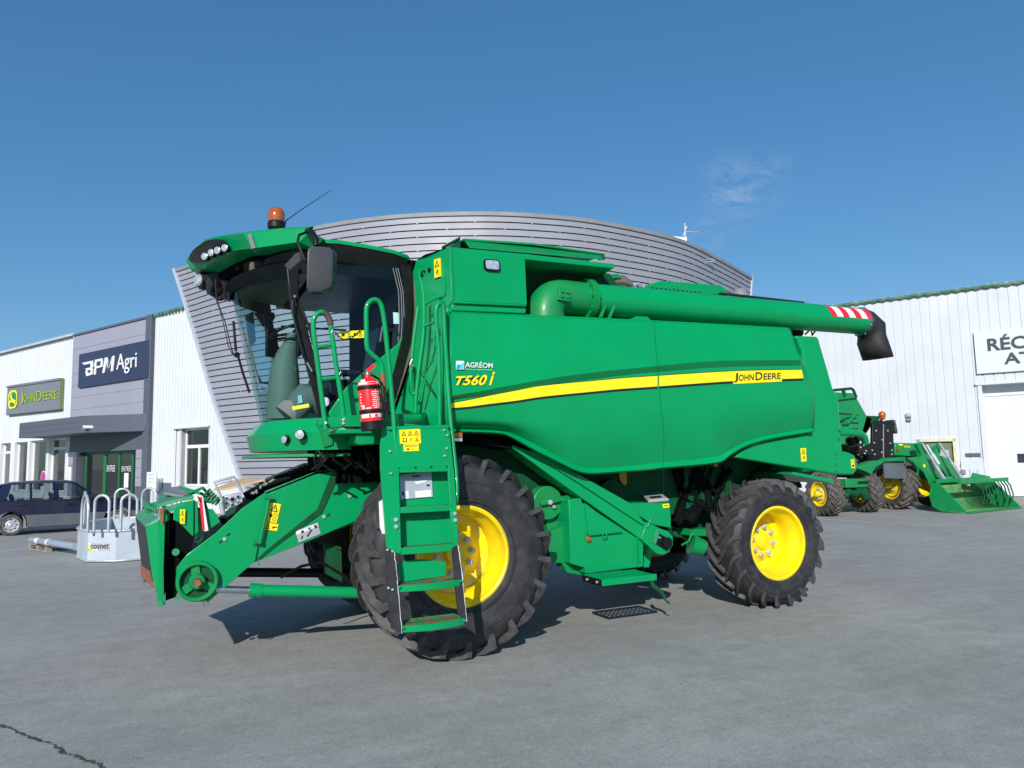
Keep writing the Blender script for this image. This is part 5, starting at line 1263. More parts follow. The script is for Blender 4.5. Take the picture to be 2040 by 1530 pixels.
# rear roof shell
b = MB()
near = [rp3(601, 474, .72), rp3(625, 476, .70), rp3(675, 478, .68), rp3(730, 487, .67), rp3(784, 498, .67), rp3(812, 508, .70), rp3(817, 514, .78)]
low = [p+V((0, 0, -.035)) for p in near]; far = [V((p.x, 2.63, p.z-.0)) for p in near]; crown = [V((p.x, 1.65, p.z+.05)) for p in near]; c2 = [V((p.x, p.y+.14, p.z+.03)) for p in near]
b.grid([low, near, c2, crown, far]); b.build('roof_shell', M['green'], CB, sharp=50)
b = MB(); r0 = [p+V((0, .01, -.035)) for p in near]; r1 = [rp3(605, 486, .74), rp3(627, 492, .73), rp3(675, 500, .71), rp3(730, 508, .70), rp3(784, 518, .70), rp3(812, 527, .72), rp3(814, 524, .80)]; r2 = [V((p.x, p.y+.1, 3.52)) for p in r1]; r3 = [V((p.x, 2.6, 3.52)) for p in r1]; r4 = [V((p.x, 2.62, p.z+.2)) for p in r1]
b.grid([r0, r1, r2, r3, r4]); b.build('roof_lower_shell', M['black'], CB, sharp=50)
b = MB(); b.prism([rp3(602, 480, .80), rp3(640, 485, .80), rp3(640, 525, .80), rp3(588, 552, .80), rp3(578, 540, .80), rp3(592, 500, .80)], (0, .03, 0)); b.build('roof_bracket', M['black'], CB)
# under-visor lamp cluster on the far front corner
b = MB(); 
for (x, y, r_, yy_) in ((408, 560, .10, 2.1), (425, 570, .09, 1.9), (440, 580, .06, 1.9)):
    c = P(x, y, 'y', yy_); b.lathe([(.001, -.08), (r_*.8, -.06), (r_, 0), (r_*.9, .05), (.001, .05)], c, V((-1, -.3, -.1)), 16)
b.tube([P(395, 548, 'y', 2.1), P(430, 560, 'y', 1.95), P(455, 590, 'y', 1.9), P(440, 595, 'y', 1.9), P(415, 580, 'y', 2.0)], .03, 8)
b.prism([P(400, 548, 'y', 2.0), P(455, 540, 'y', 1.8), P(458, 598, 'y', 1.8), P(432, 592, 'y', 1.9)], (.02, .1, 0)); lc_ = b.build('road_lamp_cluster', M['black'], CB, bevel=.004)
b = MB(); c = P(404, 560, 'y', 2.08)+V((-.07, -.05, 0)); b.lathe([(.001, .0), (.05, -.01), (.065, -.03)], c, V((-.8, -.5, 0)), 16); b.build('lens', M['lens'], lc_)
# beacon, antenna
bc = P(550.5, 455, 'y', 1.2)
b = MB(); b.lathe([(.001, 0), (.082, 0), (.085, .05), (.07, .065), (.001, .065)], bc, V((0, 0, 1)), 24); be = b.build('beacon', M['black'], CB)
b = MB(); b.lathe([(.076, .065), (.080, .10), (.079, .15), (.066, .185), (.04, .205), (.001, .21)], bc, V((0, 0, 1)), 28); b.lathe([(.03, .05), (.03, .16), (.001, .165)], bc, V((0, 0, 1)), 12); b.build('beacon_lens', M['orange'], be)
b = MB(); b.tube([P(569, 440, 'y', 1.3), P(600, 418, 'y', 1.3), P(659, 379, 'y', 1.3)], [.006, .005, .003], 6); b.tube([P(569, 440, 'y', 1.3), P(566, 462, 'y', 1.3)], .008, 6); b.build('antenna', M['ink'], CB)
# big mirror on its arm, second mirror inboard
mz = .32
b = MB(); mq = yp(mz, (612, 497), (620, 490), (657, 493), (664, 502), (663, 560), (659, 575), (640, 586), (618, 586), (610, 575))
m_in = [lerpq(mq[:1]*4, 0, 0) for _ in mq]
cm = sum(mq, V((0, 0, 0)))/len(mq)
b.loft([[cm+(p-cm)*.80+V((-.03, -.055, 0)) for p in mq], [cm+(p-cm)*.95+V((-.0, -.04, 0)) for p in mq], [p for p in mq], [cm+(p-cm)*.98+V((.05, .05, 0)) for p in mq]]); mi = b.build('mirror', M['mirror'], CB, bevel=.012, seg=3)
b = MB(); b.add([cm+(p-cm)*.9+V((.055, .056, 0)) for p in mq], [list(range(len(mq)))]); b.build('mirror_glass', M['chrome'], mi, flat=True)
b = MB(); b.tube([P(630, 490, 'y', mz), P(629, 478, 'y', mz+.02), P(622, 464, 'y', mz+.1), P(612, 460, 'y', .6)], [.022, .03, .03, .025], 10)
b.tube([P(612, 462, 'y', .5), P(596, 468, 'y', .45), P(593, 480, 'y', .42), P(600, 500, 'y', .40), P(607, 516, 'y', .36)], .012, 8); b.tube([P(607, 516, 'y', .36), P(612, 520, 'y', .33)], .012, 6); b.build('mirror_arm', M['black'], CB)
b = MB(); q = [P(592, 506, 'y', .5), P(600, 503, 'y', .5), P(604, 520, 'y', .5), P(581, 541, 'y', .55), P(569, 531, 'y', .55), P(575, 522, 'y', .52)]; b.loft([[p+V((-.02, -.02, 0)) for p in q], q, [p+V((.04, .05, 0)) for p in q]]); b.build('wide_angle_mirror', M['mirror'], CB, bevel=.01)
# far side mirror seen through the windscreen
b = MB(); q = [P(506, 622, 'y', 2.85), P(546, 622, 'y', 2.85), P(549, 632, 'y', 2.85), P(540, 646, 'y', 2.85), P(524, 650, 'y', 2.85)]; b.prism(q, (0, .06, 0)); q = [P(488, 628, 'y', 2.9), P(505, 620, 'y', 2.9), P(510, 680, 'y', 2.9), P(497, 694, 'y', 2.9)]; b.prism(q, (0, .05, 0)); b.tube([P(492, 612, 'y', 2.85), P(520, 613, 'y', 2.8), P(528, 620, 'y', 2.8)], .02, 8); b.build('far_mirror', M['mirror'], CB, bevel=.01)
# wipers
b = MB(); b.tube([P(430, 556, 'y', 1.7), P(431, 596, 'y', 1.65), P(448, 640, 'y', 1.6), P(460, 690, 'y', 1.55), P(466, 708, 'y', 1.5), P(476, 708, 'y', 1.5)], .006, 6); b.tube([P(433, 600, 'y', 1.7), P(444, 640, 'y', 1.65), P(455, 690, 'y', 1.6), P(463, 705, 'y', 1.55)], .005, 6)
b.prism([P(429, 594, 'y', 1.66), P(434, 594, 'y', 1.66), P(440, 625, 'y', 1.62)], (0, .03, 0)); b.tube([P(474, 708, 'y', 1.5), P(483, 740, 'y', 1.3), P(497, 782, 'y', 1.25)], .012, 6); b.tube([P(465, 640, 'y', 1.45), P(470, 700, 'y', 1.45)], .014, 6); b.cyl(P(472, 707, 'y', 1.48), P(472, 707, 'y', 1.56), .03, 10); b.build('wiper', M['black'], CB)
# --- linkage strip on near A pillar (gas strut and latch)
b = MB(); b.tube([P(595, 598, 'y', .70), P(615, 650, 'y', .70), P(636, 730, 'y', .70)], .012, 8); b.tube([P(583, 600, 'y', .68), P(582, 620, 'y', .68), P(604, 710, 'y', .68), P(612, 722, 'y', .68)], .010, 8); b.cyl(P(588, 590, 'y', .7), P(588, 590, 'y', .66), .02, 8); b.build('pillar_strut', M['black'], CB)
b = MB(); b.tube([P(612, 722, 'y', .68), P(622, 740, 'y', .68)], .01, 8); b.cyl(P(587, 590, 'y', .66), P(587, 590, 'y', .64), .012, 8); b.build_each('strut_pin', M['steel'], CB)

# --- front deck (nose) with lamps
b = MB()
def nose_loop(z, xf, ex=0):
    pts = []
    for k in range(21):
        u = k/20; y = .52+(2.78-.52)*u; s = abs(2*u-1); pts.append(V((xf+ .50*max(0, (s-.25)/.75)**2.0 - ex, y, z)))
    return pts
nt = nose_loop(2.14, -1.57); nm_ = nose_loop(2.02, -1.66); nb = nose_loop(1.86, -1.62)
backt = [V((-1.0, p.y, 2.155)) for p in nt]; backb = [V((-.9, p.y, 1.86)) for p in nb]
b.grid([backt, [p+V((.05, 0, .012)) for p in nt], nt, nm_, nb, backb]); b.add([backt[0], nt[0]+V((.05, 0, .012)), nt[0], nm_[0], nb[0], backb[0]], [(0, 1, 2, 3, 4, 5)])
nose = b.build('front_deck', M['green'], CB, sharp=35)
b = MB(); b.prism([P(632, 842, 'y', .5), P(662, 836, 'y', .5), P(664, 886, 'y', .5), P(646, 892, 'y', .5), P(640, 862, 'y', .5)], (0, .2, 0)); b.prism([V((-1.66, .9, 1.80)), V((-1.66, 2.4, 1.80)), V((-.9, 2.7, 1.80)), V((-.9, .55, 1.80))], (0, 0, .03)); b.build('deck_tray', M['green2'], CB, bevel=.006)
for (x, y, yy_, r_, d) in ((597, 866, .60, .040, V((-.45, -1, 0))), (567, 875.5, .78, .034, V((-1, -.6, 0)))):
    c = P(x, y, 'y', yy_); d.normalize(); m1 = MB(); m1.lathe([(.001, -.06), (r_*1.15, -.06), (r_*1.15, .004), (r_, .008)], c, d, 24); h1 = m1.build('headlight', M['black'], CB); m1 = MB(); m1.lathe([(.001, .016), (r_*.6, .014), (r_, .009)], c, d, 24); m1.build('lens', M['lens'], h1)
eq2 = [P(502, 862, 'y', 1.75), P(507, 862, 'y', 1.5), P(508, 889, 'y', 1.5), P(503, 889, 'y', 1.75)]
emblem(eq2, CB)
c = P(648.5, 801, 'y', .30); d = V((-.6, -1, .1)).normalized(); m1 = MB(); m1.lathe([(.001, -.06), (.035, -.04), (.047, .0), (.04, .012)], c, d, 20); m1.tube([c-d*.03, c-d*.03+V((0, .03, -.1))], .01, 6); h1 = m1.build('side_lamp', M['black'], CB); m1 = MB(); m1.lathe([(.001, .014), (.04, .012)], c, d, 20); m1.build('lens', M['lens'], h1)

# --- platform, brackets
b = MB(); b.box((-1.12, .08, 1.985), (-.35, .76, 2.02)); b.prism(yp(.06, (686, 828), (840, 823), (840, 848), (686, 850)), (0, .04, 0)); b.prism([P(840, 823, 'y', .06), P(849, 820, 'y', .3), P(849, 850, 'y', .3), P(840, 848, 'y', .06)], (-.01, .01, 0)); b.prism(yp(.1, (634, 834), (688, 828), (688, 850), (663, 853), (640, 848)), (0, .1, 0)); 
plt = b.build('platform', M['green'], CB, bevel=.008)
b = MB(); b.box((-1.1, .12, 2.022), (-.36, .74, 2.03)); b.build('tread_plate', M['zinc'], plt)
b = MB(); b.prism(yp(.12, (709, 865), (716, 862), (770, 862), (772, 884), (716, 887), (710, 883)), (0, .3, 0)); b.build('platform_bracket', M['green'], CB, bevel=.01)
b = MB(); b.prism(yp(1.3, (660, 855), (790, 855), (785, 925), (640, 945), (630, 905)), (0, .05, 0)); b.build('underside_shade', M['void'], CB); b = MB()  # first sheet: near-black, holds the shade of the void beneath the platform
rb = random.Random(4)
for k in range(14):
    x = rb.uniform(625, 740); b.tube([P(x, 893+rb.uniform(0, 12), 'y', .6), P(x+rb.uniform(-15, 25), 915+rb.uniform(-8, 8), 'y', .55), P(x+rb.uniform(-25, 30), 938+rb.uniform(-6, 6), 'y', .6)], .012, 6)
b.build('hydraulic_hose', M['black'], CB)
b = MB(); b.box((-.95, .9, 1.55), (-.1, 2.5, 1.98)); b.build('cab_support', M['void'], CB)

# --- railings
def rail(pts, y=None, r_=.019, name='handrail', m='green', par=CB):
    q = [P(a, c, 'y', d) for a, c, d in (pts if y is None else [(a, c, y) for a, c in pts])]
    sm = [V(t) for t in smooth_line([tuple(v) for v in q], 4)]
    bb = MB(); bb.tube(sm, r_, 12); return bb.build(name, M[m], par, sharp=70)
h1 = rail([(649, 855, .1), (645, 820, .1), (636, 750, .1), (627, 680, .1), (624, 650, .1), (626, 634, .1), (634, 624, .1), (645, 622, .1), (654, 632, .1), (660, 660, .1), (670, 730, .1), (681, 800, .1), (686, 848, .1)], r_=.021)
b = MB(); b.tube(yp(.1, (630, 692), (660, 687)), .017, 10); b.tube(yp(.1, (641, 756), (672, 752)), .017, 10); b.build_each('cross_bar', M['green'], h1)
b = MB(); sm = [V(t) for t in smooth_line([tuple(P(a, c, 'y', .1)) for a, c in ((643, 622), (650, 626), (656, 636), (659, 648))], 4)]; b.tube(sm, .026, 10); b.build('rubber_sleeve', mat('worn_rail_sleeve', (.07, .04, .045), .7), h1)
b = MB()
for (x, y) in ((649, 842), (684, 836), (684, 843)): b.cyl(P(x, y, 'y', .075), P(x, y, 'y', .05), .012, 6)
b.build_each('bolt', M['zinc'], h1)
h2 = rail([(766, 800, -.08), (764, 780, -.08), (762, 742, -.08), (758, 722, -.08), (738, 703, -.08), (731, 690, -.08), (730, 650, -.08), (730, 615, -.08), (736, 602, -.08), (746, 597, -.08), (756, 602, -.08), (762, 618, -.08), (768, 660, -.08), (776, 740, -.09), (783, 820, -.11), (788, 900, -.14), (792, 960, -.17), (794, 1000, -.2), (791, 1018, -.21), (785, 1026, -.2)], r_=.021)
b = MB(); sm = yp(-.08, (762, 745), (763, 765), (765, 785)); b.tube(sm, .024, 10); b.build('worn_band', M['rust'], h2)
h3 = rail([(876, 850, .0), (875, 760, .0), (874, 700, .0), (869, 640, .0), (869, 616, .0), (873, 606, .0), (879, 605, .0), (884, 616, .0), (886, 660, .0), (890, 728, .0), (896, 820, -.04), (903, 890, -.1), (909, 950, -.16), (910, 985, -.2), (908, 1002, -.21), (900, 1013, -.2)], r_=.019)
h4 = rail([(844, 582, .3), (845, 640, .3), (842, 680, .3), (834, 740, .3), (829, 790, .3), (828, 812, .3), (828, 830, .3)], r_=.018)
rail([(833, 612, .34), (829, 640, .34), (822, 700, .34), (818, 750, .34), (818, 778, .34), (822, 785, .34), (828, 780, .33), (831, 765, .33)], r_=.015)
b = MB(); b.tube(yl((845, 607, .3), (865, 595, .2), (878, 590, .16)), .014, 8); b.tube(yl((867, 640, .1), (845, 650, .25)), .012, 8); b.tube(yl((866, 632, .14), (864, 700, .14), (850, 740, .2), (838, 800, .25)), .009, 6); b.build('stay_rod', M['green'], CB)
b = MB(); b.tube(yl((868, 690, .14), (862, 720, .16), (846, 742, .2), (836, 740, .25), (850, 760, .2), (870, 790, .1)), .005, 6); b.build('pull_cable', M['black'], CB)
b = MB(); b.tube(yl((818, 716, .3), (822, 728, .3), (819, 738, .3), (816, 726, .3), (821, 716, .3)), .004, 6); b.tube(yl((884, 610, .05), (892, 606, .04), (890, 612, .04)), .005, 6); b.build_each('snap_hook', M['steel'], CB)

# --- chains
def chain(pts, par):
    q = [V(t) for t in smooth_line([tuple(P(*p[:2], 'y', p[2])) for p in pts], 8)]
    d = [0]
    for a, c in zip(q, q[1:]): d.append(d[-1]+(c-a).length)
    bb = MB(); s = 0; k = 0
    while s < d[-1]:
        i = max(j for j in range(len(d)) if d[j] <= s); i = min(i, len(q)-2); t = (s-d[i])/(d[i+1]-d[i]); p = q[i].lerp(q[i+1], t); T = (q[i+1]-q[i]).normalized()
        side_ = T.cross(V((0, 0, 1)) if k % 2 else V((0, 1, 0))).normalized()
        bb.tube([p+T*.018*math.cos(2*math.pi*j/8)+side_*.008*math.sin(2*math.pi*j/8) for j in range(8)], .0035, 5, closed=True); s += .026; k += 1
    return bb.build('chain', M['black'], par)
chain([(668, 664, .08), (684, 676, .06), (700, 672, .03), (715, 662, -.02), (728, 645, -.07)], CB)
chain([(678, 745, .08), (695, 760, .05), (712, 764, .0), (722, 758, -.06), (735, 752, -.07)], CB)
b = MB()
for x, y in ((657, 655), (673, 738)): b.tube(yl((x, y, .08), (x+7, y+5, .08), (x+9, y+12, .08), (x+3, y+8, .08), (x+6, y+2, .08)), .004, 6)
b.build_each('snap_hook', M['steel'], CB)

# ================================================================== LADDER
def ly(py): return -.13-(py-855)/(1250-855)*.34
def lad(*pts, dy=0): return [P(a, c, 'y', ly(c)+dy) for a, c in pts]
LD = bpy.data.objects.new('ladder', None); COL.objects.link(LD); LD.parent = CB
b = MB(); b.prism(lad((762, 854), (786, 862), (790, 930), (793, 1010), (795, 1060), (796, 1103), (783, 1098), (771, 1090), (765, 1020), (758.6, 935), (758, 890)), (0, .03, 0)); b.prism(lad((790, 930), (796, 1103), (799, 1100), (794, 930)), (0, .12, 0)); b.build('stringer', M['green'], LD, bevel=.004)
b = MB(); b.prism(lad((882, 855), (896, 858), (906, 950), (910, 1010), (913, 1087), (905, 1089), (898, 1030), (892, 925)), (0, .03, 0)); b.build('stringer', M['green'], LD, bevel=.004)
b = MB(); b.prism(lad((786, 856), (893, 852), (893, 928), (790, 932)), (.0, .02, 0)); b.prism(lad((760, 850), (895, 846), (895, 852), (762, 857)), (0, .25, 0)); b.build('upper_panel', M['green'], LD, bevel=.004)
b = MB(); b.prism(lad((793, 941), (893, 937), (896, 1003), (796, 1015), dy=.16), (0, .015, 0)); b.prism(lad((794, 1024), (905, 1014), (905, 1080), (798, 1092), dy=.14), (0, .015, 0)); b.prism(lad((790, 1126), (800, 1118), (845, 1114), (887, 1119), (888, 1146), (800, 1160), dy=.15), (0, .015, 0)); b.build_each('riser', M['green'], LD)
def step(fl, fr_, dep, drop, bulge=0, grat=True, nseg=10):
    A, B_ = lad(fl)[0], lad(fr_)[0]; z = (A.z+B_.z)/2; y0 = (A.y+B_.y)/2; x0, x1 = A.x, B_.x
    bb = MB(); fr = []; bk = []
    for k in range(nseg+1):
        u = k/nseg; x = x0+(x1-x0)*u; fr.append(V((x, y0-bulge*(1-(2*u-1)**2), z))); bk.append(V((x, y0+dep, z)))
    # rim (front band) and frame
    bb.grid([[p for p in fr], [p+V((0, 0, -drop)) for p in fr], [p+V((0, .012, -drop)) for p in fr], [p+V((0, .014, -.006)) for p in fr]])
    bb.grid([[p for p in fr], [p+V((0, .028, 0)) for p in fr], [p+V((0, .028, -.008)) for p in fr]])
    bb.box((x0, y0+dep-.025, z-.03), (x1, y0+dep, z)); 
    for u in (0.01, .34, .66, .99): x = x0+(x1-x0)*u; bb.box((x-.012, y0-bulge*.5+.0, z-.02), (x+.012, y0+dep-.025, z-.001))
    bb.grid([[p+V((0, dep*.45+bulge*(1-(2*(k/nseg)-1)**2)*.5, 0)) for k, p in enumerate(fr)], [p+V((0, dep*.45+.015+bulge*(1-(2*(k/nseg)-1)**2)*.5, 0)) for k, p in enumerate(fr)]])
    st_ = bb.build('step', M['green'], LD, bevel=.003)
    if grat:
        g = MB(); nx = 26
        for i in range(nx):
            x = x0+.02+(x1-x0-.04)*i/(nx-1); u = (x-x0)/(x1-x0); g.box((x-.003, y0-bulge*(1-(2*u-1)**2)+.03, z-.012), (x+.003, y0+dep-.03, z-.003))
        for j in range(5): yy_ = y0+.035+(dep-.07)*j/4; g.box((x0+.01, yy_-.003, z-.014), (x1-.01, yy_+.003, z-.004))
        g.build('grating', M['grate'], st_)
    return st_
step((794, 931), (892, 926), .17, .05); step((794, 1013), (898, 1003), .17, .05, .01); step((798, 1093), (905, 1082), .17, .055, .01)
step((794, 1169), (917, 1152), .20, .05, .055); step((801, 1250), (923, 1229), .22, .05, .055)
b = MB(); b.prism(lad((767, 1090), (786, 1099), (794, 1180), (801, 1262), (779, 1252), (772, 1170)), (0, .015, 0)); b.build('rubber_strap', M['blackm'], LD)
b = MB(); b.prism(lad((900, 1092), (913, 1085), (922, 1160), (930, 1238), (913, 1226), (906, 1160)), (0, .015, 0)); b.build('rubber_strap', M['blackm'], LD)
for pts in ([(786, 1100), (790, 1140), (794, 1180), (801, 1262)], [(913, 1087), (922, 1160), (930, 1238)]):
    b = MB(); q_ = [V(t) for t in smooth_line([tuple(p) for p in lad(*pts, dy=-.008)], 7)]
    b.tube([p+V((random.uniform(-1, 1)*.0035, 0, 0)) for p in q_], [random.uniform(.0012, .0045) for _ in q_], 5); b.build('frayed_edge', M['zinc'], LD)
b = MB()
for x, y in ((788, 1035), (788, 1049), (905, 1023), (906, 1036), (778, 943), (776, 899), (771, 1095), (781, 1098), (773, 1171), (781, 1174), (890, 867), (889, 893), (884, 857), (885, 908)):
    p = lad((x, y), dy=-.005)[0]; r_ = .016 if 1000 < y < 1060 else .009; b.cyl(p, p+V((0, -.015, 0)), r_, 8)
b.build_each('bolt', M['zinc'], LD)
sticker(lad((795, 857), (836, 855), (838, 884), (797, 885)), 'warning_sticker', LD, 'yel', [('t', .08, .08, .24, .36), ('t', .38, .08, .24, .36), ('t', .68, .08, .24, .36), ('r', .12, .58, .2, .3), ('r', .16, .62, .12, .2, 0), ('r', .5, .6, .04, .22), ('p', [(.72, .9), (.8, .6), (.9, .9), (.84, .9), (.8, .75), (.77, .9)], 3), ('o', .8, .58, .05, .06)], lift=.012)
sticker(lad((803, 885.5), (833, 884.5), (834, 899), (804, 900)), 'warning_sticker', LD, 'yel', [('r', .08, .15, .84, .06), ('r', .08, .32, .84, .05), ('r', .2, .6, .14, .25), ('r', .45, .7, .4, .05)], lift=.012)
sticker(lad((794.5, 946), (859, 939), (862, 990), (798, 995), dy=.15), 'information_plate', LD, 'silver', [('r', .38, .1, .26, .06), ('r', .05, .7, .06, .16), ('p', [(.45, .35), (.85, .32), (.8, .4), (.5, .45)], 2), ('p', [(.15, .7), (.25, .68), (.25, .98), (.17, 1.)], 2), ('r', .45, .72, .5, .26, 2), ('r', .82, .5, .1, .08)], lift=.006)
b = MB(); b.prism(lad((755, 1000), (765, 993), (769, 1062), (762, 1064), (757, 1050), dy=.05), (0, .01, 0)); b.build('mud_flap', M['white'], LD)
# orange/white side lamp behind the ladder
b = MB(); b.prism(yp(.1, (904, 862), (922, 861.5), (922, 871), (904, 871.5)), (0, .05, 0)); tl = b.build('side_marker_lamp', M['orange'], CB, bevel=.006); b = MB(); b.prism(yp(.1, (904, 872), (922, 871.5), (922, 880), (905, 879)), (0, .05, 0)); b.build('lens', M['lens'], tl, bevel=.006)

# ================================================================== FEEDER HOUSE
FY, FB = .98, 2.42
b = MB()
side = [(352, 1192), (385, 1199), (437, 1180), (505, 1121), (620, 1076), (705, 1040), (760, 1000), (772, 900), (760, 917), (700, 925), (628, 940), (530, 980), (490, 1010), (432, 1065), (360, 1120), (352, 1150)]
side = [(437, 1180), (505, 1121), (620, 1076), (720, 1033), (790, 1000), (790, 912), (700, 926), (668, 935), (628, 940), (535, 978), (528, 981), (482, 1013), (430, 1062), (372, 1105), (352, 1130), (350, 1160), (362, 1186), (390, 1199), (415, 1199)]
b.prism(yp(FY, *side), (0, .012, 0)); 
fh = b.build('feeder_house', M['green'], CB, bevel=.004)
b = MB(); prs = yp(FY, (437, 1180), (505, 1121), (620, 1076), (790, 1010), (790, 925), (628, 952), (530, 990), (432, 1070), (372, 1115), (362, 1170), (400, 1190)); b.prism([p+V((0, .013, 0)) for p in prs], (0, FB-FY-.03, 0)); b.build('feeder_body', M['dgreen'], fh)
b = MB(); b.prism(yp(FY-.0, (528, 979), (628, 940), (668, 935), (760, 918), (762, 924), (668, 940), (628, 945), (530, 984)), (0, .05, .0)); b.build('top_flange', M['worn_green'], fh)
# pressed swage line of the side plate (raised lower blade)
b = MB(); sw = yp(FY-.012, (505, 1121), (530, 1097), (632, 1015), (660, 944), (670, 958), (641, 1022), (560, 1080), (520, 1112)); b.prism(sw, (0, .014, 0)); b.build('swage', M['dgreen'], fh)
b = MB(); b.tube(yp(FY-.05, (536, 990), (532, 1018), (518, 1078)), .014, 10); b.tube(yp(FY-.05, (528, 992), (541, 992)), .018, 8); b.tube(yp(FY-.05, (508, 1079), (520, 1081)), .02, 8); b.tube(yp(FY-.02, (512, 1088), (507, 1118)), .006, 6); b.tube(yp(FY-.02, (515, 1112), (516, 1127)), .006, 6); b.prism(yp(FY-.03, (504, 1076), (518, 1078), (516, 1087), (503, 1085)), (0, .02, 0)); b.build('lock_rod', M['green2'], fh)
sticker(yp(FY-.004, (539, 1000.5), (560, 1004.5), (551, 1042), (530, 1039)), 'warning_sticker', fh, 'yel', [('t', .15, .04, .7, .4), ('p', [(.1, .62), (.3, .55), (.5, .66), (.3, .78)]), ('o', .72, .58, .18, .1), ('o', .7, .83, .18, .1)])
sticker(yp(FY-.004, (530, 1040), (555, 1044.5), (552, 1058), (526, 1054.5)), 'warning_sticker', fh, 'yel', [('t', .05, .1, .36, .8), ('p', [(.55, .5), (.95, .35), (.95, .45), (.6, .75)])])
sticker(yp(FY-.004, (588.5, 1058), (632, 1041), (639, 1063), (595, 1081)), 'information_plate', fh, 'silver', [('r', 0, .04, 1, .3, 2), ('p', [(.2, .2), (.35, .1), (.33, .35), (.22, .4)]), ('p', [(.5, .1), (.7, .18), (.6, .4)]), ('p', [(.38, .75), (.68, .32), (.72, .4), (.45, .85)]), ('r', .8, .1, .15, .3), ('p', [(.12, .85), (.18, .6), (.28, .55), (.2, .8)])])
sticker(yp(FY-.14, (358.5, 1014.5), (369, 1015), (368, 1044), (358.5, 1043)), 'warning_sticker', fh, 'yel', WARN2)
b = MB()
for x, y, r_ in ((447, 1074, .016), (645, 1029, .016), (696, 988, .018)): p = P(x, y, 'y', FY); b.cyl(p+V((0, -.014, 0)), p, r_, 12)
b.build_each('bolt', M['zinc'], fh)
b = MB(); p = P(447, 1074, 'y', FY-.003)
for x, y in ((440, 1079), (455, 1065), (654, 1026)): q = P(x, y, 'y', FY-.003); b.obox(q, V((.014, 0, .01)), V((0, .002, 0)), V((.004, 0, -.006)))
b.build('slot', M['ink'], fh)
# drive bearing ring at the lower front
o = P(393, 1158, 'y', FY-.03); 
b = MB(); b.lathe([(.17, .05), (.17, -.02), (.162, -.03), (.145, -.03), (.136, -.02), (.136, .05)], o, V((0, 1, 0)), 40); rg = b.build('bearing_ring', M['green2'], fh)
b = MB(); b.lathe([(.001, .0), (.136, .0)], o+V((0, .02, 0)), V((0, 1, 0)), 40); b.build('ring_floor', M['dgreen'], rg)
b = MB(); b.lathe([(.001, -.10), (.028, -.10), (.03, -.02), (.001, -.02)], o, V((0, 1, 0)), 20); b.build('shaft_end', M['rust'], rg)
b = MB(); b.lathe([(.034, -.05), (.055, -.05), (.068, -.03), (.07, .02)], o, V((0, 1, 0)), 24)
for a in (100, 215, 330): d = V((math.cos(R(a)), 0, math.sin(R(a)))); t_ = V((-d.z, 0, d.x)); b.prism([o+d*.06+t_*.035, o+d*.138+t_*.035, o+d*.138-t_*.035, o+d*.06-t_*.035], (0, .015, 0))
b.build('bearing_arm', M['green2'], rg)
b = MB(); b.tube(yp(FY-.04, (400, 1192), (412, 1198), (418, 1204), (408, 1207), (404, 1202), (414, 1200)), .006, 6); b.build('spring', M['steel'], fh)
# attaching frame at the front (tall plate, blacked-out mouth, sill)
b = MB()
fn = lambda px, py, y=.90: P(px, py, 'y', y)
# near upright channel
b.prism([fn(318, 1014), fn(330, 1012), fn(324, 1200), fn(313, 1205)], (0, .02, 0)); b.prism([fn(330, 1012, 1.0), fn(340, 1010, 1.0), fn(338, 1036, 1.0), fn(330, 1040, 1.0)], (0, .03, 0))
b.prism([fn(324, 1196), fn(330, 1180), fn(330, 1204), fn(318, 1208)], (0, .04, 0))
nearup = b.build('front_upright', M['green'], fh, bevel=.004)
b = MB()
# front face funnel plates: from near top edge to the far side
NT, NTi = fn(318, 1036), fn(322, 1030)
ftl = P(268, 1030, 'y', 2.5); fbl = P(283, 1160, 'y', 2.5)
A1_ = P(288, 1050, 'y', .98); 
b.prism([P(316, 1036, 'y', .93), P(290, 1050, 'y', .95), P(305, 1160, 'y', .95), P(316, 1180, 'y', .93)], (.02, .02, 0))          # near side plate facing forward
b.build('front_side_plate', M['green'], fh)
b = MB(); b.prism([P(316, 1034, 'y', .93), P(289, 1050, 'y', .95), P(270, 1030, 'y', 2.45), P(284, 1017, 'y', 2.45)], (0.0, 0, .02)); b.build('hood_plate', M['worn_green'], fh)
b = MB(); b.prism([P(290, 1050, 'y', .96), P(270, 1031, 'y', 2.44), P(286, 1160, 'y', 2.44), P(306, 1160, 'y', .96)], (.03, .01, 0)); b.build('mouth', M['ink'], fh)  # flat black panel, the dark inside of the mouth painted on
b = MB(); b.prism([P(284, 1125, 'y', 2.3), P(307, 1140, 'y', 1.1), P(310, 1170, 'y', 1.1), P(286, 1150, 'y', 2.3)], (-.02, 0, 0)); b.build('rusty_lip', M['rust'], fh)
b = MB(); b.prism([P(316, 1207, 'y', .90), P(324, 1200, 'y', .90), P(324, 1180, 'y', .92), P(314, 1185, 'y', .92)], (-.06, 1.55, .0)); b.build('sill_bar', M['green'], fh)
b = MB(); c = fn(319, 1204, .88); b.cyl(c, c+V((0, .03, 0)), .024, 14); c = fn(350, 1100, .93); b.cyl(c, c+V((0, .03, 0)), .03, 14); c = fn(352, 1194, .93); b.cyl(c, c+V((0, .03, 0)), .02, 12); c = P(412, 1037, 'y', 1.05); b.cyl(c, c+V((0, .1, 0)), .03, 14); c = P(402, 1054, 'y', 1.05); b.cyl(c, c+V((0, .1, 0)), .03, 14); b.build_each('pin', M['worn_green'], fh)
b = MB(); b.prism([fn(326, 1020, 1.02), fn(392, 1030, 1.02), fn(380, 1110, 1.02), fn(350, 1190, 1.02), fn(326, 1198, 1.02)], (0, .03, 0)); b.build('shaded_gusset', M['void'], fh)  # shade behind the upright put into the colour of this plate
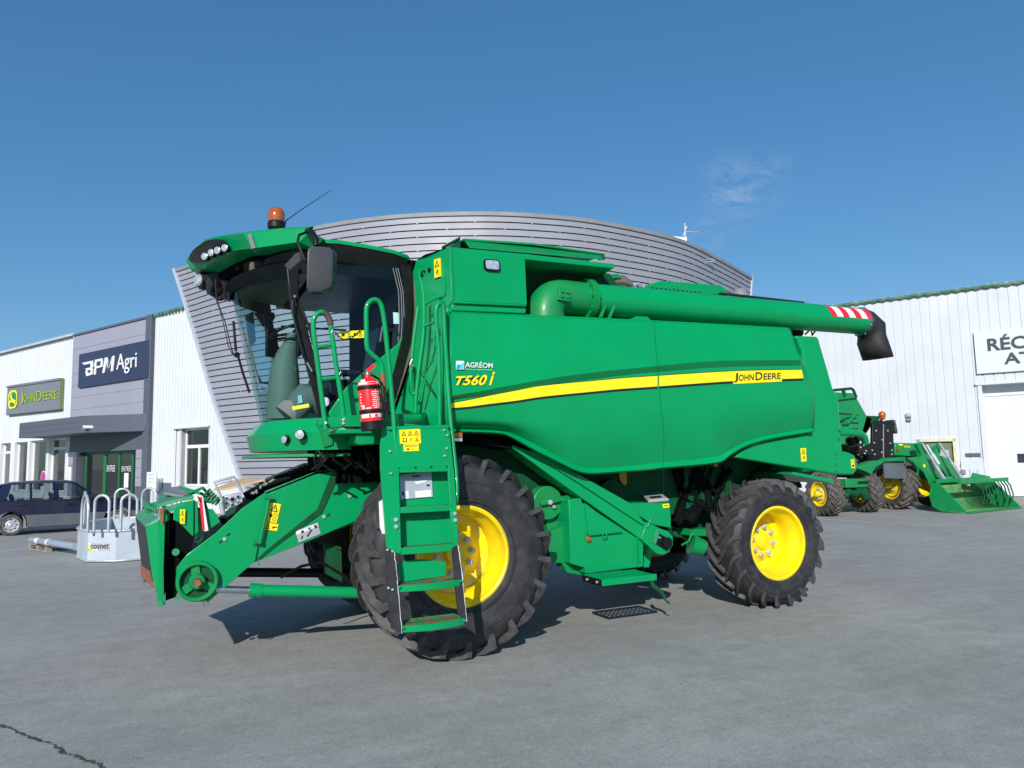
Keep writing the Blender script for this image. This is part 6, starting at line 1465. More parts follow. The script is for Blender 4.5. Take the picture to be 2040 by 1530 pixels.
# upper side plate with sticker, curved
b = MB(); b.prism(yp(FY-.12, (350, 1008), (386, 996), (386, 1068), (382, 1067), (356, 1040), (345, 1036), (346, 1015)), (0, .02, 0)); b.prism(yp(FY-.1, (386, 996), (394, 1000), (396, 1060), (386, 1068)), (0, .04, 0)); b.prism(yp(FY-.02, (388, 1010), (425, 1015), (440, 1040), (400, 1066), (390, 1075)), (0, .05, 0)); b.build('corner_plate', M['green'], fh, bevel=.006)
b = MB(); b.prism([P(312, 1012, 'y', 1.0), P(355, 1000, 'y', .90), P(386, 995, 'y', .88), P(370, 988, 'y', 1.6), P(318, 988, 'y', 2.0)], (0, 0, .03)); b.prism([P(316, 985, 'y', 1.9), P(330, 1009, 'y', .95), P(386, 996, 'y', .90), P(386, 1008, 'y', .9), P(325, 1022, 'y', .94)], (0, .02, 0)); b.build('top_cover', M['worn_green'], fh)
b = MB(); b.prism([P(326, 985, 'y', 1.3), P(366, 992, 'y', 1.1), P(394, 982, 'y', 1.3), P(360, 972, 'y', 2.1), P(335, 975, 'y', 2.1)], (0, 0, .02)); b.build('rubber_cover', M['grey'], fh)
b = MB(); b.prism([P(283, 990, 'y', 2.0), P(287, 990, 'y', 2.0), P(289, 1005, 'y', 2.0), P(312, 1000, 'y', 1.4), P(314, 1024, 'y', 1.2), P(288, 1020, 'y', 1.9)], (0, .1, 0))
for k in range(5): b.tube([P(292+k*4, 1004, 'y', 1.6), P(294+k*4, 1018, 'y', 1.5)], .008, 6)
b.build('latch_plate', M['green2'], fh)
b = MB(); b.prism([P(284, 1000, 'y', 1.5), P(311, 1014, 'y', 1.15), P(312, 1022, 'y', 1.15), P(285, 1008, 'y', 1.5)], (0, .02, 0)); b.build('latch_rail', M['worn_green'], fh)
b = MB(); b.prism([P(319, 1012, 'y', .885), P(327, 1010, 'y', .885), P(325, 1046, 'y', .885), P(320, 1042, 'y', .885)], (0, .008, 0)); b.build('rust_patch', M['rust'], fh)
# linkage, triangle warning strip
b = MB(); b.tube([P(358, 970, 'y', 1.3), P(380, 977, 'y', 1.2), P(405, 985, 'y', 1.1), P(412, 1000, 'y', 1.1)], .014, 8); b.tube([P(375, 983, 'y', 1.2), P(404, 972, 'y', 1.1), P(420, 990, 'y', 1.1)], .014, 8); b.tube([P(395, 998, 'y', 1.0), P(425, 1000, 'y', 1.0), P(440, 990, 'y', 1.05)], .012, 8); b.lathe([(.03, -.03), (.03, .03)], P(405, 980, 'y', 1.08), V((0, 1, 0)), 12)
for k in range(6): b.tube([P(400+k*6, 995+k*2, 'y', 1.15), P(418+k*4, 975+k*4, 'y', 1.3)], .012, 6)
b.build('linkage', M['green2'], fh)
b = MB(); tri = yp(.92, (394, 988), (404, 989), (415, 1057), (407, 1058)); b.prism(tri, (0, -.006, 0)); ws = b.build('warning_strip', M['whitetape'], fh)
b = MB(); b.add([p+V((0, -.008, 0)) for p in yp(.92, (397, 990), (402, 990), (408, 1056), (403, 1057), (399, 1020))], [(0, 1, 2, 3, 4)]); b.add([p+V((0, -.008, 0)) for p in yp(.92, (392, 988), (398, 990), (401, 1002), (396, 998))], [(0, 1, 2, 3)]); b.build('red_stripe', M['redtape'], ws)
# multi-coupler with its handle, hoses, plywood
b = MB(); mc = yp(1.0, (442, 990), (481, 981), (484, 1000), (476, 1006), (446, 1016)); b.prism(mc, (0, .1, 0)); cpl = b.build('multi_coupler', M['zinc'], fh, bevel=.006)
b = MB()
for x, y, r_ in ((463, 995, .028), (451, 1003, .02), (474, 990, .018), (475, 1001, .018), (463, 1006, .018), (451, 993, .014)): c = P(x, y, 'y', 1.0); b.lathe([(r_, .0), (r_*.9, -.015), (r_*.55, -.015), (r_*.5, .0), (.001, .0)], c, V((0, 1, 0)), 16)
b.build('coupling', M['steel'], cpl)
b = MB(); b.tube(yp(.96, (442, 996), (438, 985), (427, 960), (466, 950), (470, 955), (482, 982)), .012, 8); b.tube(yp(.96, (428, 965), (463, 956)), .010, 8); b.tube(yp(.96, (440, 1000), (445, 1025)), .02, 8); b.build('coupler_handle', M['zinc'], cpl)
b = MB(); b.prism([P(426, 978, 'y', 1.4), P(455, 976, 'y', 1.15), P(528, 958, 'y', 1.15), P(490, 955, 'y', 2.0), P(462, 962, 'y', 2.0)], (0, 0, .02)); b.build('plywood_cover', M['ply'], fh)
b = MB(); rb = random.Random(8)
for k in range(9):
    z0 = k*2.2; b.tube([P(486+k*2, 985+k*2.6, 'y', 1.05+.03*k), P(510, 972+k*2, 'y', 1.1+.03*k), P(545, 962+k*1.6, 'y', 1.15+.03*k), P(640, 930+k*1.2, 'y', 1.2+.03*k)], .018, 8)
b.tube([P(490, 1000, 'y', 1.02), P(500, 1010, 'y', 1.0), P(498, 996, 'y', 1.02)], .012, 6); b.build('hose_bundle', M['black'], fh)
b = MB()
for k in range(7): x = 500+k*6; c = P(x, 986-k*4+rb.uniform(-5, 5), 'y', 1.0); b.cyl(c, c+V((rb.uniform(-.02, .05), 0, rb.uniform(.01, .05))), .010, 8)
b.build('hose_fitting', M['grey'], fh)
b = MB(); b.prism(yp(1.5, (520, 968), (635, 922), (640, 945), (540, 978)), (0, .9, 0)); b.build('upper_duct', M['green2'], fh)
b = MB(); b.tube(yp(1.48, (515, 962), (570, 945), (635, 922)), .02, 6)
for k in range(5): c = P(578+k*10, 942-k*4, 'y', 1.46); b.obox(c, V((.02, 0, 0)), V((0, .02, 0)), V((0, 0, .02)))
b.build('cable_chain', M['ink'], fh)
b = MB()
for k in range(4): b.tube([P(478+k*3, 1000-k*2, 'y', 1.02), P(470+k*4, 1022+k*3, 'y', 1.04), P(458+k*5, 1030+k*4, 'y', 1.1), P(430+k*6, 1036+k*3, 'y', 1.15)], .012, 8)
for k in range(3): b.tube([P(398+k*5, 1000, 'y', 1.02), P(404+k*6, 1022+k*3, 'y', 1.0), P(426, 1040+k*3, 'y', 1.05)], .010, 8)
b.build('hydraulic_hose', M['black'], fh)
b = MB()
for k in range(9): x = 545+k*23; y_ = 975-(x-545)*.365 if x < 628 else 940-(x-628)*.18; p = P(x, y_+7, 'y', FY); b.cyl(p+V((0, -.008, 0)), p, .009, 8)
b.build_each('bolt', M['worn_green'], fh)
b = MB(); b.tube([P(560, 1150, 'y', .97), P(600, 1128, 'y', 1.1), P(640, 1120, 'y', 1.2), P(690, 1150, 'y', 1.2)], .014, 8); b.tube([P(690, 1150, 'y', 1.2), P(700, 1165, 'y', 1.2), P(670, 1180, 'y', 1.1)], .014, 8); b.build('hydraulic_hose', M['black'], CB)
# hydraulic lift cylinders
b = MB(); b.tube([P(497, 1176, 'y', 1.0), P(600, 1178, 'y', .98), P(760, 1182, 'y', .95)], .052, 20); b.tube([P(497, 1176, 'y', 1.0), P(521, 1176.5, 'y', 1.0)], .062, 20); cy = b.build('lift_cylinder', M['green'], CB, sharp=60)
b = MB(); b.tube([P(430, 1174, 'y', 1.0), P(500, 1176, 'y', 1.0)], .032, 16); b.build('piston_rod', M['steel'], cy)
b = MB(); b.tube([P(475, 1140, 'y', 2.3), P(600, 1141, 'y', 2.3), P(700, 1142, 'y', 2.3)], .05, 16); b.build('lift_cylinder', M['black'], CB, sharp=60)
b = MB(); b.prism(yp(1.2, (650, 1085), (680, 1098), (682, 1160), (652, 1145)), (0, .15, 0)); b.prism(yp(1.2, (615, 1070), (680, 1090), (680, 1096), (615, 1076)), (0, .1, 0)); b.build('axle_bracket', M['dgreen'], CB)

# ================================================================== FIRE EXTINGUISHER (strapped to the railing)
fex = thing('fire_extinguisher', P(740, 850, 'y', -.16), 'red fire extinguisher strapped upright to the green ladder handrail', 'fire extinguisher')
ey = -.16; et, eb_ = P(733, 756, 'y', ey), P(742, 858, 'y', ey); ea = (et-eb_).normalized(); el_ = (et-eb_).length; er = .088
b = MB(); b.lathe([(er, .07), (er, el_-.05), (er*.93, el_-.02), (er*.6, el_+.005), (.025, el_+.015), (.022, el_+.04), (.001, el_+.04)], eb_, ea, 32); cyb = b.build('cylinder', M['red'], fex, sharp=50)
b = MB(); b.lathe([(.001, 0), (er*.93, 0), (er+.003, .01), (er+.003, .075), (er-.002, .08)], eb_, ea, 32); b.build('base_boot', M['black'], fex)
b = MB()
for h_ in (.335, .14): b.lathe([(er+.002, h_), (er+.006, h_+.003), (er+.006, h_+.028), (er+.002, h_+.031)], eb_, ea, 32)
b.build_each('strap', M['black'], fex)
xs_ = V((1, 0, 0)); xs_ = (xs_-ea*xs_.dot(ea)).normalized(); yf_ = ea.cross(xs_); yf_ = yf_ if yf_.y < 0 else -yf_
def onc(a, h, k=.0025): a = R(a); return eb_+ea*h+xs_*(er+k)*math.sin(a)+yf_*(er+k)*math.cos(a)
def patch(b, a0, a1, h0, h1, m=0, k=.0025, n=8): b.grid([[onc(a0+(a1-a0)*i/n, h0, k) for i in range(n+1)], [onc(a0+(a1-a0)*i/n, h1, k) for i in range(n+1)]], m)
b = MB(); rx = random.Random(2)
patch(b, -75, 55, .375, .395); patch(b, -55, -30, .395, .415); patch(b, -70, 50, .105, .135)
for k in range(9): patch(b, -5+rx.uniform(0, 8), 15+rx.uniform(0, 8), .18+k*.016, .187+k*.016, n=2); patch(b, 24, 36+rx.uniform(0, 14), .18+k*.016, .188+k*.016, n=2)
for k in range(5): patch(b, -70, -62+rx.uniform(0, 8), .2+k*.024, .21+k*.024, n=2)
patch(b, 18, 21, .175, .33, n=1); patch(b, -60, -45, .178, .21, n=2); patch(b, -38, -10, .178, .186, n=3)
patch(b, -25, -15, .108, .13, 1, .004, 2); patch(b, 5, 20, .108, .13, 1, .004, 2); patch(b, -20, 30, .379, .391, 1, .004, 3)
b.build('label', [M['whitetape'], M['red']], cyb, flat=True)
tp = eb_+ea*(el_+.03)
b = MB(); b.tube([tp, tp+V((0, 0, .03))], .02, 10); b.tube([tp+V((-.04, 0, .02)), tp+V((.05, 0, .03)), tp+V((.07, 0, .01))], .008, 6); b.build('valve', M['steel'], fex)
b = MB(); b.bar(tp+V((-.01, 0, .03)), P(743, 727, 'y', ey), .02, .02); b.bar(tp+V((-.005, 0, .02)), tp+V((.06, 0, .085)), .016, .012); b.build('handle', M['red'], fex)
b = MB(); b.tube([tp+V((.03, 0, .01)), tp+V((.1, .02, -.02)), onc(80, .35, .02), onc(80, .2, .025), onc(85, .1, .02)], .01, 8); b.tube([onc(70, .42, .01), onc(70, .1, .01)], .005, 6); b.build('hose', M['black'], fex)
b = MB(); b.prism([onc(95, .05, .002), onc(110, .05, .03), onc(110, .30, .03), onc(95, .30, .002)], (0, .01, 0)); b.build('bracket', M['red'], fex)

# ================================================================== PARKED CAR
cd, cn_ = V((.98902, .1478, 0)), V((-.1478, .98902, 0)); cA = V((-6.03, 16.84, 0)); CW = 1.62
def K(s, z, w=0): return cA + cd*s + cn_*w + V((0, 0, z))
car = thing('parked_car', K(1.2, 0, .8), 'old dark blue hatchback with grey lower doors parked before the shop windows', 'car')
def arc(cs, cz_, r_, a0, a1, n=9): return [(cs+r_*math.cos(R(a0+(a1-a0)*i/n)), cz_+r_*math.sin(R(a0+(a1-a0)*i/n))) for i in range(n+1)]
WB, wr_ = 2.46, .275
prof = [(-.74, .34), (-.78, .60), (-.74, .86), (-.66, .94), (.0, .915), (1.2, .895), (1.95, .885), (2.08, .90), (2.7, .83), (3.06, .74), (3.18, .60), (3.18, .36), (3.05, .24), (2.80, .22)]
prof += arc(WB, .29, .335, -10, 190) + [(2.10, .19), (.36, .19)] + arc(0, .29, .335, -10, 190) + [(-.4, .26)]
b = MB(); n = len(prof)
b.loft([[K(s, z, .05) for s, z in prof], [K(s, z, 0) for s, z in prof], [K(s, z, CW) for s, z in prof], [K(s, z, CW-.05) for s, z in prof]]); body = b.build('body', M['blue'], car, sharp=32, bevel=.02, seg=2)
b = MB(); b.prism([K(s, z, -.012) for s, z in [(.36, .20), (2.10, .20)] + [(2.13, .40), (2.16, .5), (.30, .52), (.34, .40)]], cn_*.02)
b.prism([K(s, z, -.012) for s, z in ((-.76, .34), (-.38, .34), (-.34, .45), (-.30, .52), (-.79, .54))], cn_*.02); b.prism([K(s, z, -.012) for s, z in ((2.80, .24), (3.10, .26), (3.2, .36), (3.2, .52), (2.76, .50), (2.79, .4))], cn_*.02)
b.build('lower_cladding', M['carlow'], car)
# greenhouse
def G(s, z): return K(s, z, .02+.16*(z-.9)/.47)
def Gf(s, z): return K(s, z, CW-.02-.16*(z-.9)/.47)
rf = [(-.28, 1.30), (-.05, 1.355), (.6, 1.385), (1.2, 1.365), (1.42, 1.33)]
b = MB(); b.grid([[G(s, z-.045) for s, z in rf], [G(s, z)+cn_*.03 for s, z in rf], [K(s, z+.03, CW/2) for s, z in rf], [Gf(s, z)-cn_*.03 for s, z in rf], [Gf(s, z-.045) for s, z in rf]]); 
b.grid([[K(s, z-.05, .2) for s, z in rf], [K(s, z-.05, CW-.2) for s, z in rf]]); b.build('roof', mat('faded_car_roof', (.035, .035, .06), .4, coat=.5, dirt=(.2, .17, .15), dirta=.4), car, sharp=50)
b = MB()
for gg in (G, Gf):
    for (s0, z0, s1, z1, w) in ((-.66, .92, -.26, 1.31, .14), (.42, .91, .40, 1.35, .05), (1.02, .90, .95, 1.35, .07), (1.98, .89, 1.40, 1.33, .05)):
        b.loft([[gg(s0-w/2, z0), gg(s0+w/2, z0), gg(s0+w/2, z0)+cn_*.03, gg(s0-w/2, z0)+cn_*.03], [gg(s1-w/2, z1), gg(s1+w/2, z1), gg(s1+w/2, z1)+cn_*.03, gg(s1-w/2, z1)+cn_*.03]])
    b.prism([gg(-.60, .90), gg(-.20, .90), gg(-.12, .96), gg(-.02, 1.32), gg(-.26, 1.31)], cn_*.03)
b.build_each('pillars', M['blue'], car)
b = MB(); b.add([G(-.15, .91), G(1.96, .91), G(1.42, 1.33), G(-.0, 1.33)], [(0, 1, 2, 3)]); b.build_each('side_window', M['carglass'], car, flat=True)
b = MB(); b.add([Gf(-.15, .91), Gf(1.96, .91), Gf(1.42, 1.33), Gf(-.0, 1.33)], [(0, 1, 2, 3)]); b.build_each('side_window', M['carglass'], car, flat=True)
b = MB(); b.add([G(1.99, .9), G(1.42, 1.33), Gf(1.42, 1.33), Gf(1.99, .9)], [(0, 1, 2, 3)]); b.build('windscreen', M['carglass'], car, flat=True)
b = MB(); b.add([G(-.66, .93), G(-.27, 1.31), Gf(-.27, 1.31), Gf(-.66, .93)], [(0, 1, 2, 3)]); b.build('rear_window', M['carglass'], car, flat=True)
b = MB()
for s0 in (.05, .95):
    for w0 in (.2, .9): b.prism([K(s0, .5, w0), K(s0+.5, .5, w0), K(s0+.45, .62, w0), K(s0+.12, .62, w0), K(s0-.06, 1.05, w0), K(s0-.14, 1.05, w0)], cn_*.45)
b.build_each('seat', M['grey'], car, bevel=.03)
b = MB(); ring_c = K(1.55, .95, .45); b.tube([ring_c+cn_*.17*math.cos(a)+(cd*-.5+V((0, 0, .85))).normalized()*.17*math.sin(a) for a in [2*math.pi*k/20 for k in range(20)]], .014, 6, closed=True); b.build('steering_wheel', M['ink'], car)
for s0 in (0, WB):
    for w0, oo in ((.09, -1), (CW-.09, 1)):
        wh = bpy.data.objects.new('wheel', None); COL.objects.link(wh); wh.parent = car
        m1 = MB(); c = K(s0, wr_, w0); m1.lathe([(.18, -.07), (.20, -.085), (.26, -.08), (wr_, -.05), (wr_, .05), (.26, .08), (.20, .085), (.18, .07)], c, cn_, 36); m1.build('tyre', M['tyre_dusty'], wh, sharp=50)
        m1 = MB(); m1.lathe([(.18, oo*.07), (.187, oo*.085), (.165, oo*.06), (.15, oo*.02), (.12, oo*.03), (.09, oo*.055), (.06, oo*.05), (.03, oo*.07), (.001, oo*.07)], c, cn_, 28); m1.build('rim', M['zinc'], wh)
        m1 = MB()
        for k in range(8): a = 2*math.pi*k/8; p = c+cd*.135*math.cos(a)+V((0, 0, .135*math.sin(a))); m1.cyl(p+cn_*oo*.03, p+cn_*oo*.034, .017, 8)
        m1.build('rim_hole', M['ink'], wh)
b = MB()
for s0, z0, s1 in ((.43, .2, .425), (1.05, .2, 1.03)): b.bar(K(s0, z0+.02, -.003), K(s1, .9, -.003), .006, .01)
b.build('door_gap', M['ink'], car)
b = MB(); b.obox(K(.20, .80, -.01), cd*.09, cn_*.012, V((0, 0, .022))); b.obox(K(1.25, .79, -.01), cd*.09, cn_*.012, V((0, 0, .022))); b.obox(K(1.85, .95, -.08), cd*.07, cn_*.06, V((0, 0, .055))); b.build_each('handle', M['ink'], car, bevel=.006)
b = MB(); b.obox(K(-.74, .78, .06), cd*.06, cn_*.07, V((0, 0, .1))); b.build('tail_light', M['redtape'], car, bevel=.01)
b = MB(); b.obox(K(3.1, .64, .12), cd*.06, cn_*.12, V((0, 0, .06))); b.build('headlight', M['lens'], car, bevel=.01)

# ================================================================== CATTLE FEEDER RING
fd = thing('hay_feeder', (-3.1, 11.2, 0), 'galvanised cattle feeder with hooped bars standing left of the green harvester', 'feeder')
fp = [(-3.92, 10.42), (-3.67, 9.57), (-3.2, 9.3), (-2.65, 9.32), (-2.2, 9.75), (-2.1, 10.6), (-2.3, 12.0), (-2.75, 12.9), (-3.5, 13.0), (-3.95, 12.1)]
b = MB()
n = len(fp)
for z0, z1, o_ in ((0.02, .56, 0),):
    c = V((-3.0, 11.2, 0)); outl = [V((x, y, 0)) for x, y in fp]; inl = [p+(c-p).normalized()*.03 for p in outl]
    for i in range(n):
        j = (i+1) % n; b.add([outl[i]+V((0, 0, z0)), outl[j]+V((0, 0, z0)), outl[j]+V((0, 0, z1)), outl[i]+V((0, 0, z1)), inl[i]+V((0, 0, z0)), inl[j]+V((0, 0, z0)), inl[j]+V((0, 0, z1)), inl[i]+V((0, 0, z1))], [(0, 1, 2, 3), (5, 4, 7, 6), (3, 2, 6, 7), (0, 4, 5, 1)])
b.build('sheet_wall', M['zinclight'], fd, sharp=20)
b = MB(); b.tube([p+V((0, 0, .57)) for p in outl], .028, 10, closed=True); b.tube([p+V((0, 0, .03)) for p in outl], .02, 8, closed=True); b.build('rim_tube', M['zinc'], fd, sharp=70)
def hoop(a, c, h=.66):
    a = V((a[0], a[1], .57)); c = V((c[0], c[1], .57)); m_ = (a+c)/2; r_ = (c-a).length/2; d = (c-a).normalized(); up_ = V((0, 0, 1))
    pts = [a]+[m_-d*r_*math.cos(R(t))+up_*(h-r_+r_*math.sin(R(t))) for t in range(0, 181, 20)]+[c]
    b = MB(); b.tube(pts, .026, 10); b.build('hoop', M['zinc'], fd, sharp=70)
def gz(x, y, z=.57): p = P(x, y, 'z', z); return (p.x, p.y)
for a, c in (((162, 1056), (174.5, 1060)), ((187, 1060.5), (216, 1060)), ((240, 1059.5), (272, 1057.5))):
    hoop(gz(*a), gz(*c))
for a, c in (((-3.9, 11.3), (-3.93, 11.8)), ((-2.15, 10.0), (-2.13, 10.5)), ((-2.2, 11.2), (-2.28, 11.7)), ((-2.6, 12.7), (-2.9, 12.93)), ((-3.15, 12.95), (-3.45, 12.98))): hoop(a, c)
q = [P(*t) for t in ((161.5, 1078.5, 'y', 9.75), (198, 1077, 'y', 9.75), (198, 1090, 'y', 9.75), (161.5, 1092, 'y', 9.75))]
q = [fp[1], fp[2]]
fa, fb_ = V((fp[1][0], fp[1][1], 0)), V((fp[2][0], fp[2][1], 0)); fdv = fb_-fa; fnn = V((fdv.y, -fdv.x, 0)).normalized()
lq2 = [fa+fdv*-.0+V((0, 0, .36)), fa+fdv*.75+V((0, 0, .36)), fa+fdv*.75+V((0, 0, .22)), fa+fdv*.0+V((0, 0, .22))]
lq2 = [p+fdv*.03 for p in lq2]
sticker(lq2, 'maker_plate', fd, 'silver', [('r', 0, 0, .12, .95, 2), ('r', 0, .8, .45, .2, 2)], lift=.006)
b = MB(); b.add([lerpq(lq2, u, v)+fnn*.008 for u, v in ((0, .1), (.07, .1), (.07, 1), (0, 1))], [(0, 1, 2, 3)]); b.add([lerpq(lq2, u, v)+fnn*.008 for u, v in ((.0, .8), (.36, .85), (.36, 1.02), (.0, 1.02))], [(0, 1, 2, 3)]); b.build('yellow_mark', M['lime'], fd, flat=True)
text_on('cosnet', [lerpq(lq2, *t) for t in ((.10, .12), (.96, .12), (.96, .78), (.10, .78))], M['ink'], 'lettering', fd, depth=0, fat=.01, lift=.012)

# pallet and pole
pl = thing('wooden_pallet', (-4.9, 12.6, 0), 'weathered wooden pallet lying under a grey metal pole on the asphalt', 'pallet')
pa, pb, pc = V((-4.62, 12.0, 0)), P(43, 1091, 'z', 0), V((-4.15, 12.95, 0))
ux = (pb-pa).normalized(); uy = V((-ux.y, ux.x, 0)); uy = uy if uy.x > 0 else -uy
for k in range(6):
    b = MB(); b.obox(pa+ux*(.06+k*.2)+uy*.45+V((0, 0, .135)), ux*.05, uy*.45, V((0, 0, .011))); b.build('board', M['wood'], pl)
for j in range(3):
    b = MB(); b.obox(pa+ux*.56+uy*(.06+j*.39)+V((0, 0, .012)), ux*.56, uy*.05, V((0, 0, .011))); b.obox(pa+ux*.56+uy*(.06+j*.39)+V((0, 0, .113)), ux*.56, uy*.05, V((0, 0, .011)))
    for i in range(3): b.obox(pa+ux*(.06+i*.5)+uy*(.06+j*.39)+V((0, 0, .063)), ux*.06, uy*.05, V((0, 0, .04)))
    b.build('bearer', M['wood'], pl)
b = MB(); q0, q1 = P(62, 1075, 'z', .24), V((-3.96, 10.7, .2)); b.tube([q0, q0.lerp(q1, .25), q0.lerp(q1, .27), q1], [.055, .058, .068, .07], 18)
po = b.build('metal_pole', mat('grey_pole', (.34, .40, .47), .4, metal=.3, var=.1), sharp=60); tag(po, 'long pale grey metal pole resting on the wooden pallet', 'pole')
b = MB(); b.tube([q0.lerp(q1, .14), q0.lerp(q1, .2)], .062, 18); b.tube([q0.lerp(q1, .40), q0.lerp(q1, .43)], .073, 18); b.build('white_band', M['white'], po)

# ================================================================== SECOND HARVESTER (seen from behind) AND LOADER TRACTOR
c2 = thing('combine_harvester', (14.5, 9.5, 0), 'second green harvester seen from behind, dusty wheels, past the rear of the big one', 'combine harvester')
Y2 = 8.2
def y2(*p, y=Y2): return [P(a, c, 'y', y) for a, c in p]
make_wheel(c2, V((13.80, 8.35, .60)), .60, .42, .33, -1, ml=20, flip=-1, tm='tyre_dusty', dish=.06, ax=(.95, -.2, 0), hub=.14, lw=.03, lug=.035)
make_wheel(c2, V((15.62, 8.55, .60)), .60, .42, .33, 1, ml=20, flip=-1, tm='tyre_dusty', dish=.06, ax=(.95, -.2, 0), hub=.1, lw=.03, lug=.035)
b = MB(); b.prism(y2((1600, 778), (1702, 783), (1706, 790), (1727, 828), (1738, 832), (1734, 850), (1718, 876), (1700, 886), (1600, 886)), (0, 4.6, 0)); b.build('rear_hood', M['green2'], c2, bevel=.03)
b = MB(); b.prism(y2((1665, 797), (1706, 792), (1707, 795), (1665, 800), y=Y2-.02), (0, .03, 0))
for yy_ in (822, 838): b.prism(y2((1672, yy_), (1710, yy_+4), (1710, yy_+6), (1672, yy_+2.5), y=Y2-.02), (0, .03, 0))
b.prism(y2((1672, 856), (1710, 853), (1710, 856), (1672, 859), y=Y2-.02), (0, .03, 0)); b.build_each('hood_slot', M['ink'], c2)
b = MB(); b.tube(y2((1680, 842), (1690, 843), (1702, 826), y=Y2-.1), .03, 6); b.tube(y2((1678, 834), (1690, 828), (1708, 829), y=Y2-.1), .02, 6); b.build_each('hood_bracket', M['green'], c2)
b = MB(); b.tube(y2((1655, 779), (1664, 777), (1696, 774), (1700, 777), (1706, 792)), .04, 8); b.tube(y2((1680, 777), (1682, 790)), .05, 8); b.build('roof_rail', M['dgreen'], c2)
b = MB(); b.prism(y2((1727, 828), (1752, 829), (1752, 836), (1735, 850), (1716, 878), (1705, 885), (1718, 860)), (0, .8, 0)); b.build('side_chute', M['dgreen'], c2)
b = MB(); b.prism(y2((1686, 954), (1741, 953), (1741, 970), (1700, 972), (1686, 972)), (0, .3, 0)); b.build('axle_beam', M['green2'], c2, bevel=.02)
b = MB(); b.prism(y2((1709, 959), (1738, 957), (1738, 963), (1709, 965), y=Y2-.01), (0, .01, 0)); b.build('beam_slot', M['ink'], c2)
b = MB(); b.tube(y2((1682, 990), (1690, 980), (1702, 985), (1712, 978)), .10, 10); b.tube(y2((1715, 975), (1722, 985), (1726, 992)), .14, 10); b.prism(y2((1640, 960), (1690, 955), (1690, 980), (1660, 985), y=8.5), (0, .3, 0)); b.box((13.9, 8.5, .5), (15.5, 8.8, .75)); b.build('axle', M['dgreen'], c2, bevel=.02)
b = MB(); b.prism(y2((1600, 886), (1712, 886), (1738, 910), (1736, 950), (1690, 952), (1600, 950), y=8.9), (0, 3.5, 0)); b.build('lower_body', M['black'], c2)
b = MB()
for k in range(16):
    x = 1705+rb.uniform(0, 45); y_ = 895+rb.uniform(0, 40); b.tube(y2((x, y_), (x+rb.uniform(-10, 10), y_+rb.uniform(-8, 8)), (x+rb.uniform(-12, 12), y_+rb.uniform(-8, 14)), y=8.7), rb.uniform(.02, .06), 6)
b.build('machinery', M['zinc'], c2)
b = MB(); b.prism(y2((1713, 932), (1722, 932), (1722, 941), (1713, 941), y=8.4), (0, .05, 0)); b.build('rear_lamp', M['whitetape'], c2)
for xw in (13.2, 16.0):
    make_wheel(c2, V((xw+.0, 12.2, .8)), .8, .6, .42, -1 if xw < 14 else 1, ml=20, tm='tyre_dusty', dish=.1, ax=(1, 0, 0), detail=False)

tr = thing('loader_tractor', (17.8, 9.5, 0), 'green tractor with front loader and grapple bucket parked before the right workshop', 'tractor')
YT = 8.1
def yt(*p, y=YT): return [P(a, c, 'y', y) for a, c in p]
make_wheel(tr, V((17.25, 8.75, .72)), .72, .5, .42, -1, ml=18, flip=1, tm='tyre_dusty', dish=.05, ax=(.97, -.24, 0), hub=.2, lw=.05, lug=.05)
make_wheel(tr, V((19.1, 8.9, .72)), .72, .5, .42, 1, ml=18, flip=1, tm='tyre_dusty', dish=.1, ax=(.97, -.1, 0), detail=False, lug=.05)
b = MB(); b.prism(yt((1739, 843), (1749, 838), (1772, 839), (1779.5, 848), (1781, 895), (1783, 913), (1756, 912), (1738, 908), (1711, 904), (1712, 883), (1738, 883)), (0, .08, 0)); bp_ = b.build('black_guard', M['black'], tr, bevel=.01)
b = MB()
for x, y in ((1745, 858), (1768, 858), (1741, 882), (1773, 883), (1714, 891), (1725, 898), (1737, 897), (1757, 876), (1756, 901), (1776, 897), (1742, 905), (1720, 887), (1776, 905), (1722, 903)): p = P(x, y, 'y', YT); b.cyl(p+V((0, -.02, 0)), p, .025, 6)
b.bar(P(1760, 845, 'y', YT-.01), P(1760, 912, 'y', YT-.01), .02, .012); b.build_each('bolt', M['zinc'], bp_)
b = MB(); c = P(1758, 834, 'y', YT+.05); b.lathe([(.08, 0), (.08, .03), (.1, .06), (.1, .14), (.06, .2), (.001, .21)], c, V((0, 0, 1)), 16); b.build('beacon', M['orange'], tr); b = MB(); b.tube([c+V((-.3, 0, -.1)), c+V((-.1, 0, -.08)), c+V((0, 0, .02))], .035, 8); b.lathe([(.001, -.03), (.06, -.03), (.06, .01), (.001, .01)], c, V((0, 0, 1)), 12); b.tube(yt((1772, 842), (1782, 845)), .02, 6); b.build('beacon_bracket', M['ink'], tr)
b = MB(); b.prism(yt((1780, 836), (1784, 837), (1789, 861), (1788, 864), (1784, 861)), (.04, .3, 0)); b.build('mirror', M['mirror'], tr, bevel=.01)
b = MB(); b.prism(yt((1760, 919), (1803, 919), (1805.5, 954), (1762.6, 952), y=8.2), (0, .03, 0)); b.build('mudguard', mat('grey_mudguard', (.14, .16, .18), .4, metal=.3), tr)
b = MB(); b.prism(yt((1757, 913), (1803, 910), (1804, 918), (1757, 919)), (0, .5, 0)); b.prism(yt((1700, 930), (1760, 915), (1762, 920), (1745, 930), (1735, 945), (1728, 940)), (0, .3, 0)); b.build('fender', M['green2'], tr)
b = MB(); b.prism(yt((1784, 882), (1828, 883), (1836, 893), (1846, 915), (1832, 910), (1783, 907), y=8.3), (.0, .5, 0)); b.prism(yt((1784, 885), (1870, 890), (1872, 960), (1784, 950), y=8.9), (0, 2.2, 0)); b.build('bonnet', M['green2'], tr, bevel=.02)
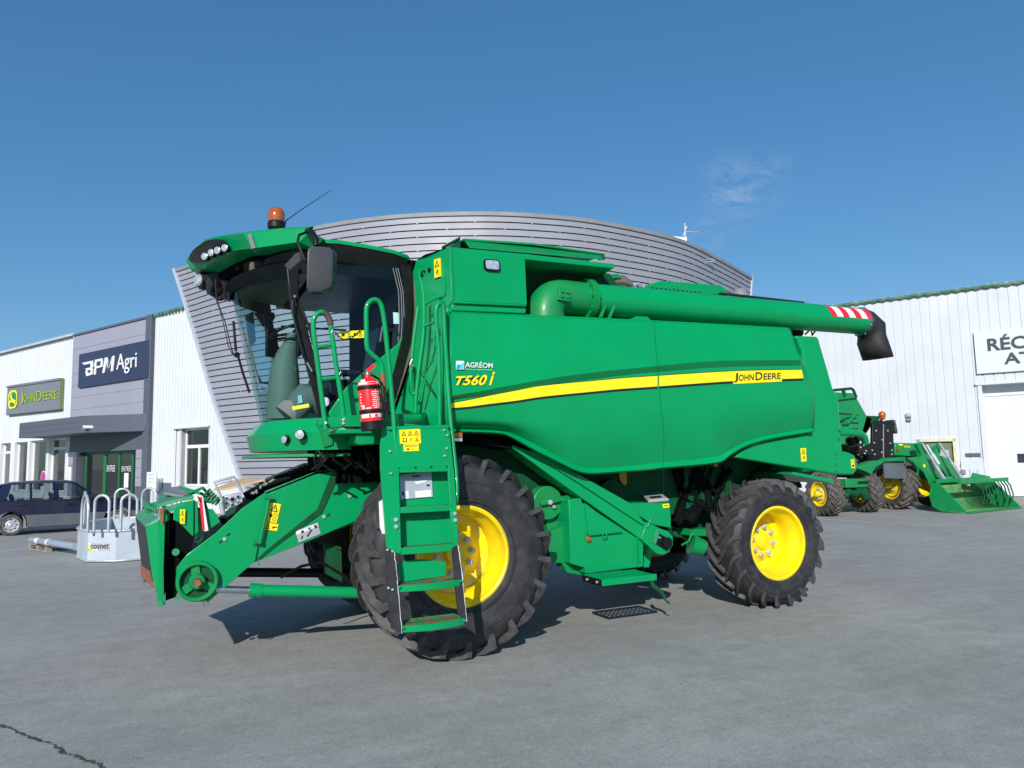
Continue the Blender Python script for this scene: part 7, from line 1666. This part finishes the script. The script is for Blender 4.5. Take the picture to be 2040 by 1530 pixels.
sticker(yt((1790, 884), (1799, 884.5), (1798, 888), (1790, 887.5), y=8.29), 'yellow_mark', tr, 'yel', [])
b = MB(); c = P(1789, 896, 'y', 8.28); b.cyl(c, c+V((0, -.02, 0)), .05, 12); b.build('turn_signal', M['orange'], tr)
text_on('603R', yt((1801, 887), (1814, 888), (1814, 892), (1801, 891.5), y=8.29), M['yel'], 'lettering', tr, depth=0, fat=.02)
for yb in (8.0, 7.3):
    dx = 0 if yb == 8.0 else .0
b = MB(); arm = [(1805, 912), (1832, 909), (1846, 915.6), (1880, 962), (1884, 972), (1878, 999), (1871, 1003), (1862, 985), (1840, 942), (1822, 922)]
b.prism([P(x, y, 'y', 7.9) for x, y in arm], (.12, .02, 0)); b.build('loader_arm', M['green2'], tr, bevel=.01)
b = MB(); b.prism([P(x, y, 'y', 7.9)+V((1.05, .1, 0)) for x, y in arm], (.12, .02, 0)); b.build('loader_arm', M['green2'], tr, bevel=.01)
b = MB(); b.tube([P(1868, 955, 'y', 7.9), P(1868, 955, 'y', 7.9)+V((1.1, .1, 0))], .07, 10); b.tube([P(1852, 985, 'y', 7.7)+V((0, 0, .1)), P(1852, 985, 'y', 7.7)+V((1.3, .1, .1))], .06, 10); b.build('cross_tube', M['green2'], tr)
for (a, c) in (((1837, 883), (1884, 960)), ((1846, 886), (1870, 925)), ((1871, 883), (1921, 961))):
    b = MB(); p, q = P(*a, 'y', 7.8), P(*c, 'y', 7.6); b.tube([p, q], .035, 10); b.tube([p.lerp(q, .5), q], .055, 10); b.build('hydraulic_ram', M['zinc'], tr, sharp=60)
b = MB(); b.prism([P(x, y, 'y', 7.95) for x, y in ((1862, 893), (1872, 883), (1874, 900), (1866, 925), (1860, 910))], (0, .1, 0)); b.prism([P(x, y, 'y', 7.85) for x, y in ((1826, 884), (1838, 880), (1846, 905), (1836, 905))], (0, .1, 0)); b.build('arm_bracket', M['green2'], tr)
c = P(1841, 928, 'y', 7.89); b = MB(); b.cyl(c, c+V((0, -.01, 0)), .05, 14); b.build('round_badge', M['yel'], tr)
# bucket
bx0, by0 = P(1890, 1022, 'z', 0).x, 7.0
def bw(w, d, z): return V((17.0, 7.02, .03)) + V((1, .08, 0))*w + V((-.08, 1, 0))*d + V((0, 0, z))
BWd = 2.8
pr = [(0.0, .0), (.55, .05), (.95, .12), (1.05, .35), (.98, .70), (.80, .88)]
pr = [(-.45, .0), (.25, .02), (.45, .14), (.50, .42), (.38, .80)]
b = MB(); b.grid([[bw(w, d, z) for d, z in pr] for w in (0, BWd)]); b.build('bucket_shell', M['straw'], tr, solid=.03, sharp=50)
for w in (0, BWd):
    b = MB(); b.prism([bw(w, d, z) for d, z in [(-.48, -.02), (.25, 0), (.47, .13), (.52, .42), (.40, .84), (.30, .84)]], V((.03, 0, 0))); b.build('bucket_side', M['green2'], tr)
b = MB(); b.bar(bw(0, .35, .82), bw(BWd, .35, .82), .10, .10); b.bar(bw(0.3, -.15, .80), bw(BWd, -.15, .80), .10, .10); b.bar(bw(0, -.47, .0), bw(BWd, -.47, .0), .10, .03); b.prism([bw(1.9, .35, .8), bw(2.3, -.15, .80), bw(1.2, .1, .80)], (0, 0, .03)); 
b.prism([bw(2.0, .4, .86), bw(2.1, .4, 1.0), bw(2.9, .3, .86)], (0, .03, 0)); b.build('bucket_bar', M['green2'], tr)
for k in range(10):
    w = 1.2+k*.17; b = MB(); b.tube([bw(w, -.15, .80), bw(w+.02, -.26, .62), bw(w+.01, -.32, .36), bw(w-.06, -.28, .12)], [.02, .02, .018, .01], 6); b.build('tine', M['dgreen'], tr)
b = MB(); b.tube([P(1920, 958, 'y', 7.5), P(1924, 964, 'y', 7.4), P(1929, 962, 'y', 7.4), P(1929, 968, 'y', 7.4)], .05, 8); b.build('pivot', M['zinc'], tr)
